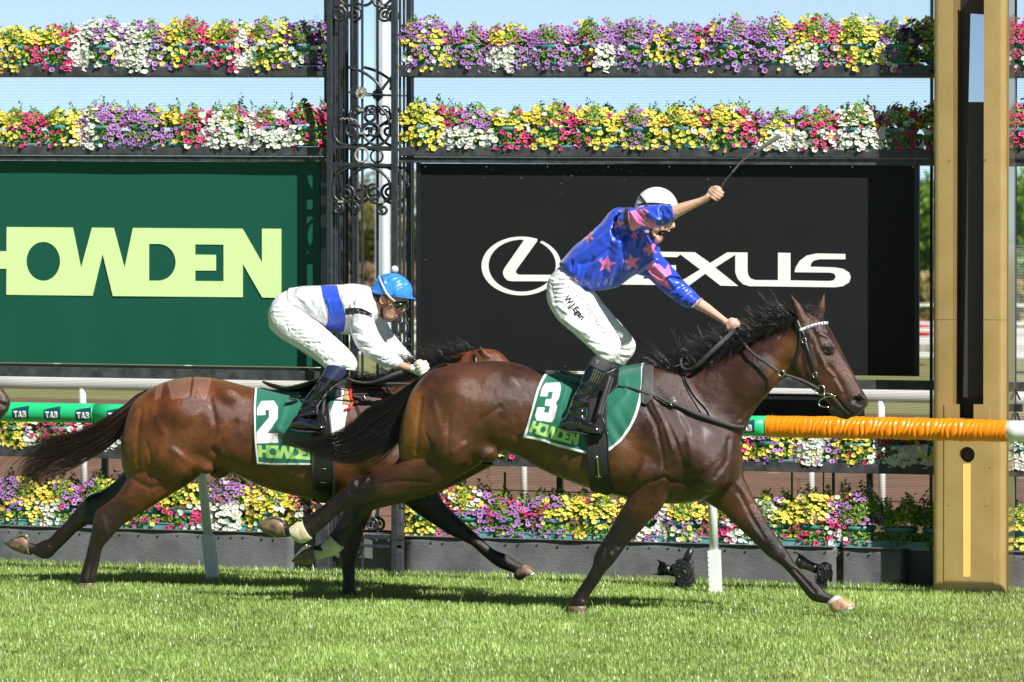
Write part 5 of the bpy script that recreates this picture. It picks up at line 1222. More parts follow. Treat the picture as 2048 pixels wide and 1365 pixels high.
    tl = hair_mesh('tail', np.concatenate([p1[:, ::1], np.array([np.array([np.interp(np.linspace(0, 1, 26), np.linspace(0, 1, 20), s_[:, i]) for i in range(3)]).T for s_ in p2])]), rng.uniform(.0009, .0021, 2400), M['hair'], t)
    mb = MB(); limb(mb, [(900, 733, 0, .028, .03), (870, 745, -.02, .034, .035), (838, 770, -.03, .032, .035), (815, 800, -.04, .026, .03), (795, 830, -.05, .012, .014)]); mb.build('dock', M['hair'], t, True)
    # mane
    roots = [(1306, 727), (1350, 735), (1400, 722), (1450, 700), (1500, 674), (1550, 648), (1592, 630)]
    a = tufts(roots, 1700, .0, rng, 58, [(-1, -.30), (-1, -.50)], 10, .022, 9)
    b = tufts([(1376, 730), (1420, 712), (1466, 694)], 900, -.02, rng, 56, [(-.8, -.75), (-.9, -.5)], 10, .025, 9)
    c = tufts([(x, y+4) for x, y in roots], 1500, -.075, rng, 44, [(-1, .18), (-1, .42)], 10, .010, 5)
    d = tufts([(1500, 672), (1550, 650), (1590, 632)], 260, 0, rng, 30, [(-.9, -.6), (-.7, -.7)], 10, .03, 6)
    mn = hair_mesh('mane', np.concatenate([a, b, c, d]), rng.uniform(.0012, .0030, len(a)+len(b)+len(c)+len(d)), M['hair'], t)
    f_ = tufts([(1602, 618), (1615, 614), (1628, 622)], 240, -.01, rng, 36, [(.6, .5), (.9, .75)], 9, .03, 5)
    g_ = tufts([(1606, 616), (1618, 612)], 24, -.01, rng, 16, [(-.4, -1), (.6, -1)], 9, .02, 6)
    hair_mesh('forelock', np.concatenate([f_, g_]), .0012, M['hair'], t)
    return t, body, tree, me
M['coat_dark'] = mat('dark_bare_skin', (.022, .014, .012), .4)
T3, B3, TREE3, ME3 = horse_three()

# ---------------------------------------------------------------- the second horse
Y2 = .95
def horse_two():
    Y = Y2; q = P(560, 900, Y)
    t = thing('racehorse', tuple(gnd(q[0], Y)), 'red bay racehorse behind, number 2 cloth, checker marks brushed on its rump', 'horse', 'galloping racehorses')
    mb = MB()
    loft(mb, [(268, 812, 253, 880, .10, 0), (285, 790, 251, 925, .20, 0), (318, 770, 262, 960, .265, 0), (352, 758, 300, 975, .30, 0), (396, 754, 365, 962, .315, 0), (440, 759, 420, 938, .30, 0), (490, 772, 474, 950, .27, 0), (545, 783, 530, 975, .265, 0), (610, 785, 596, 993, .285, 0), (670, 776, 660, 1004, .285, 0),
              (720, 764, 715, 1008, .26, 0), (765, 770, 775, 1005, .23, 0), (815, 800, 835, 990, .19, 0), (862, 840, 885, 965, .13, 0), (880, 870, 898, 935, .07, 0)], Y, 6, 36, 2.15)
    loft(mb, [(700, 770, 820, 970, .12, 0), (750, 758, 875, 925, .13, 0), (800, 742, 893, 872, .115, 0), (850, 724, 915, 835, .10, 0), (900, 710, 938, 806, .09, 0), (940, 700, 958, 795, .08, 0)], Y, 6, 26)
    loft(mb, [(938, 704, 930, 780, .05, 0), (958, 698, 938, 802, .09, 0), (990, 700, 958, 812, .10, 0), (1012, 716, 972, 820, .10, 0), (1030, 745, 990, 828, .085, 0), (1048, 775, 1008, 838, .065, 0), (1066, 806, 1028, 850, .055, 0), (1078, 826, 1046, 860, .05, 0), (1080, 838, 1060, 858, .03, 0)], Y, 5, 22, 2.3)
    for st, yo in (([(964, 716, 986, 714, .028, 0), (961, 705, 979, 707, .025, 0), (959, 698, 968, 699, .014, 0), (958, 692, 961, 692, .005, 0)], -.06), ([(975, 712, 992, 712, .026, 0), (972, 703, 986, 704, .02, 0), (970, 697, 974, 697, .006, 0)], .07)):
        loft(mb, st, Y+yo, 5, 12)
    # near hind, standing
    loft(mb, [(262, 850, 430, 870, .12, -.10), (254, 905, 420, 925, .13, -.11), (257, 945, 392, 958, .12, -.12), (245, 975, 350, 985, .10, -.13), (228, 996, 312, 1008, .078, -.14), (208, 1010, 284, 1026, .062, -.14), (192, 1024, 258, 1042, .052, -.14), (186, 1045, 236, 1060, .046, -.14),
              (183, 1064, 217, 1082, .040, -.14), (177, 1090, 205, 1097, .030, -.14), (171, 1115, 200, 1118, .027, -.14), (164, 1140, 195, 1142, .028, -.14), (158, 1158, 191, 1158, .033, -.14), (158, 1168, 186, 1168, .030, -.14)], Y, 5, 20)
    # far hind, lifted behind
    loft(mb, [(262, 900, 360, 930, .10, .10), (254, 932, 320, 975, .09, .12), (232, 960, 285, 1005, .07, .13), (205, 981, 245, 1028, .056, .14), (180, 990, 212, 1042, .048, .14), (166, 1003, 188, 1050, .044, .14), (150, 1021, 172, 1052, .036, .14), (131, 1044, 152, 1066, .028, .14), (112, 1062, 134, 1084, .026, .14),
              (99, 1076, 117, 1100, .030, .14), (84, 1082, 98, 1118, .035, .14), (72, 1088, 82, 1117, .030, .14), (60, 1085, 68, 1110, .028, .14), (50, 1080, 54, 1106, .030, .14)], Y, 5, 20)
    # near foreleg, upright
    loft(mb, [(700, 960, 812, 945, .09, -.12), (698, 990, 785, 985, .082, -.13), (694, 1015, 752, 1012, .064, -.13), (692, 1040, 738, 1040, .050, -.13), (690, 1066, 727, 1066, .042, -.13), (684, 1088, 722, 1088, .038, -.13), (678, 1108, 716, 1108, .040, -.13), (681, 1128, 711, 1128, .034, -.13), (685, 1148, 710, 1148, .025, -.13), (685, 1170, 710, 1170, .025, -.13), (683, 1184, 712, 1184, .030, -.13), (683, 1195, 712, 1195, .030, -.13)], Y, 5, 20)
    # far foreleg, stretched forward
    loft(mb, [(868, 930, 770, 960, .08, .10), (872, 965, 800, 1000, .074, .12), (886, 1003, 838, 1030, .060, .13), (911, 1029, 868, 1050, .050, .14), (934, 1051, 896, 1068, .042, .14), (957, 1072, 920, 1080, .036, .14), (972, 1086, 944, 1092, .036, .14), (985, 1097, 962, 1108, .030, .14), (999, 1104, 980, 1124, .027, .14),
              (1010, 1108, 996, 1135, .032, .14), (1022, 1116, 1010, 1141, .030, .14), (1036, 1124, 1024, 1146, .025, .14), (1048, 1130, 1030, 1151, .026, .14)], Y, 5, 20)
    for b in ((372, 830, -.17, .21, .17, .16, 10), (345, 900, -.18, .17, .22, .14, -15), (460, 793, -.18, .10, .07, .07, 20), (396, 915, -.15, .14, .08, .085, 40), (440, 945, 0, .07, .04, .06, -10), (745, 900, -.17, .18, .22, .11, -40), (640, 915, -.16, .34, .22, .15, -4), (205, 1045, -.14, .045, .06, .045, 0)):
        blob(mb, b[0], b[1], Y+b[2], *b[3:])
        if b[2] < -.1 and b[0] > 250: blob(mb, b[0], b[1], Y-b[2], *b[3:])
    me = remesh(mb, VOX, 5, .5)
    soft(me, [(262, 790), (400, 750), (700, 760), (900, 700), (900, 880), (800, 960), (690, 985), (530, 960), (420, 935), (350, 970), (270, 930)])
    sculpt(me, [([(282, 820), (274, 870), (275, 930)], 5, -.007), ([(305, 820), (330, 870), (310, 930)], 8, .007), ([(292, 885), (304, 925), (300, 958)], 3.5, -.005), ([(420, 800), (432, 850), (424, 905)], 6, -.008), ([(432, 905), (445, 870), (470, 845)], 6, -.010), ([(450, 935), (425, 900)], 6, -.009),
                ([(345, 900), (385, 930), (365, 950)], 7, .006), ([(458, 795), (470, 812)], 10, .002), ([(335, 785), (390, 772)], 12, .006), ([(370, 860), (400, 840)], 9, -.005), ([(355, 960), (320, 985)], 4, -.005), ([(262, 1000), (222, 1020)], 5, -.005), ([(205, 1035), (212, 1062)], 5, .007), ([(222, 1055), (205, 1075)], 4, -.005),
                ([(196, 1085), (176, 1160)], 3, -.006), ([(186, 1085), (168, 1158)], 3, .004), ([(700, 1100)], 7, .006), ([(700, 1150), (700, 1190)], 4, .003), ([(176, 1008), (165, 1030)], 5, .006), ([(700, 790), (720, 850), (735, 910)], 5, -.006), ([(268, 960), (300, 978), (340, 968)], 5, -.008),
                ([(470, 945), (560, 978)], 6, .004), ([(520, 900), (560, 960)], 14, -.004), ([(95, 1095)], 6, .004), ([(75, 1100), (90, 1105)], 3, -.003)])
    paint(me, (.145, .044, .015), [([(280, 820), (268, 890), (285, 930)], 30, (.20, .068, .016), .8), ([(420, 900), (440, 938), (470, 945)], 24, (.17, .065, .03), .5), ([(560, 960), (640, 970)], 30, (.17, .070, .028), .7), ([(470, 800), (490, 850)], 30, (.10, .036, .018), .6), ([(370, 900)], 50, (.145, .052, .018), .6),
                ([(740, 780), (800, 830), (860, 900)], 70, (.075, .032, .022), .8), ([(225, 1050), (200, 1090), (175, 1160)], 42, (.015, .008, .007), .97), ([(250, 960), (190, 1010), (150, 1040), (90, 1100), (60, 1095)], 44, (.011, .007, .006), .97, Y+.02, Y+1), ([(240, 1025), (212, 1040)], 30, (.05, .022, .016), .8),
                ([(720, 1010), (700, 1100), (697, 1190)], 36, (.016, .009, .007), .97), ([(850, 1010), (950, 1080), (1040, 1140)], 50, (.010, .006, .006), .97), ([(960, 695)], 7, (.03, .012, .01), .7), ([(1070, 850)], 30, (.03, .02, .02), .9)])
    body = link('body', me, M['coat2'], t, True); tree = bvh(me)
    # checker marks brushed into the damp rump coat: they lie in the coat material
    co = vcos(me); pu, pv = proj(co)
    quads = [[(312, 770), (327, 765), (322, 795), (309, 801)], [(334, 763), (350, 759), (348, 800), (343, 800)], [(352, 758), (384, 754), (378, 795), (346, 799)], [(389, 754), (398, 753), (390, 792), (383, 796)], [(399, 753), (424, 756), (412, 800), (392, 795)]]
    fattr(me, 'brush', np.maximum.reduce([sdf(pu, pv, [q_]) for q_ in quads]))
    for dy in (-.035, .035): mb = MB(); mb.tube([P(u, v, Y+.14+dy) for u, v in cat([(11, 1085), (23, 1078), (36, 1072), (48, 1069), (56, 1074)], 4)], .006, 7); mb.build('shoe', M['shoe'], t, True)
    mk_hoof = [(157, 1166, 188, 1166, .038, -.14), (154, 1174, 190, 1174, .044, -.14), (154, 1181, 190, 1181, .046, -.14)]
    hoof(t, mk_hoof, Y, M['hoof'], 0)
    hoof(t, [(57, 1076, 62, 1111, .038, .14), (48, 1070, 50, 1109, .046, .14), (36, 1073, 35, 1104, .052, .14), (22, 1079, 22, 1097, .050, .14), (11, 1084, 13, 1089, .032, .14)], Y, M['hoof'], 0, False)
    hoof(t, [(682, 1192, 713, 1192, .038, -.13), (680, 1199, 715, 1199, .044, -.13), (680, 1206, 716, 1206, .046, -.13)], Y, M['hoof'], 0)
    hoof(t, [(1050, 1128, 1027, 1148, .037, .14), (1062, 1134, 1029, 1156, .044, .14), (1074, 1143, 1037, 1161, .048, .14)], Y, M['hoof'], 0)
    rng = np.random.default_rng(8)
    up_ = [(293, 779), (262, 801), (230, 825), (198, 845), (158, 862), (119, 874), (84, 890), (58, 915), (45, 950), (46, 1000)]
    lo_ = [(294, 790), (262, 838), (243, 870), (214, 896), (184, 914), (142, 938), (98, 953), (74, 968), (60, 985), (52, 1014)]
    p1 = hair_band(up_, lo_, 1000, Y, .04, rng, 24, 8.5, (.42, 1.0), 5.5)
    p2 = hair_band([(258, 830), (240, 845), (225, 870), (218, 900)], [(262, 850), (256, 870), (245, 890), (232, 915)], 120, Y, .02, rng, 24, 4, (.6, 1), 2)
    p3 = hair_band([(150, 868), (100, 872), (60, 885), (20, 912), (2, 940)], [(150, 900), (100, 930), (68, 960), (50, 985), (48, 1018)], 220, Y, .05, rng, 24, 11, (.5, 1), 9)
    hair_mesh('tail', np.concatenate([p1, p2, p3]), rng.uniform(.0009, .0021, 1340), M['tail_brown'], t)
    mb = MB(); limb(mb, [(300, 786, Y, .026, .03), (278, 797, Y-.01, .030, .03), (255, 815, Y-.02, .026, .03), (232, 832, Y-.02, .016, .02), (215, 845, Y-.02, .008, .01)]); mb.build('dock', M['tail_brown'], t, True)
    a = tufts([(715, 765), (760, 756), (810, 740), (860, 722), (905, 708), (948, 698)], 900, Y, rng, 52, [(-1, -.3), (-1, -.30)], 10, .025, 7)
    b = tufts([(730, 770), (780, 760), (830, 742), (880, 726), (930, 710)], 900, Y-.085, rng, 58, [(-1, .28), (-1, .22)], 10, .012, 6)
    hair_mesh('mane', np.concatenate([a, b]), rng.uniform(.0009, .002, len(a)+len(b)), M['hair'], t)
    return t, body, tree, me
M['coat2'] = coat_mat('red_bay_coat', .36)
def brush_marks():
    n = M['coat2'].node_tree; L = n.links.new; b = n.nodes['Principled BSDF']
    a = n.nodes.new('ShaderNodeAttribute'); a.attribute_name = 'brush'
    k = n.nodes.new('ShaderNodeMath'); k.operation = 'GREATER_THAN'; k.inputs[1].default_value = 0; L(a.outputs['Fac'], k.inputs[0])
    src = b.inputs['Base Color'].links[0].from_socket
    mx = n.nodes.new('ShaderNodeMix'); mx.data_type = 'RGBA'; mx.blend_type = 'MIX'
    s_ = n.nodes.new('ShaderNodeMath'); s_.operation = 'MULTIPLY'; s_.inputs[1].default_value = .45; L(k.outputs[0], s_.inputs[0])
    L(s_.outputs[0], mx.inputs[0]); L(src, mx.inputs[6]); mx.inputs[7].default_value = (.30, .17, .13, 1); L(mx.outputs[2], b.inputs['Base Color'])
brush_marks()
T2, B2, TREE2, ME2 = horse_two()

# ---------------------------------------------------------------- a third horse, only its nose in the picture
def horse_one():
    Y = .95; du = -1717; q = P(-60, 800, Y)
    t = thing('racehorse', tuple(gnd(q[0], Y)), 'brown muzzle of a third horse entering at the left edge', 'horse', 'galloping racehorses')
    mb = MB(); sh = lambda s_: [(a+du, b+5, c+du, d+5, e, f) for a, b, c, d, e, f in s_]
    loft(mb, sh([(1385, 728, 1484, 880, .12, 0), (1435, 709, 1505, 832, .10, 0), (1485, 684, 1532, 796, .088, 0), (1540, 657, 1560, 765, .080, 0), (1606, 628, 1606, 745, .07, 0)]), Y, 6, 26)
    loft(mb, sh([(1588, 630, 1572, 705, .05, 0), (1606, 615, 1577, 745, .085, 0), (1634, 631, 1592, 764, .102, 0), (1654, 649, 1610, 773, .108, 0), (1672, 681, 1627, 781, .095, 0), (1688, 712, 1643, 793, .075, 0), (1702, 738, 1656, 806, .062, 0), (1716, 765, 1671, 822, .054, 0), (1730, 784, 1686, 836, .055, 0), (1737, 799, 1695, 846, .052, 0), (1733, 815, 1712, 840, .032, 0)]), Y, 6, 24, 2.3)
    for yo in (-.06, .06): loft(mb, sh([(1596, 648, 1618, 642, .03, 0), (1589, 628, 1612, 626, .028, 0), (1582, 604, 1596, 604, .015, 0), (1579, 588, 1583, 588, .004, 0)]), Y+yo, 5, 12)
    blob(mb, 4, 808, Y-.02, .035, .04, .036, 30)
    me = remesh(mb, .008, 4)
    sculpt(me, [([(2, 808), (10, 812)], 5, -.018), ([(-30, 810), (-15, 830), (0, 836)], 2.5, -.008)], Y)
    paint(me, (.12, .048, .024), [([(5, 835), (15, 815), (-15, 842)], 26, (.035, .022, .02), .9), ([(-60, 700)], 20, (.02, .01, .01), .3)])
    link('head_and_neck', me, M['coat'], t, True); tr = bvh(me)
    mb = MB(); strap(mb, [(-40, 745), (-34, 780), (-28, 812)], .018, .004, tr, .004); strap(mb, [(-120, 820), (-70, 822), (-28, 814)], .018, .004, tr, .004); mb.build('bridle_strap', M['leather'], t)
    MB().torus(onto(tr, -27, 814, .012), .032, .005).build('bit_ring', M['metal'], t, True)
horse_one()
# ================================================================== saddlery
def coons(top, bot, nx, ny, left=None, right=None):
    """pixel grid between a top and a bottom edge, with optional curved sides"""
    T_ = cat(top, 10); B_ = cat(bot, 10); rs = lambda c, n: np.array([np.interp(np.linspace(0, 1, n), np.linspace(0, 1, len(c)), c[:, i]) for i in (0, 1)]).T
    T_, B_ = rs(T_, nx), rs(B_, nx); L_ = rs(cat(left, 10), ny) if left else rs(np.array([T_[0], B_[0]]), ny); R_ = rs(cat(right, 10), ny) if right else rs(np.array([T_[-1], B_[-1]]), ny)
    s_ = np.linspace(0, 1, nx)[None, :, None]; t_ = np.linspace(0, 1, ny)[:, None, None]
    return (1-t_)*T_[None]+t_*B_[None]+(1-s_)*L_[:, None]+s_*R_[:, None]-((1-s_)*(1-t_)*T_[0]+s_*(1-t_)*T_[-1]+(1-s_)*t_*B_[0]+s_*t_*B_[-1])
def drape(name, g, tree, off, m, parent, wr=None, smooth=6, Y=0, thick=.003, mirror=True):
    """cloth laid over the horse along a pixel grid (and hanging the same way on its far side)"""
    ny, nx, _ = g.shape; p = np.zeros((ny, nx, 3))
    for j in range(0, ny):
        for i in range(0, nx): p[j, i] = onto(tree, g[j, i, 0], g[j, i, 1], off, Y-.02)
    for _ in range(smooth):
        q = p.copy(); q[1:-1, 1:-1] = (p[:-2, 1:-1]+p[2:, 1:-1]+p[1:-1, :-2]+p[1:-1, 2:])/4; q[1:-1, 0] = (p[:-2, 0]+p[2:, 0])/2; q[1:-1, -1] = (p[:-2, -1]+p[2:, -1])/2; q[0, 1:-1] = (p[0, :-2]+p[0, 2:])/2; q[-1, 1:-1] = (p[-1, :-2]+p[-1, 2:])/2; p = q
    if wr is not None: p[:, :, 1] -= wr(g[:, :, 0], g[:, :, 1])
    v = p.reshape(-1, 3); f = [(j*nx+i, j*nx+i+1, (j+1)*nx+i+1, (j+1)*nx+i) for j in range(ny-1) for i in range(nx-1)]
    me = bpy.data.meshes.new(name); me.from_pydata(v.tolist(), [], f); me.update()
    o = link(name, me, m, parent, True); s_ = o.modifiers.new('thickness', 'SOLIDIFY'); s_.thickness = thick; s_.offset = -1
    return o, me, g.reshape(-1, 2)
def far_half(me, name, m, parent, Yc, fold=.0):
    v = vcos(me).copy(); v[:, 1] = 2*Yc-v[:, 1]
    f = [tuple(p.vertices)[::-1] for p in me.polygons]; m2 = bpy.data.meshes.new(name); m2.from_pydata(v.tolist(), [], f); m2.update()
    o = link(name, m2, m, parent, True); s_ = o.modifiers.new('thickness', 'SOLIDIFY'); s_.thickness = .003; s_.offset = -1
D3 = [[(0, .12), (.12, 0), (.88, 0), (1, .12), (1, .40), (.88, .5), (1, .6), (1, .88), (.88, 1), (.12, 1), (0, .88), (0, .64), (.38, .64), (.38, .77), (.62, .77), (.62, .59), (.35, .59), (.35, .42), (.62, .42), (.62, .23), (.38, .23), (.38, .35), (0, .35)]]
D2 = [[(0, .17), (.2, 0), (.82, 0), (1, .14), (1, .42), (.50, .77), (1, .77), (1, 1), (0, 1), (0, .73), (.6, .39), (.6, .21), (.42, .21), (.42, .33), (0, .33)]]
def quadmap(polys, q):
    a, b, c, d = [np.array(x, float) for x in q]   # TL TR BR BL
    return [[tuple((1-y)*((1-x)*a+x*b)+y*((1-x)*d+x*c)) for x, y in p] for p in polys]
HWU = [[((u+225)/2145, (v-117)/484) for u, v in p] for p in HW]
GREEN = (.004, .135, .085)
def satin_bump(m, scale, dist, stretch=(1, 1, 1), strength=1.0):
    n = m.node_tree; L = n.links.new; b = n.nodes['Principled BSDF']; tc = n.nodes.new('ShaderNodeTexCoord'); mp = n.nodes.new('ShaderNodeMapping'); mp.inputs['Scale'].default_value = stretch
    nz = n.nodes.new('ShaderNodeTexNoise'); nz.noise_type = 'RIDGED_MULTIFRACTAL'; nz.inputs['Scale'].default_value = scale*.7; nz.inputs['Detail'].default_value = 2.2; nz.inputs['Distortion'].default_value = 1.6
    bp = n.nodes.new('ShaderNodeBump'); bp.inputs['Strength'].default_value = strength; bp.inputs['Distance'].default_value = dist
    L(tc.outputs['Object'], mp.inputs[0]); L(mp.outputs[0], nz.inputs['Vector']); L(nz.outputs[0], bp.inputs['Height'])
    if b.inputs['Normal'].links: L(b.inputs['Normal'].links[0].from_socket, bp.inputs['Normal'])
    L(bp.outputs[0], b.inputs['Normal'])
def cloth_three():
    t = thing('saddle_cloth', tuple(P(1180, 745, 0)), 'green saddle cloth with white edge, number 3 and HOWDEN lettering', 'saddle cloth', 'numbered saddle cloths')
    top = [(1105, 747), (1135, 748), (1165, 750), (1200, 747), (1241, 735), (1288, 726)]; bot = [(1048, 874), (1085, 882), (1118, 893), (1150, 902), (1175, 908), (1205, 911)]
    lf = [(1105, 747), (1090, 751), (1076, 777), (1067, 806), (1058, 843), (1048, 874)]; rt_ = [(1288, 726), (1288, 766), (1283, 799), (1274, 832), (1261, 858), (1239, 887), (1205, 911)]
    g = coons(top, bot, 150, 100, lf, rt_)
    def wr(u, v):
        w_ = .006*np.exp(-((u-1128-(v-745)*-.18)/4.5)**2)*np.clip((820-v)/70, 0, 1)+.005*np.exp(-((u-1142-(v-745)*-.30)/5)**2)-.004*np.exp(-((u-1120+(v-745)*.2)/5)**2)
        w_ += .007*np.exp(-((u-1251-(v-760)*.1)/4)**2)*np.exp(-((v-772)/15)**2)+.006*np.exp(-((u-1262+(v-780)*.9)/5)**2)*np.clip((v-770)/30, 0, 1)+.004*np.sin(u*.13+v*.06)*np.clip((v-760)/60, 0, 1)
        return w_+.004*np.sin((u*.22-v*.12))*np.clip((v-800)/90, 0, 1)
    m = pattern_mat('green_cloth_three', GREEN, [('edge', (.80, .80, .78)), ('num', (.82, .82, .82)), ('word', (.42, .72, .20))], .62, sheen=.3, bump=(500, .1))
    o, me, px = drape('near_panel', g, TREE3, .012, m, t, wr, 10)
    pu, pv = px[:, 0], px[:, 1]; out = [tuple(p) for p in cat(lf, 6)]+[tuple(p) for p in cat(bot, 6)]+[tuple(p) for p in cat(rt_, 6)][::-1]+[tuple(p) for p in cat(top, 6)][::-1]
    edge = np.minimum(np.minimum(dpoly(pu, pv, cat(lf, 6)), dpoly(pu, pv, cat(bot, 6))), dpoly(pu, pv, cat(rt_, 6)))
    fattr(me, 'edge', 5.0-edge); fattr(me, 'num', sdf(pu, pv, quadmap(D3, [(1087, 770), (1125, 769), (1110, 846), (1070, 841)])))
    fattr(me, 'word', sdf(pu, pv, quadmap(HWU, [(1069, 842), (1161, 868), (1157, 893), (1059, 864)])))
    far_half(me, 'far_panel', m, t, 0)
    # foam pad in front
    g2 = coons([(1289, 727), (1300, 723), (1308, 725)], [(1281, 806), (1292, 812), (1305, 800)], 16, 30)
    drape('wither_pad', g2, TREE3, .014, mat('grey_neoprene', (.05, .05, .052), .6, sheen=.2), t, None, 6, thick=.008)
    return t
cloth_three()
def text_on(s, u, v, ang, hpx, tree, m, parent, off=.003, shear=0, bold=.0, xs=1.0, name='lettering'):
    c = bpy.data.curves.new('t', 'FONT'); c.body = s; c.size = 1; c.resolution_u = 3; c.offset = bold; o = bpy.data.objects.new('t', c); COL.objects.link(o)
    dg = bpy.context.evaluated_depsgraph_get(); me = bpy.data.meshes.new_from_object(o.evaluated_get(dg)); bpy.data.objects.remove(o)
    a = math.radians(ang); co = vcos(me); k = hpx/.7
    for i, p in enumerate(co):
        x, y = p[0]*k*xs+p[1]*shear*k, -p[1]*k; q = onto(tree, u+x*math.cos(a)-y*math.sin(a), v+x*math.sin(a)+y*math.cos(a), off); co[i] = q
    me.vertices.foreach_set('co', co.ravel()); me.update(); return link(name, me, m, parent)
def girth_buckles(mb, tree, lst, Y):
    for (u, v) in lst:
        a = onto(tree, u-6, v, .017, Y); b = onto(tree, u+6, v+1, .017, Y); mb.tube([a, a-np.array([0, .008, 0]), b-np.array([0, .008, 0]), b], .0028, 6)
def saddle_three():
    t = thing('racing_saddle', tuple(P(1180, 750, 0)), 'light black racing saddle with girth and stirrups on the leading horse', 'saddle', 'racing saddles')
    mb = MB(); loft(mb, [(1116, 736, 1118, 740, .03, 0), (1130, 741, 1130, 748, .07, 0), (1150, 748, 1150, 757, .10, 0), (1175, 748, 1175, 764, .12, 0), (1205, 742, 1205, 762, .11, 0), (1232, 733, 1230, 752, .07, 0), (1240, 730, 1240, 742, .03, 0)], 0, 5, 20); mb.build('seat', M['leather'], t, True)
    fl = coons([(1168, 752), (1200, 748), (1240, 738)], [(1182, 800), (1210, 798), (1238, 776)], 20, 20); drape('flap', fl, TREE3, .022, M['leather'], t, None, 5)
    gb = coons([(1180, 760), (1200, 757), (1219, 754)], [(1183, 982), (1203, 985), (1223, 983)], 16, 60, [(1180, 760), (1177, 850), (1175, 905), (1183, 982)], [(1219, 754), (1215, 850), (1216, 905), (1223, 983)])
    def edge_(u, v): return np.zeros_like(u)
    drape('girth', gb, TREE3, .019, mat('black_girth_web', (.014, .014, .015), .6, bump=(200, .3)), t, edge_, 6, thick=.006)
    for st_ in ([(1177, 860), (1177, 905), (1181, 950), (1184, 980)], [(1216, 860), (1217, 905), (1220, 950), (1223, 980)]):
        mb = MB(); strap(mb, st_, .010, .006, TREE3, .024); mb.build('girth_edge', M['leather'], t, True)
    mb = MB(); girth_buckles(mb, TREE3, [(1193, 914), (1198, 950)], 0); strap(mb, [(1195, 910), (1198, 930), (1199, 952)], .008, .003, TREE3, .028); mb.build('girth_buckle', M['metal'], t, True)
    Ys = -.37; mb = MB(); strap(mb, [(1221, 752, -.30), (1212, 780, -.33), (1203, 808, -.35), (1197, 832, Ys)], .018, .005, Y=Ys); strap(mb, [(1226, 756, -.29), (1217, 784, -.32), (1209, 808, -.34), (1202, 834, Ys)], .010, .004); mb.build('stirrup_leather', mat('grey_webbing', (.05, .05, .052), .5), t, True)
    mb = MB(); mb.tube([P(u, v, Ys+dy) for u, v, dy in [(1183, 843, .05), (1188, 838, .02), (1198, 834, 0), (1206, 838, 0), (1210, 852, 0), (1208, 866, 0), (1200, 869, .03), (1188, 868, .06)]], .007, 8); mb.build('stirrup_iron', M['cam_black'], t, True)
    mb = MB(); mb.tube([P(u, v, .33) for u, v in [(1226, 750), (1222, 800), (1218, 838), (1226, 850), (1224, 862), (1212, 862), (1210, 850), (1218, 838)]], .006, 8); mb.build('far_stirrup', M['cam_black'], t, True)
    for pts in ([(1140, 773), (1152, 776), (1163, 775)], [(1212, 746), (1222, 742), (1232, 746)]):
        mb = MB(); strap(mb, pts, .014, .004, TREE3, .03); mb.build('loose_strap', M['leather'], t, True)
    return t
saddle_three()
def buckle(c, s_=.014):
    mb = MB(); mb.torus(c, s_*.8, s_*.18, 1, 16, 6, 1.1); mb.tube([c-np.array([0, .002, 0]), c+np.array([s_*.8, -.002, 0])], s_*.12, 5); return mb
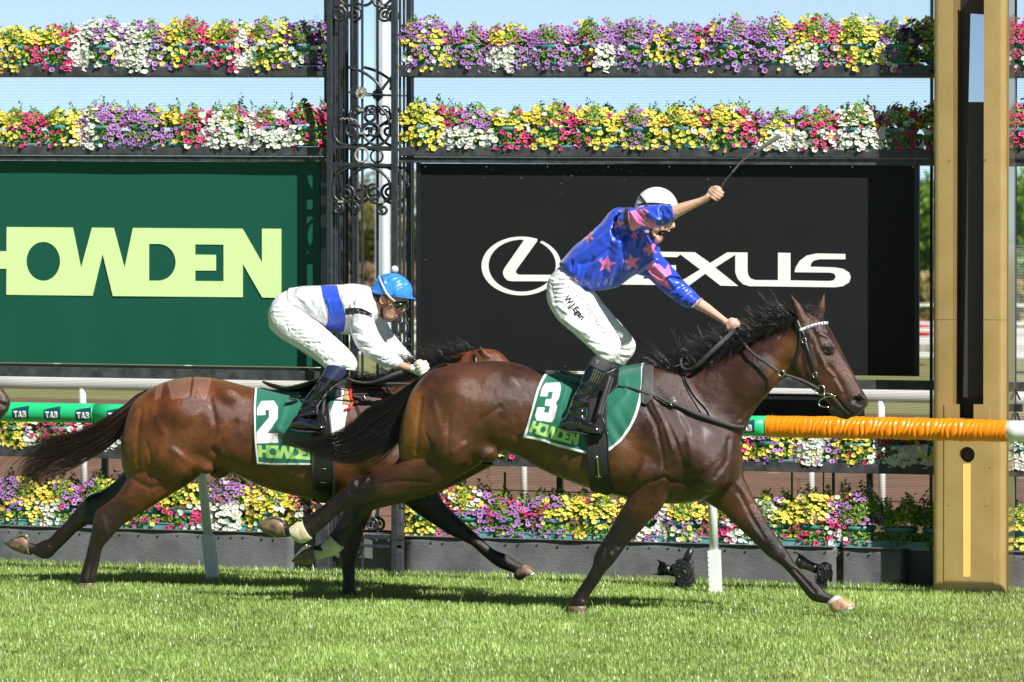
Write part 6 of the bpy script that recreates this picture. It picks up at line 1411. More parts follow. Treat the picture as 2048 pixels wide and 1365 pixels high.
def bridle_three():
    t = thing('bridle', tuple(P(1600, 640, 0)), 'black leather bridle with white and blue browband, bit rings and reins on the leading horse', 'bridle', 'bridles')
    def s_(nm, pts, w_=.020, th=.004, off=.004, m='leather', tr=TREE3, Y=0, par=None):
        mb = MB(); strap(mb, pts, w_, th, tr, off, 5, Y); return mb.build(nm, M[m], par or t, True)
    s_('cheek_strap', [(1594, 640), (1600, 655), (1607, 668), (1611, 684), (1616, 700), (1622, 718), (1628, 738), (1633, 754), (1640, 769)], .019)
    s_('throat_strap', [(1593, 642), (1600, 660), (1601, 684), (1595, 712), (1588, 742)], .020)
    s_('head_strap', [(1592, 634), (1595, 646), (1601, 660)], .03, .005)
    b = s_('browband', [(1600, 662), (1610, 657.5), (1632, 650.5), (1645, 648), (1655, 646.5)], .018, .005, .005, 'bead_white')
    mb = MB()
    for k in range(8): mb.box(onto(TREE3, 1614+k*5.2, 656.8-k*1.35, .0105), (.008, .004, .013), [[.9, 0, .4], [0, 1, 0], [-.4, 0, .9]])
    mb.build('blue_bead', M['bead_blue'], b)
    for u, v in ((1610.5, 682), (1630, 749)): buckle(onto(TREE3, u, v, .012), .018).build('buckle', M['metal'], t, True)
    c = onto(TREE3, 1642, 778, .016); MB().torus(c, .029, .0045).build('bit_ring', M['metal'], t, True)
    mb = MB(); mb.tube([onto(TREE3, u, v, .014, -.05) for u, v in cat([(1649, 783), (1660, 787), (1671, 791)], 4)], [.006]*4+[.004]*5, 7); mb.tube([P(u, v, -.075) for u, v in cat([(1672, 792), (1655, 794), (1642, 799), (1637, 808), (1643, 813), (1658, 815)], 4)], .0042, 7); mb.tube([P(1647, 786, -.08), P(1650, 796, -.078)], .004, 6); mb.build('bit', M['metal'], t, True)
    # reins: bit to hand, then the loose end back over the withers
    mb = MB(); strap(mb, [(1639, 780, -.11), (1620, 769, -.12), (1598, 759, -.13), (1563, 747, -.14), (1531, 725, -.14), (1502, 704, -.12), (1478, 675, -.06), (1468, 661, -.02)], .019, .004); mb.build('rein', M['rein'], t, True)
    mb = MB(); strap(mb, [(1470, 660, -.02), (1445, 684, -.10), (1420, 707, -.13), (1396, 730, -.13), (1384, 738, -.12), (1370, 739, -.11), (1362, 731, -.10), (1363, 718, -.07), (1372, 714, -.02)], [.026, .030, .030, .028, .018, .014, .014, .014], .005); mb.build('rein_end', M['rein'], t, True)
    mb = MB(); strap(mb, [(1640, 775, .14), (1600, 745, .15), (1540, 700, .14), (1490, 668, .08), (1474, 658, .04)], .018, .004); mb.build('far_rein', M['rein'], t, True)
    MB().torus(P(1563, 747, -.15), .018, .0035).build('rein_ring', M['metal'], t, True)
    t2 = thing('breastplate', tuple(P(1400, 830, -.2)), 'black leather breastplate strap with neck strap across the shoulder of the leading horse', 'breastplate', 'breastplates')
    mb = MB(); strap(mb, [(1236, 776), (1262, 779), (1290, 788), (1315, 797), (1341, 808), (1366, 818), (1392, 830), (1417, 839), (1448, 850), (1470, 853), (1486, 853)], [.012, .016, .016, .02, .026, .028, .026, .024], .005, TREE3, .018, 5); mb.build('breast_strap', M['rein'], t2, True)
    mb = MB(); strap(mb, [(1369, 742), (1372, 762), (1386, 790), (1404, 810), (1416, 824), (1419, 836)], .011, .004, TREE3, .008, 5); strap(mb, [(1369, 742), (1366, 755), (1370, 770), (1384, 798), (1398, 818), (1406, 834)], .006, .003, TREE3, .006, 5); mb.build('neck_strap', M['leather'], t2, True)
    buckle(onto(TREE3, 1345, 808, .026), .02).build('buckle', M['metal'], t2, True)
M['bead_white'] = mat('white_bead', (.75, .75, .78), .35); M['bead_blue'] = mat('blue_bead', (.10, .12, .55), .3)
M['rein'] = mat('worn_black_rein', (.030, .031, .034), .42, bump=(260, .5))
bridle_three()
def tack_two():
    Y = Y2
    t = thing('saddle_cloth', tuple(P(600, 780, Y)), 'green saddle cloth with number 2 and HOWDEN lettering, partly behind a tail', 'saddle cloth', 'numbered saddle cloths')
    top = [(510, 780), (540, 781), (580, 780), (620, 775), (665, 763), (700, 757)]; bot = [(515, 927), (545, 929), (580, 930), (625, 930), (650, 928), (668, 918)]
    lf = [(510, 780), (508, 820), (510, 870), (515, 927)]; rt_ = [(700, 757), (700, 795), (692, 838), (684, 880), (668, 918)]
    g = coons(top, bot, 140, 100, lf, rt_)
    def wr(u, v): return .005*np.sin(u*.10+v*.05)*np.clip((v-790)/60, 0, 1)+.006*np.exp(-((u-585+(v-780)*.35)/6)**2)-.004*np.exp(-((u-570+(v-780)*.3)/5)**2)+.004*np.exp(-((u-560+(v-860)*-.6)/6)**2)
    m = pattern_mat('green_cloth_two', GREEN, [('edge', (.80, .80, .78)), ('num', (.82, .82, .82)), ('word', (.42, .72, .20))], .62, sheen=.3, bump=(500, .1))
    o, me, px = drape('near_panel', g, TREE2, .012, m, t, wr, 10, Y)
    pu, pv = px[:, 0], px[:, 1]; edge = np.minimum(dpoly(pu, pv, cat(lf, 6)), dpoly(pu, pv, cat(bot, 6)))
    band = 17-dpoly(pu, pv, cat([(693, 750), (689, 800), (674, 845), (668, 880), (658, 925)], 6))
    fattr(me, 'edge', np.maximum(4.0-edge, band)); fattr(me, 'num', sdf(pu, pv, quadmap(D2, [(515, 806), (556, 805), (558, 886), (515, 887)])))
    fattr(me, 'word', sdf(pu, pv, quadmap(HWU, [(518, 890), (640, 894), (640, 921), (518, 915)]))); far_half(me, 'far_panel', m, t, Y)
    mb = MB(); mb.tube([onto(TREE2, u, v, .02, Y) for u, v in cat([(701, 757), (703, 780), (704, 805), (700, 818), (690, 823)], 5)], .008, 8); mb.build('red_piping', mat('red_piping', (.65, .02, .03), .4), t, True)
    g2 = coons([(694, 758), (703, 756)], [(686, 812), (702, 812)], 8, 16); drape('wither_pad', g2, TREE2, .010, mat('tan_felt', (.40, .26, .11), .8), t, None, 3, Y, thick=.008)
    t = thing('racing_saddle', tuple(P(600, 780, Y)), 'light black racing saddle with girth and stirrup on the second horse', 'saddle', 'racing saddles')
    mb = MB(); loft(mb, [(526, 762, 528, 767, .03, 0), (545, 768, 545, 775, .07, 0), (570, 773, 570, 782, .10, 0), (598, 768, 598, 785, .12, 0), (625, 760, 625, 778, .11, 0), (652, 752, 650, 766, .05, 0)], Y, 5, 20); mb.build('seat', M['leather'], t, True)
    fl = coons([(598, 768), (620, 764), (655, 758)], [(604, 808), (630, 812), (655, 790)], 20, 20); drape('flap', fl, TREE2, .022, M['rein'], t, None, 5, Y)
    gb = coons([(622, 800), (640, 798), (660, 795)], [(628, 996), (646, 1000), (668, 998)], 16, 60, [(622, 800), (624, 900), (627, 960), (628, 996)], [(660, 795), (667, 900), (668, 960), (668, 998)])
    drape('girth', gb, TREE2, .019, M['leather'], t, None, 6, Y, thick=.006)
    for st_ in ([(627, 900), (628, 950), (630, 994)], [(666, 900), (668, 950), (667, 994)]):
        mb = MB(); strap(mb, st_, .016, .007, TREE2, .024, Y=Y); mb.build('girth_edge', M['rein'], t, True)
    mb = MB(); girth_buckles(mb, TREE2, [(648, 936), (648, 962), (648, 987)], Y); mb.build('girth_buckle', M['metal'], t, True)
    Ys = Y-.37; mb = MB(); strap(mb, [(652, 775, Y-.30), (648, 800, Y-.33), (645, 832, Ys)], .018, .005); mb.build('stirrup_leather', M['rein'], t, True)
    mb = MB(); mb.tube([P(u, v, Ys) for u, v in [(632, 848), (636, 834), (645, 830), (651, 836), (653, 852), (648, 864), (634, 866)]], .007, 8); mb.build('stirrup_iron', M['cam_black'], t, True)
    for pts in ([(582, 801), (592, 803), (603, 801)], [(572, 814), (584, 812), (600, 806)]):
        mb = MB(); strap(mb, pts, .014, .004, TREE2, .03, Y=Y); mb.build('loose_strap', M['leather'], t, True)
    t = thing('bridle', tuple(P(760, 760, Y)), 'black reins running forward from the hands of the crouching jockey', 'bridle', 'bridles')
    mb = MB(); strap(mb, [(838, 738, Y-.22), (818, 742, Y-.24), (795, 747, Y-.27), (768, 758, Y-.29), (740, 766, Y-.29), (712, 764, Y-.29), (690, 754, Y-.30), (680, 740, Y-.31), (678, 730, Y-.31)], [.026, .028, .03, .018, .016, .014, .014], .005); mb.build('rein_end', M['rein'], t, True)
    mb = MB(); strap(mb, [(740, 767, Y-.28), (775, 768, Y-.27), (816, 769, Y-.25), (860, 778, Y-.20), (940, 800, Y-.15), (1010, 825, Y-.12)], .018, .004); mb.build('rein', M['rein'], t, True)
    mb = MB(); strap(mb, [(950, 710), (955, 740), (965, 780), (985, 800)], .018, .004, TREE2, .004); mb.build('cheek_strap', M['leather'], t, True)
    t = thing('breastplate', tuple(P(720, 800, Y-.2)), 'black breastplate straps with buckle on the shoulder of the second horse', 'breastplate', 'breastplates')
    for pts, w_ in (([(664, 780), (690, 784), (705, 785), (735, 781), (762, 776)], .010), ([(640, 806), (670, 800), (700, 792), (740, 791), (782, 789)], .010), ([(700, 794), (722, 799), (745, 808), (775, 820), (805, 835)], .020), ([(778, 774), (782, 790), (786, 806)], .008)):
        mb = MB(); strap(mb, pts, w_, .005, TREE2, .014, 5, Y); mb.build('strap', M['rein'], t, True)
    buckle(onto(TREE2, 727, 801, .03), .018).build('buckle', M['metal'], t, True)
tack_two()

# ================================================================== jockeys
def dome(mb, u, v, Y, rx, ry, rz, tilt, cut):
    """half-egg cap; tilt in degrees (nose down positive), cut: how far the skirt reaches below the centre (m)"""
    a = math.radians(tilt); c = P(u, v, Y); seg, rings = 36, 20; vv = []; f = []
    R_ = np.array([[math.cos(a), 0, math.sin(a)], [0, 1, 0], [-math.sin(a), 0, math.cos(a)]])
    end = math.acos(-min(.95, cut/rz))
    for i in range(rings+1):
        th = end*i/rings
        for j in range(seg):
            ph = 2*math.pi*j/seg; vv.append(c+R_@np.array([rx*math.sin(th)*math.cos(ph), ry*math.sin(th)*math.sin(ph), rz*math.cos(th)]))
    f = [(i*seg+j, i*seg+(j+1) % seg, (i+1)*seg+(j+1) % seg, (i+1)*seg+j) for i in range(rings) for j in range(seg)]+[tuple(rings*seg+j for j in range(seg))]
    return mb.add(vv, f), c, R_
def fist(mb, palm, axis, out, toward, s_=1.0, thumb=(0, 0)):
    """palm: centre (m, world); axis: unit vector along the thing gripped; out: where the knuckles point; toward: camera-side unit"""
    palm, ax, ou, to = [np.array(x, float) for x in (palm, axis, out, toward)]
    mb.ball(palm-ou*.016*s_+to*.004, np.array([.034, .022, .030])*s_, None, 14, 10)
    for i in range(4):
        o = ax*(.030-.019*i)*s_; r = (.0098, .0102, .0098, .0085)[i]*s_; L_ = (.95, 1.05, 1.0, .82)[i]*s_
        pts = [palm+o-ou*.018*L_+to*.016*s_, palm+o+ou*.008*L_+to*.030*s_, palm+o+ou*.036*L_+to*.020*s_, palm+o+ou*.042*L_-to*.004*s_, palm+o+ou*.024*L_-to*.022*s_, palm+o+ou*.008*L_-to*.020*s_]
        mb.tube(cat(pts, 4), np.interp(np.linspace(0, 1, 21), [0, .35, 1], [r*1.15, r, r*.82]), 10)
    pts = [palm+ax*.012*s_-ou*.036*s_+to*.004, palm+ax*.036*s_-ou*.014*s_+to*.020*s_, palm+ax*.046*s_+ou*.008*s_+to*.026*s_, palm+ax*.042*s_+ou*.028*s_+to*.022*s_]
    mb.tube(cat(pts, 4), np.interp(np.linspace(0, 1, 13), [0, .4, 1], [.013*s_, .011*s_, .008*s_]), 10)
def star(cx, cy, r, rot=0, n=5, inner=.42, sx=1.0):
    return [(cx+sx*(r if k % 2 == 0 else r*inner)*math.cos(math.radians(rot)+k*math.pi/n), cy+(r if k % 2 == 0 else r*inner)*math.sin(math.radians(rot)+k*math.pi/n)) for k in range(2*n)]
def masked_fold(me, seed, amp, scale, Y0):
    """broad cloth undulation"""
    co = vcos(me); no = vnor(me); r = np.random.default_rng(seed); s_ = np.zeros(len(co))
    for _ in range(10):
        d = r.normal(size=3); d /= np.linalg.norm(d); s_ += np.sin(co@d*scale*r.uniform(.6, 1.6)+r.uniform(0, 6.3)+1.4*np.sin(co@r.normal(size=3)*scale*.25))
    s_ = np.abs(s_/10)**.8*np.sign(s_)
    co += no*(s_*amp)[:, None]; me.vertices.foreach_set('co', co.ravel()); me.update()
JV = .0055
def jockey_three():
    t = thing('person', tuple(P(1200, 860, 0)), 'shouting jockey in blue silks with pink stars standing in the stirrups, whip arm raised', 'jockey', 'jockeys')
    # ---- the body, one skin: head, neck, trunk, arms with hands, legs
    mb = MB()
    loft(mb, [(1276, 412, 1344, 415, .062, 0), (1277, 428, 1347, 430, .070, 0), (1281, 442, 1346, 440, .071, 0), (1288, 452, 1343, 449, .066, 0), (1293, 460, 1340, 456, .060, 0), (1296, 463, 1338.5, 460.5, .056, 0), (1297, 466, 1322, 464, .050, 0), (1299, 470, 1318, 469.5, .046, 0), (1302, 475, 1326, 473.5, .043, 0), (1305, 480, 1326, 477.5, .038, 0), (1308, 485, 1323, 483.5, .028, 0), (1312, 488, 1318, 487.5, .014, 0)], 0, 5, 22, 2.2)
    loft(mb, [(1338, 436, 1346, 437, .010, 0), (1340, 444, 1348.5, 444, .012, 0), (1340, 451, 1350.5, 453, .015, 0), (1338, 457, 1347, 458, .013, 0)], 0, 4, 12)
    limb(mb, [(1294, 455, 0, .055, .058), (1288, 470, 0, .055, .058), (1276, 484, 0, .065, .08)])
    loft(mb, [(1133, 535, 1183, 577, .12, 0), (1155, 503, 1226, 566, .14, 0), (1182, 480, 1256, 545, .15, 0), (1210, 455, 1280, 532, .17, 0), (1237, 432, 1298, 512, .16, 0), (1262, 430, 1305, 495, .11, 0)], 0, 5, 20)
    limb(mb, [(1258, 442, -.16, .05, .05), (1290, 436, -.22, .048, .048), (1325, 430, -.27, .043, .043), (1346, 425, -.29, .042, .042), (1362, 418.5, -.30, .036, .038), (1380, 411, -.31, .029, .032), (1398, 404, -.32, .023, .026), (1411, 398, -.325, .021, .026), (1420, 392, -.33, .025, .028)])
    limb(mb, [(1290, 515, .14, .05, .05), (1330, 552, .20, .045, .045), (1370, 590, .22, .042, .042), (1394, 606, .20, .038, .038), (1412, 617, .17, .033, .035), (1430, 629, .13, .026, .030), (1446, 640, .09, .021, .026), (1456, 648, .06, .024, .028)])
    for s_, k in ((-1, 0), (1, 1)):
        limb(mb, [(1135, 568, s_*.06, .07, .06), ((1155, 1172)[k], (625, 625)[k], s_*.15, .05, .05), ((1206, 1236)[k], (688, 688)[k], s_*.275, .034, .036), ((1196, 1228)[k], (730, 735)[k], s_*.31, .028, .03), ((1164, 1194)[k], (795, 795)[k], s_*.33, .024, .026)])
    wa = np.array(P(1441, 377, -.33))-np.array(P(1424, 403, -.33)); wa /= np.linalg.norm(wa)
    ou = np.array([.78, 0, -.30]); ou = ou-wa*(ou@wa); ou /= np.linalg.norm(ou); to = np.cross(wa, ou); to = to if to[1] < 0 else -to
    palm = np.array(P(1431, 388, -.33)); fist(mb, palm-ou*.004, wa, ou, to, .98)
    ra = np.array(P(1478, 675, -.04))-np.array(P(1466, 655, .0)); ra /= np.linalg.norm(ra)
    ou2 = np.array([.9, -.1, .05]); ou2 -= ra*(ou2@ra); ou2 /= np.linalg.norm(ou2); to2 = np.cross(ra, ou2); to2 = to2 if to2[1] < 0 else -to2
    fist(mb, np.array(P(1467, 655, .03)), -ra, ou2, to2, .98)
    me = remesh(mb, .0042, 3, .5)
    sculpt(me, [([(1322, 467), (1330, 466)], 2.6, -.008), ([(1325, 440), (1338, 441)], 3, -.006), ([(1322, 436), (1342, 436)], 2.2, .004), ([(1337, 459), (1341, 460)], 1.4, .003), ([(1322, 474), (1327, 473)], 1.6, .003), ([(1316, 456), (1322, 466), (1318, 476)], 2.5, -.003), ([(1308, 450), (1318, 452)], 5, .004), ([(1332, 452), (1328, 462), (1322, 470)], 1.6, -.003),
                ([(1356, 424), (1390, 409)], 3, -.002), ([(1343, 455), (1346, 457)], 1.3, -.003), ([(1400, 400), (1412, 395)], 1.5, .002)])
    body = link('body', me, M['skin'], t, True); tr = bvh(me)
    mb = MB(); mb.ball(P(1324.5, 467.2, -.004), (.024, .036, .0125), None, 16, 10); mb.build('mouth_inside', mat('mouth_dark', (.035, .006, .005), .5), body, True)
    mb = MB(); mb.tube([P(u, v, y) for u, v, y in ((1335, 462.5, -.022), (1338.5, 462, -.010), (1339, 462, .008))], .0035, 6); mb.build('upper_teeth', M['white'], body, True)
    mb = MB(); mb.tube([P(u, v, y) for u, v, y in ((1332, 461, -.034), (1337, 461.2, -.022), (1340, 461, 0), (1337, 461.2, .022))], .0032, 7); mb.tube([P(u, v, y) for u, v, y in ((1320, 472.5, -.034), (1325, 474, -.02), (1327.5, 474.5, 0), (1325, 474, .02))], .0036, 7); mb.build('lips', mat('lips', (.56, .24, .19), .5), body, True)
    mb = MB(); mb.ball(onto(tr, 1296, 450, .006), (.018, .008, .028), None, 12, 8); mb.build('ear', M['skin'], body, True)
    # ---- breeches
    mb = MB()
    loft(mb, [(1126, 530, 1184, 580, .150, 0), (1108, 545, 1186, 588, .172, 0), (1096, 568, 1184, 596, .172, 0), (1096, 592, 1180, 606, .14, 0)], 0, 5, 26)
    loft(mb, [(1100, 555, 1178, 580, .11, -.07), (1094, 583, 1185, 590, .115, -.085), (1096, 604, 1194, 606, .108, -.12), (1110, 632, 1208, 628, .10, -.17), (1129, 652, 1222, 650, .092, -.22), (1150, 670, 1235, 670, .085, -.26), (1170, 688, 1242, 688, .078, -.29), (1184, 700, 1240, 704, .072, -.305), (1189, 706, 1232, 718, .062, -.31), (1191, 710, 1225, 726, .055, -.31)], 0, 5, 24)
    loft(mb, [(1115, 570, 1190, 585, .11, .08), (1125, 600, 1204, 604, .10, .12), (1145, 632, 1224, 628, .09, .17), (1170, 656, 1246, 652, .085, .22), (1192, 676, 1264, 674, .08, .27), (1206, 692, 1271, 690, .072, .30), (1215, 706, 1268, 706, .066, .30), (1220, 716, 1256, 722, .055, .30), (1224, 722, 1248, 731, .048, .30)], 0, 5, 22)
    me = remesh(mb, JV, 5)
    fl = []
    for k in range(6): y = 559+k*8.5; fl += [([(1106+k*1.5, y), (1135, y-3+k), (1158+k*2, y-5+k)], 2.0, .0055), ([(1104+k, y+4), (1132, y+2), (1150, y)], 1.8, -.006)]
    fl += [([(1116, 612), (1135, 628)], 2.5, .007), ([(1122, 606), (1140, 622)], 2, -.007), ([(1130, 640), (1150, 655), (1180, 672)], 3, .006), ([(1140, 660), (1170, 682), (1195, 690)], 2.5, -.007), ([(1180, 590), (1195, 620), (1225, 660)], 4, -.005), ([(1200, 690), (1225, 684), (1240, 690)], 2.2, -.005),
           ([(1195, 705), (1215, 712)], 2, -.005), ([(1192, 700), (1216, 706)], 2, .005), ([(1240, 700), (1262, 704)], 1.8, -.006), ([(1242, 708), (1260, 710)], 1.8, .005), ([(1240, 714), (1256, 716)], 1.6, -.006), ([(1128, 545), (1160, 570), (1182, 590)], 2.4, .004), ([(1170, 640), (1190, 655), (1205, 672)], 3, .004), ([(1165, 622), (1185, 645)], 3, -.003)]
    sculpt(me, fl); masked_fold(me, 3, .0022, 70, 0)
    M['breech'] = mat('white_breeches_cloth', (.74, .74, .77), .6, bump=(350, .12)); satin_bump(M['breech'], 13, .028, (1, 1, 1.6), .65)
    br = link('breeches', me, M['breech'], t, True); tb = bvh(me)
    text_on('W.J.Egan', 1128, 598, 51, 11.5, tb, M['black'], br, .0025, bold=.03, xs=.95)
    text_on('OFF THE TRACK', 1150, 588, 56, 9.5, tb, mat('grey_print', (.20, .20, .24), .6), br, .0025, xs=1.02)
    # ---- silks
    mb = MB()
    loft(mb, [(1121, 528, 1190, 583, .165, 0), (1132, 514, 1212, 581, .178, 0), (1147, 496, 1236, 573, .192, 0), (1172, 474, 1264, 553, .20, 0), (1201, 446, 1288, 542, .21, 0), (1226, 420, 1308, 524, .20, 0), (1248, 415, 1318, 505, .16, 0), (1272, 425, 1314, 492, .11, 0), (1284, 440, 1308, 482, .075, 0)], 0, 6, 30)
    loft(mb, [(1236, 424, 1252, 470, .095, -.13), (1252, 414, 1262, 466, .09, -.17), (1272, 416, 1276, 462, .082, -.205), (1292, 413, 1295, 459, .078, -.235), (1312, 410, 1313, 455, .072, -.26), (1330, 409, 1332, 451, .064, -.28), (1342, 410, 1345, 444, .055, -.29), (1347, 412, 1351, 439, .050, -.295)], 0, 5, 22)
    loft(mb, [(1312, 492, 1262, 545, .10, .11), (1322, 510, 1283, 552, .095, .16), (1338, 527, 1299, 560, .085, .19), (1355, 548, 1318, 577, .078, .21), (1371, 566, 1336, 592, .072, .215), (1387, 580, 1354, 606, .068, .21), (1398, 591, 1371, 615, .062, .205), (1404, 598, 1382, 616, .050, .20)], 0, 5, 22)
    me = remesh(mb, JV, 4)
    fo = [(a_, r_*1.1, h_*1.5) for a_, r_, h_ in [([(1150, 520), (1180, 500), (1215, 470), (1240, 440)], 6, .007), ([(1160, 530), (1190, 520), (1215, 500)], 4, -.008), ([(1215, 570), (1222, 545), (1232, 515), (1238, 485)], 5, .009), ([(1205, 560), (1208, 530), (1222, 490)], 4, -.009), ([(1245, 560), (1250, 530), (1246, 500), (1252, 470)], 4, -.009), ([(1262, 545), (1275, 515), (1280, 480)], 5, .009),
          ([(1180, 575), (1185, 545), (1200, 520)], 4, .008), ([(1168, 565), (1170, 545), (1185, 515)], 3, -.007), ([(1155, 550), (1158, 535)], 3, .007), ([(1142, 540), (1146, 522)], 2.5, -.006), ([(1192, 578), (1196, 556)], 3, -.007), ([(1225, 572), (1238, 550)], 3, -.006), ([(1236, 430), (1225, 455), (1230, 480), (1250, 475)], 3, -.012), ([(1230, 424), (1240, 418)], 3, .008),
          ([(1262, 425), (1275, 445), (1290, 452)], 3, .008), ([(1270, 418), (1285, 436), (1305, 446)], 3, -.008), ([(1290, 420), (1305, 432), (1318, 440)], 3, .008), ([(1315, 412), (1325, 428), (1322, 446)], 2.5, -.007), ([(1332, 414), (1338, 420)], 2, .005), ([(1330, 422), (1338, 428)], 1.6, -.005), ([(1330, 432), (1340, 437)], 1.6, .005), ([(1300, 455), (1280, 458), (1262, 464)], 4, .006),
          ([(1300, 540), (1320, 556)], 3, -.008), ([(1310, 532), (1335, 556), (1352, 576)], 4, .009), ([(1325, 575), (1345, 580), (1362, 572)], 3, -.009), ([(1340, 588), (1358, 584), (1372, 576)], 3, .009), ([(1352, 598), (1366, 594), (1380, 584)], 2.4, -.008), ([(1362, 604), (1386, 588)], 2, .006), ([(1372, 608), (1394, 592)], 1.6, -.005), ([(1290, 492), (1300, 512), (1318, 524)], 4, .008), ([(1283, 500), (1290, 520)], 3, -.008)]]
    sculpt(me, fo); masked_fold(me, 9, .006, 30, 0); masked_fold(me, 19, .0016, 95, 0)
    co = vcos(me); pu, pv = proj(co)
    st = [star(1213, 529, 20, -80, 5, .40), star(1263, 525, 20, -100, 5, .38), star(1176, 474, 14, 20), [(1256, 424), (1272, 420), (1290, 418), (1298, 424), (1288, 432), (1300, 440), (1316, 452), (1300, 456), (1284, 452), (1268, 462), (1258, 460), (1252, 446)], star(1236, 449, 13, 60), star(1270, 472, 15, 100, 5, .34, .7), star(1300, 498, 17, 30, 5, .45), [(1293, 538), (1300, 529), (1318, 528), (1330, 540), (1337, 527), (1343, 548), (1330, 556), (1346, 582), (1330, 574), (1314, 566), (1302, 552)], star(1148, 562, 9, 0)]
    fattr(me, 'star', np.maximum.reduce([sdf(pu, pv, [s_]) for s_ in st]))
    m = pattern_mat('royal_blue_satin', (.012, .060, .60), [('star', (.80, .19, .44)), ('band', (.012, .012, .013))], .34, sheen=.2, spec=.7, coat=.0)
    satin_bump(m, 6, .06, (1, 1, 1), .8); sk = link('silks', me, m, t, True); ts = bvh(me)
    fattr(me, 'band', np.where(co[:, 1] < -.08, sdf(pu, pv, [[(1249, 408), (1257, 408), (1256, 425), (1257, 445), (1264, 468), (1255, 468), (1248, 446), (1247, 428)]]), -9.))
    for pts, r in (([(1346, 411), (1350, 424), (1352, 439)], .003), ([(1404, 597), (1394, 606), (1383, 616)], .003), ([(1321, 411), (1316, 420), (1320, 436), (1328, 446)], .0018)):
        mb = MB(); mb.tube([onto(ts, u, v, .001) for u, v in cat(pts, 5)], r, 6); mb.build('seam', mat('pale_blue_seam', (.35, .5, .9), .5), sk, True)
    # ---- boots with dark gaiters
    for k, (s_, du) in enumerate(((-1, 0), (1, 30))):
        yo = s_*.33; mb = MB()
        loft(mb, [(1188+du, 706, 1225+du, 722, .056, s_*.31), (1180+du, 722, 1220+du, 736, .057, s_*.315), (1171+du, 741, 1210+du, 750, .056, s_*.32), (1163+du, 760, 1199+du, 766, .053, yo), (1155+du, 779, 1189+du, 782, .050, yo), (1144+du, 800, 1179+du, 801, .047, yo), (1137+du, 820, 1173+du, 822, .044, yo-.005*s_), (1131+du, 836, 1174+du, 838, .042, yo)], 0, 6, 22)
        loft(mb, [(1126+du, 838, 1124+du, 856, .032, yo), (1140+du, 828, 1138+du, 862, .040, yo), (1160+du, 832, 1158+du, 864, .042, yo-.01*s_), (1178+du, 840, 1176+du, 868, .042, yo+.01*s_), (1194+du, 850, 1192+du, 870, .040, yo+.02*s_), (1206+du, 860, 1204+du, 870, .024, yo+.02*s_)], 0, 5, 20)
        me = remesh(mb, .005, 3)
        if k == 0:
            sculpt(me, [([(1150, 790), (1168, 796), (1180, 790)], 2.4, -.006), ([(1145, 800), (1162, 806), (1178, 804)], 2.4, .006), ([(1140, 812), (1158, 818), (1174, 814)], 2.2, -.007), ([(1138, 820), (1156, 826), (1172, 822)], 2.2, .006), ([(1138, 830), (1154, 834), (1170, 830)], 2, -.006), ([(1160, 780), (1178, 778)], 2.4, .004), ([(1150, 846), (1168, 842)], 2, .003), ([(1158, 768), (1190, 774)], 2, -.003), ([(1128, 858), (1160, 862), (1204, 868)], 1.5, .004)])
        m = pattern_mat('patent_boot', (.010, .011, .016), [('gaiter', (.055, .055, .060))], .12, spec=.8, coat=.6) if k == 0 else M['boot']
        M['boot'] = m; co = vcos(me); pu, pv = proj(co); fattr(me, 'gaiter', (737-(pv-(pu-1195-du)*.45)))
        n_ = m.node_tree
        bt = link('boot', me, m, t, True)
        if k == 0:
            a = n_.nodes.new('ShaderNodeAttribute'); a.attribute_name = 'gaiter'; g_ = n_.nodes.new('ShaderNodeMapRange'); g_.inputs[1].default_value = -.5; g_.inputs[2].default_value = .5; g_.inputs[3].default_value = .12; g_.inputs[4].default_value = .75
            n_.links.new(a.outputs['Fac'], g_.inputs[0]); n_.links.new(g_.outputs[0], n_.nodes['Principled BSDF'].inputs['Roughness'])
            g2 = n_.nodes.new('ShaderNodeMapRange'); g2.inputs[1].default_value = -.5; g2.inputs[2].default_value = .5; g2.inputs[3].default_value = .6; g2.inputs[4].default_value = 0
            n_.links.new(a.outputs['Fac'], g2.inputs[0]); n_.links.new(g2.outputs[0], n_.nodes['Principled BSDF'].inputs['Coat Weight'])
            tt = bvh(me); mb = MB()
            for q in range(5): mb.tube([onto(tt, u, v, .002) for u, v in cat([(1189+q*4.6, 739+q*2.0), (1184+q*4.4, 752+q*1.9), (1179+q*4.2, 764+q*1.7)], 4)], .0032, 6)
            mb.build('elastic_rib', mat('olive_elastic', (.10, .10, .07), .4), bt, True)
            mb = MB(); mb.tube([onto(tt, u, v, .002) for u, v in ((1192, 721), (1199, 722), (1193, 727))], .0016, 5); mb.build('tick_mark', M['white'], bt)
            mb = MB(); loft(mb, [(1124, 857, 1125, 861, .035, yo), (1140, 861, 1141, 866, .040, yo), (1165, 864, 1165, 869, .042, yo), (1190, 869, 1190, 873, .040, yo), (1206, 869, 1205, 873, .026, yo)], 0, 4, 16); mb.build('sole', M['rein'], bt, True)
    # ---- cap over the helmet
    mb = MB(); _, c, R_ = dome(mb, 1313, 419, 0, .137, .105, .137, 4, .030); me = mb.mesh('helmet'); masked_fold(me, 4, .0016, 45, 0)
    m = mat('white_cap_silk', (.74, .74, .78), .42, sheen=.2); satin_bump(m, 9, .008, (1, 1, 1), .5); hl = link('helmet', me, m, t, True); th = bvh(me)
    mb = MB(); strap(mb, [(1269, 413), (1285, 408.5), (1310, 407.5), (1332, 409.5), (1356, 411)], .012, .003, th, .002); strap(mb, [(1280, 392), (1288, 402), (1297, 413)], .011, .003, th, .003); mb.build('goggle_strap', M['black'], hl, True)
    mb = MB(); mb.ball(P(1339, 444, -.012), (.030, .062, .016), None, 16, 10); mb.build('goggles', mat('amber_goggle', (.05, .02, .012), .08, spec=.9, coat=.5), t, True)
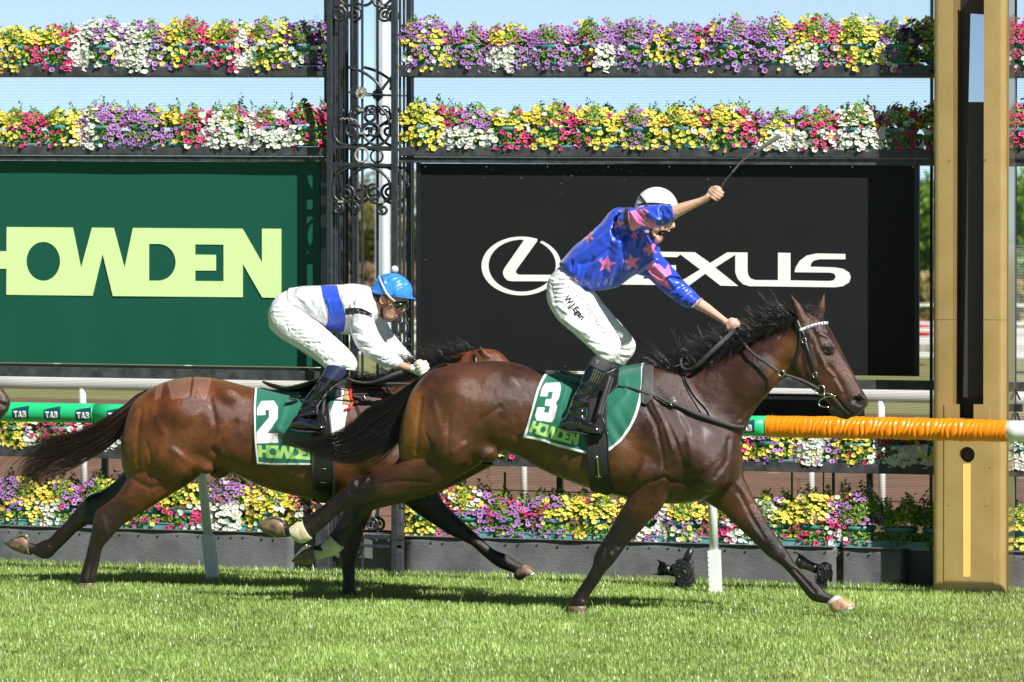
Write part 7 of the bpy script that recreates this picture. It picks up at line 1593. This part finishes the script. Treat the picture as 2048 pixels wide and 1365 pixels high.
    mb = MB(); strap(mb, [(1302, 446), (1302, 458), (1303, 468), (1309, 477)], .018, .006, tr, .004); mb.ball(onto(tr, 1303, 466, .010), (.012, .006, .016)); mb.build('chin_strap', M['black'], hl, True)
    return t
jockey_three()
M['whip_grey'] = mat('grey_whip', (.10, .10, .105), .35)
def whip():
    t = thing('racing_whip', tuple(P(1424, 403, -.33)), 'thin black racing whip held up in the raised hand of the jockey in blue', 'whip')
    Yw = -.335; Q = lambda l: [P(u, v, Yw) for u, v in cat(l, 5)]
    pts = Q([(1420.5, 408.5), (1426, 400)]); MB().tube(pts, .0135, 14).build('butt_cap', M['cam_black'], t, True)
    pts = Q([(1425, 401), (1441, 377), (1452, 360), (1464, 346)]); MB().tube(pts, np.linspace(.0095, .0055, len(pts)), 12).build('handle', mat('ribbed_grip', (.03, .03, .032), .5, bump=(400, .6)), t, True)
    pts = Q([(1463, 347), (1473, 335), (1483, 324), (1497, 313), (1512, 304)]); MB().tube(pts, np.linspace(.0075, .0052, len(pts)), 8).build('shaft', M['whip_grey'], t, True)
    mb = MB(); strap(mb, [(1509, 306.5, Yw), (1522, 297, Yw), (1540, 285, Yw), (1556, 274.5, Yw), (1561, 271, Yw)], [.008, .024, .028, .028, .016], .008); mb.build('flap', mat('padded_flap', (.16, .16, .17), .3), t, True)
whip()

def jockey_two():
    Y = Y2
    t = thing('person', tuple(P(620, 860, Y)), 'jockey in white silks and blue cap crouching low over the second horse', 'jockey', 'jockeys')
    mb = MB()
    loft(mb, [(750, 582, 815, 590, .062, 0), (750, 596, 814, 600, .072, 0), (754, 608, 811, 609, .070, 0), (759, 618, 805, 618, .064, 0), (763, 626, 799, 625, .056, 0), (765, 631, 796, 629.5, .050, 0), (766, 634, 793.5, 632.5, .048, 0), (767, 636.5, 795, 635, .045, 0), (769, 640, 790, 639.5, .037, 0), (774, 644, 782, 643, .020, 0)], Y, 5, 22, 2.2)
    loft(mb, [(800, 606, 808, 606, .010, 0), (802, 613, 811, 614, .012, 0), (799, 620, 809.5, 623, .015, 0), (797, 624, 804, 626, .012, 0)], Y, 4, 12)
    limb(mb, [(765, 618, Y, .055, .058), (752, 618, Y, .055, .06), (738, 612, Y, .065, .08)])
    loft(mb, [(592, 588, 606, 625, .11, 0), (620, 584, 640, 640, .13, 0), (655, 582, 668, 652, .15, 0), (692, 581, 702, 655, .165, 0), (722, 581, 735, 645, .15, 0), (742, 588, 752, 632, .10, 0)], Y, 5, 20)
    limb(mb, [(725, 625, Y-.16, .05, .05), (730, 660, Y-.2, .045, .045), (748, 695, Y-.23, .042, .042), (778, 719, Y-.25, .036, .036), (798, 729, Y-.25, .029, .030), (812, 734.5, Y-.25, .025, .028), (824, 738, Y-.25, .023, .027), (832, 739, Y-.25, .026, .028)])
    limb(mb, [(745, 625, Y+.16, .05, .05), (758, 655, Y+.18, .045, .045), (776, 685, Y+.2, .040, .040), (800, 706, Y+.19, .034, .034), (822, 722, Y+.16, .025, .028), (836, 732, Y+.12, .024, .027)])
    for s_ in (-1, 1):
        limb(mb, [(572, 620, Y+s_*.06, .06, .06), (612, 665, Y+s_*.16, .045, .045), (684, 716, Y+s_*.275, .03, .034), (668, 750, Y+s_*.31, .028, .03), (629, 798, Y+s_*.33, .024, .026)])
    ra = np.array([.35, 0, -.9]); ra /= np.linalg.norm(ra); ou = np.array([.93, 0, .36]); to = np.array([0, -1., 0]); ou -= ra*(ou@ra); ou /= np.linalg.norm(ou)
    fist(mb, np.array(P(842, 739, Y-.25)), -ra, ou, to, .98); fist(mb, np.array(P(846, 736, Y+.10)), -ra, ou, to, .95)
    me = remesh(mb, .0042, 3, .5)
    sculpt(me, [([(790, 633.6), (796, 632.6)], 1.2, -.004), ([(795, 606), (806, 607)], 3, -.006), ([(795, 629.5), (797, 630)], 1.3, .003), ([(784, 617), (776, 628)], 2.5, -.003), ([(778, 612), (790, 614)], 4, .003), ([(802, 622), (805, 624)], 1.2, -.003)], Y)
    body = link('body', me, M['skin2'], t, True); tr = bvh(me)
    mb = MB(); mb.tube([P(u, v, y+Y) for u, v, y in ((788, 633, -.036), (794.5, 631, -.02), (797.5, 631, 0), (794, 631, .02))], .0038, 7); mb.tube([P(u, v, y+Y) for u, v, y in ((787, 634.6, -.035), (793, 635, -.018), (795.5, 635, 0), (793, 635, .02))], .0038, 7); mb.build('lips', mat('lips_two', (.38, .14, .11), .45), body, True)
    mb = MB(); mb.ball(onto(tr, 767, 600, .006), (.020, .009, .032), None, 12, 8); mb.torus(onto(tr, 767, 600, .014), .016, .004, 1, 16, 6, 1.5); mb.build('ear', M['skin2'], body, True)
    mb = MB(); mb.ball(P(758, 596, Y), (.065, .078, .035), None, 16, 10); mb.build('hair', mat('short_dark_hair', (.025, .015, .01), .6), t, True)
    # breeches
    mb = MB()
    loft(mb, [(592, 578, 606, 634, .140, 0), (570, 583, 612, 644, .165, 0), (552, 598, 606, 650, .175, 0), (541, 618, 590, 655, .16, 0), (540, 636, 570, 655, .12, 0)], Y, 5, 26)
    loft(mb, [(575, 590, 540, 632, .11, -.08), (600, 612, 540, 654, .115, -.10), (624, 634, 558, 674, .11, -.14), (648, 655, 584, 690, .10, -.19), (672, 676, 612, 706, .092, -.23), (693, 695, 635, 724, .086, -.265), (708, 712, 652, 738, .078, -.285), (714, 728, 660, 740, .068, -.295), (711, 743, 660, 731, .058, -.30)], Y, 5, 24)
    loft(mb, [(580, 600, 545, 635, .11, .08), (612, 632, 560, 668, .10, .14), (655, 668, 598, 700, .09, .21), (690, 700, 636, 724, .08, .26), (702, 715, 655, 734, .07, .29), (700, 735, 662, 728, .055, .30)], Y, 5, 22)
    me = remesh(mb, JV, 5)
    fo = []
    for k in range(8): fo += [([(548+k*9, 622+k*8.5), (572+k*9, 622+k*8.5), (596+k*7.5, 628+k*8)], 2.1, .006), ([(552+k*9, 628+k*8.5), (576+k*9, 628+k*8.5), (596+k*8, 633+k*8)], 1.9, -.006)]
    fo += [([(650, 722), (680, 716), (705, 722)], 2.2, -.006), ([(655, 730), (690, 730)], 2.2, .006), ([(662, 736), (700, 738)], 1.8, -.006), ([(620, 645), (660, 680), (690, 705)], 5, .005)]
    sculpt(me, fo, Y); masked_fold(me, 13, .0022, 70, 0); br = link('breeches', me, M['breech'], t, True); tb = bvh(me)
    # silks
    mb = MB()
    loft(mb, [(580, 576, 604, 638, .155, 0), (606, 573, 628, 648, .170, 0), (640, 571, 655, 660, .185, 0), (676, 570, 690, 670, .20, 0), (706, 568, 722, 664, .205, 0), (730, 571, 748, 648, .17, 0), (746, 580, 760, 634, .11, 0), (754, 594, 763, 626, .072, 0)], Y, 6, 30)
    loft(mb, [(696, 610, 742, 592, .09, -.13), (698, 630, 746, 615, .088, -.17), (700, 650, 748, 640, .080, -.20), (704, 672, 753, 658, .076, -.22), (715, 695, 763, 676, .070, -.235), (734, 714, 777, 693, .064, -.245), (760, 730, 790, 706, .056, -.25), (782, 737, 800, 715, .045, -.25), (793, 739, 807, 722, .038, -.25)], Y, 5, 22)
    loft(mb, [(725, 640, 762, 612, .085, .12), (738, 668, 772, 640, .078, .17), (755, 694, 784, 664, .070, .195), (775, 712, 801, 686, .062, .20), (798, 726, 816, 703, .052, .19), (815, 735, 830, 717, .042, .16), (830, 742, 840, 727, .034, .13)], Y, 5, 20)
    me = remesh(mb, JV, 4)
    sculpt(me, [([(600, 590), (620, 615), (640, 640)], 4, .006), ([(640, 580), (650, 620), (665, 655)], 3, -.006), ([(676, 572), (690, 600), (694, 640)], 4, .006), ([(700, 575), (706, 610), (700, 640), (708, 665)], 3, -.010), ([(735, 580), (742, 605), (740, 640)], 3, -.007), ([(712, 600), (728, 595), (740, 605)], 4, .006),
                ([(706, 650), (725, 660), (742, 655)], 3, .007), ([(706, 662), (725, 672), (748, 666)], 3, -.007), ([(712, 678), (735, 684), (758, 678)], 3, .007), ([(720, 692), (745, 698), (768, 688)], 2.6, -.006), ([(740, 706), (762, 712), (782, 702)], 2.6, .006), ([(770, 722), (790, 716)], 2, -.005), ([(780, 730), (800, 722)], 1.8, .005), ([(655, 600), (665, 640)], 3, .005), ([(700, 628), (725, 622), (740, 630)], 2.2, -.010)], Y)
    masked_fold(me, 23, .003, 42, 0)
    co = vcos(me); pu, pv = proj(co)
    hoop = [(641, 571), (674, 571), (679, 592), (688, 618), (692, 640), (688, 662), (678, 668), (650, 659), (656, 640), (656, 620), (646, 595)]
    arm = (co[:, 1] < Y-.12) & (pu > 696)
    fattr(me, 'hoop', np.where(arm, -9, sdf(pu, pv, [hoop]))); far = (co[:, 1] > Y+.10) & (pu > 745) & (pv > 640) & (pv < 690); fattr(me, 'cuff', np.where(far, 0, -9.))
    m = pattern_mat('white_silk', (.74, .74, .78), [('hoop', (.025, .085, .60)), ('band', (.012, .012, .013))], .38, sheen=.15); satin_bump(m, 12, .03, (1, 1, 1), .7); sk = link('silks', me, m, t, True); ts = bvh(me)
    fattr(me, 'band', np.where(co[:, 1] < Y-.06, sdf(pu, pv, [[(690, 617), (708, 615.5), (724, 617), (744, 627), (744, 636), (728, 630), (712, 628), (690, 631)]]), -9.))
    # glove
    for yy, u0 in ((-.25, 0), (.10, 4)):
        mb = MB(); fist(mb, np.array(P(842+u0, 739, Y+yy)), -ra, ou, to, 1.12); limb(mb, [(822+u0, 737, Y+yy, .027, .031), (832+u0, 738.5, Y+yy, .030, .032), (840+u0, 739, Y+yy, .030, .030)]); gm = remesh(mb, .0045, 2); gl = link('glove', gm, mat('white_glove', (.70, .70, .64), .6, bump=(300, .3)), t, True)
        if yy < 0: MB().ball(onto(bvh(gm), 835, 735, .0), (.010, .004, .010)).build('glove_badge', mat('yellow_badge', (.65, .45, .05), .5), gl, True)
    # boots
    for k, s_ in enumerate((-1, 1)):
        yo = s_*.33; mb = MB()
        loft(mb, [(657, 724, 702, 738, .058, s_*.31), (648, 744, 692, 752, .058, s_*.315), (640, 758, 681, 764, .056, s_*.32), (627, 776, 664, 778, .053, yo), (613, 794, 650, 794, .050, yo), (601, 814, 638, 812, .047, yo), (591, 834, 635, 830, .044, yo)], Y, 6, 22)
        loft(mb, [(586, 838, 584, 856, .032, yo), (600, 828, 598, 861, .042, yo), (618, 834, 617, 862, .042, yo-.01*s_), (634, 842, 633, 862, .042, yo+.01*s_), (645, 849, 644, 861, .036, yo+.02*s_), (653, 855, 652, 860, .02, yo+.02*s_)], Y, 5, 20)
        me = remesh(mb, .005, 3)
        if k == 0: sculpt(me, [([(608, 806), (635, 800)], 2.4, -.006), ([(604, 816), (632, 812)], 2.4, .007), ([(600, 824), (628, 822)], 2, -.006), ([(628, 790), (650, 780)], 3, .004), ([(610, 838), (628, 840)], 2, .003)], Y)
        if k == 0:
            M['boot2'] = pattern_mat('patent_boot_two', (.010, .011, .018), [('gaiter', (.035, .045, .11))], .13, spec=.8, coat=.6)
        co = vcos(me); pu, pv = proj(co); fattr(me, 'gaiter', (758-(pv-(pu-660)*.35)))
        bt = link('boot', me, M['boot2'], t, True)
        if k == 0:
            tt = bvh(me); mb = MB()
            for q in range(6): mb.tube([onto(tt, u, v, .002) for u, v in cat([(636+q*5.2, 762+q*2.2), (632+q*5, 772+q*2.1), (628+q*4.8, 782+q*2)], 4)], .003, 6)
            mb.build('elastic_rib', M['rein'], bt, True)
            mb = MB(); loft(mb, [(584, 856, 584, 860, .035, yo), (600, 860, 600, 865, .042, yo), (625, 861, 625, 867, .042, yo), (645, 860, 645, 864, .036, yo)], Y, 4, 16); mb.build('sole', M['rein'], bt, True)
    # cap
    mb = MB(); _, c, R_ = dome(mb, 784, 585, Y, .136, .105, .124, 8, .018); me = mb.mesh('helmet'); masked_fold(me, 6, .0014, 50, 0)
    m = mat('bright_blue_cap_silk', (.04, .25, .85), .32, spec=.7, coat=.1); satin_bump(m, 11, .04, (1, 1, 1), .8); hl = link('helmet', me, m, t, True); th = bvh(me)
    for pts in ([(784, 546), (772, 560), (766, 578), (764, 592)], [(784, 546), (800, 556), (808, 576), (806, 596)], [(784, 546), (762, 552), (748, 566), (742, 580)]):
        MB().tube([onto(th, u, v, -.001, Y) for u, v in cat(pts, 5)], .0025, 6).build('cap_seam', M['cap_seam'], hl, True)
    mb = MB(); strap(mb, [(743, 580), (756, 587), (772, 592), (790, 596), (810, 597), (824, 593)], .020, .005, th, .001, Y=Y); mb.build('cap_band', M['cap_seam'], hl, True)
    mb = MB(); v = []
    for i in range(13):
        a = math.radians(-72+i*12)
        for r_, dz in ((.0, 0), (.028*math.cos(a)**.7 if math.cos(a) > 0 else 0, -.006)):
            pos = np.array([(.134+r_)*math.cos(a), (.103+r_*.5)*math.sin(a), -.012+dz]); v.append(c+R_@pos)
    f = [(2*i, 2*i+1, 2*i+3, 2*i+2) for i in range(12)]; mb.add(v, f); pk = mb.build('cap_peak', m, hl, True); pk.modifiers.new('s', 'SOLIDIFY').thickness = .004
    rg = np.random.default_rng(2); mb = MB(); mb.ball(P(789.5, 539, Y), .021, None, 14, 10); d = rg.normal(size=(500, 3)); d /= np.linalg.norm(d, axis=1, keepdims=True); leaf_quads(mb, np.array(P(789.5, 539, Y))+d*.022, d, .004, rg); mb.build('pompom', M['white'], hl)
    mb = MB(); strap(mb, [(757, 553), (764, 568), (770, 581), (775, 590)], .014, .004, th, .004, Y=Y); strap(mb, [(774, 588, Y-.112), (781, 596, Y-.108), (790, 604, Y-.085)], .014, .004); mb.build('goggle_strap', mat('grey_elastic', (.50, .50, .50), .6), hl, True)
    mb = MB(); loft(mb, [(788, 598, 787, 612, .060, -.006), (797, 598, 794, 619, .074, 0), (808, 601, 804, 620, .066, 0), (816, 603, 811, 616, .040, 0)], Y, 4, 18); mb.build('goggles', mat('green_black_goggle', (.010, .016, .006), .05, spec=.9, coat=.6), t, True)
    mb = MB(); mb.tube([onto(tr, u, v, .006, Y) for u, v in cat([(750, 588), (753, 600), (761, 610), (770, 612), (777, 606), (778, 600)], 5)], .0085, 8, flat=.6); mb.build('chin_guard', M['brown_leather'], hl, True)
    mb = MB(); strap(mb, [(766, 612), (763, 622), (764, 632), (770, 638)], .012, .005, tr, .004, Y=Y); mb.build('chin_strap', M['black'], hl, True)
M['cap_seam'] = mat('blue_cap_band', (.05, .26, .78), .45)
jockey_two()
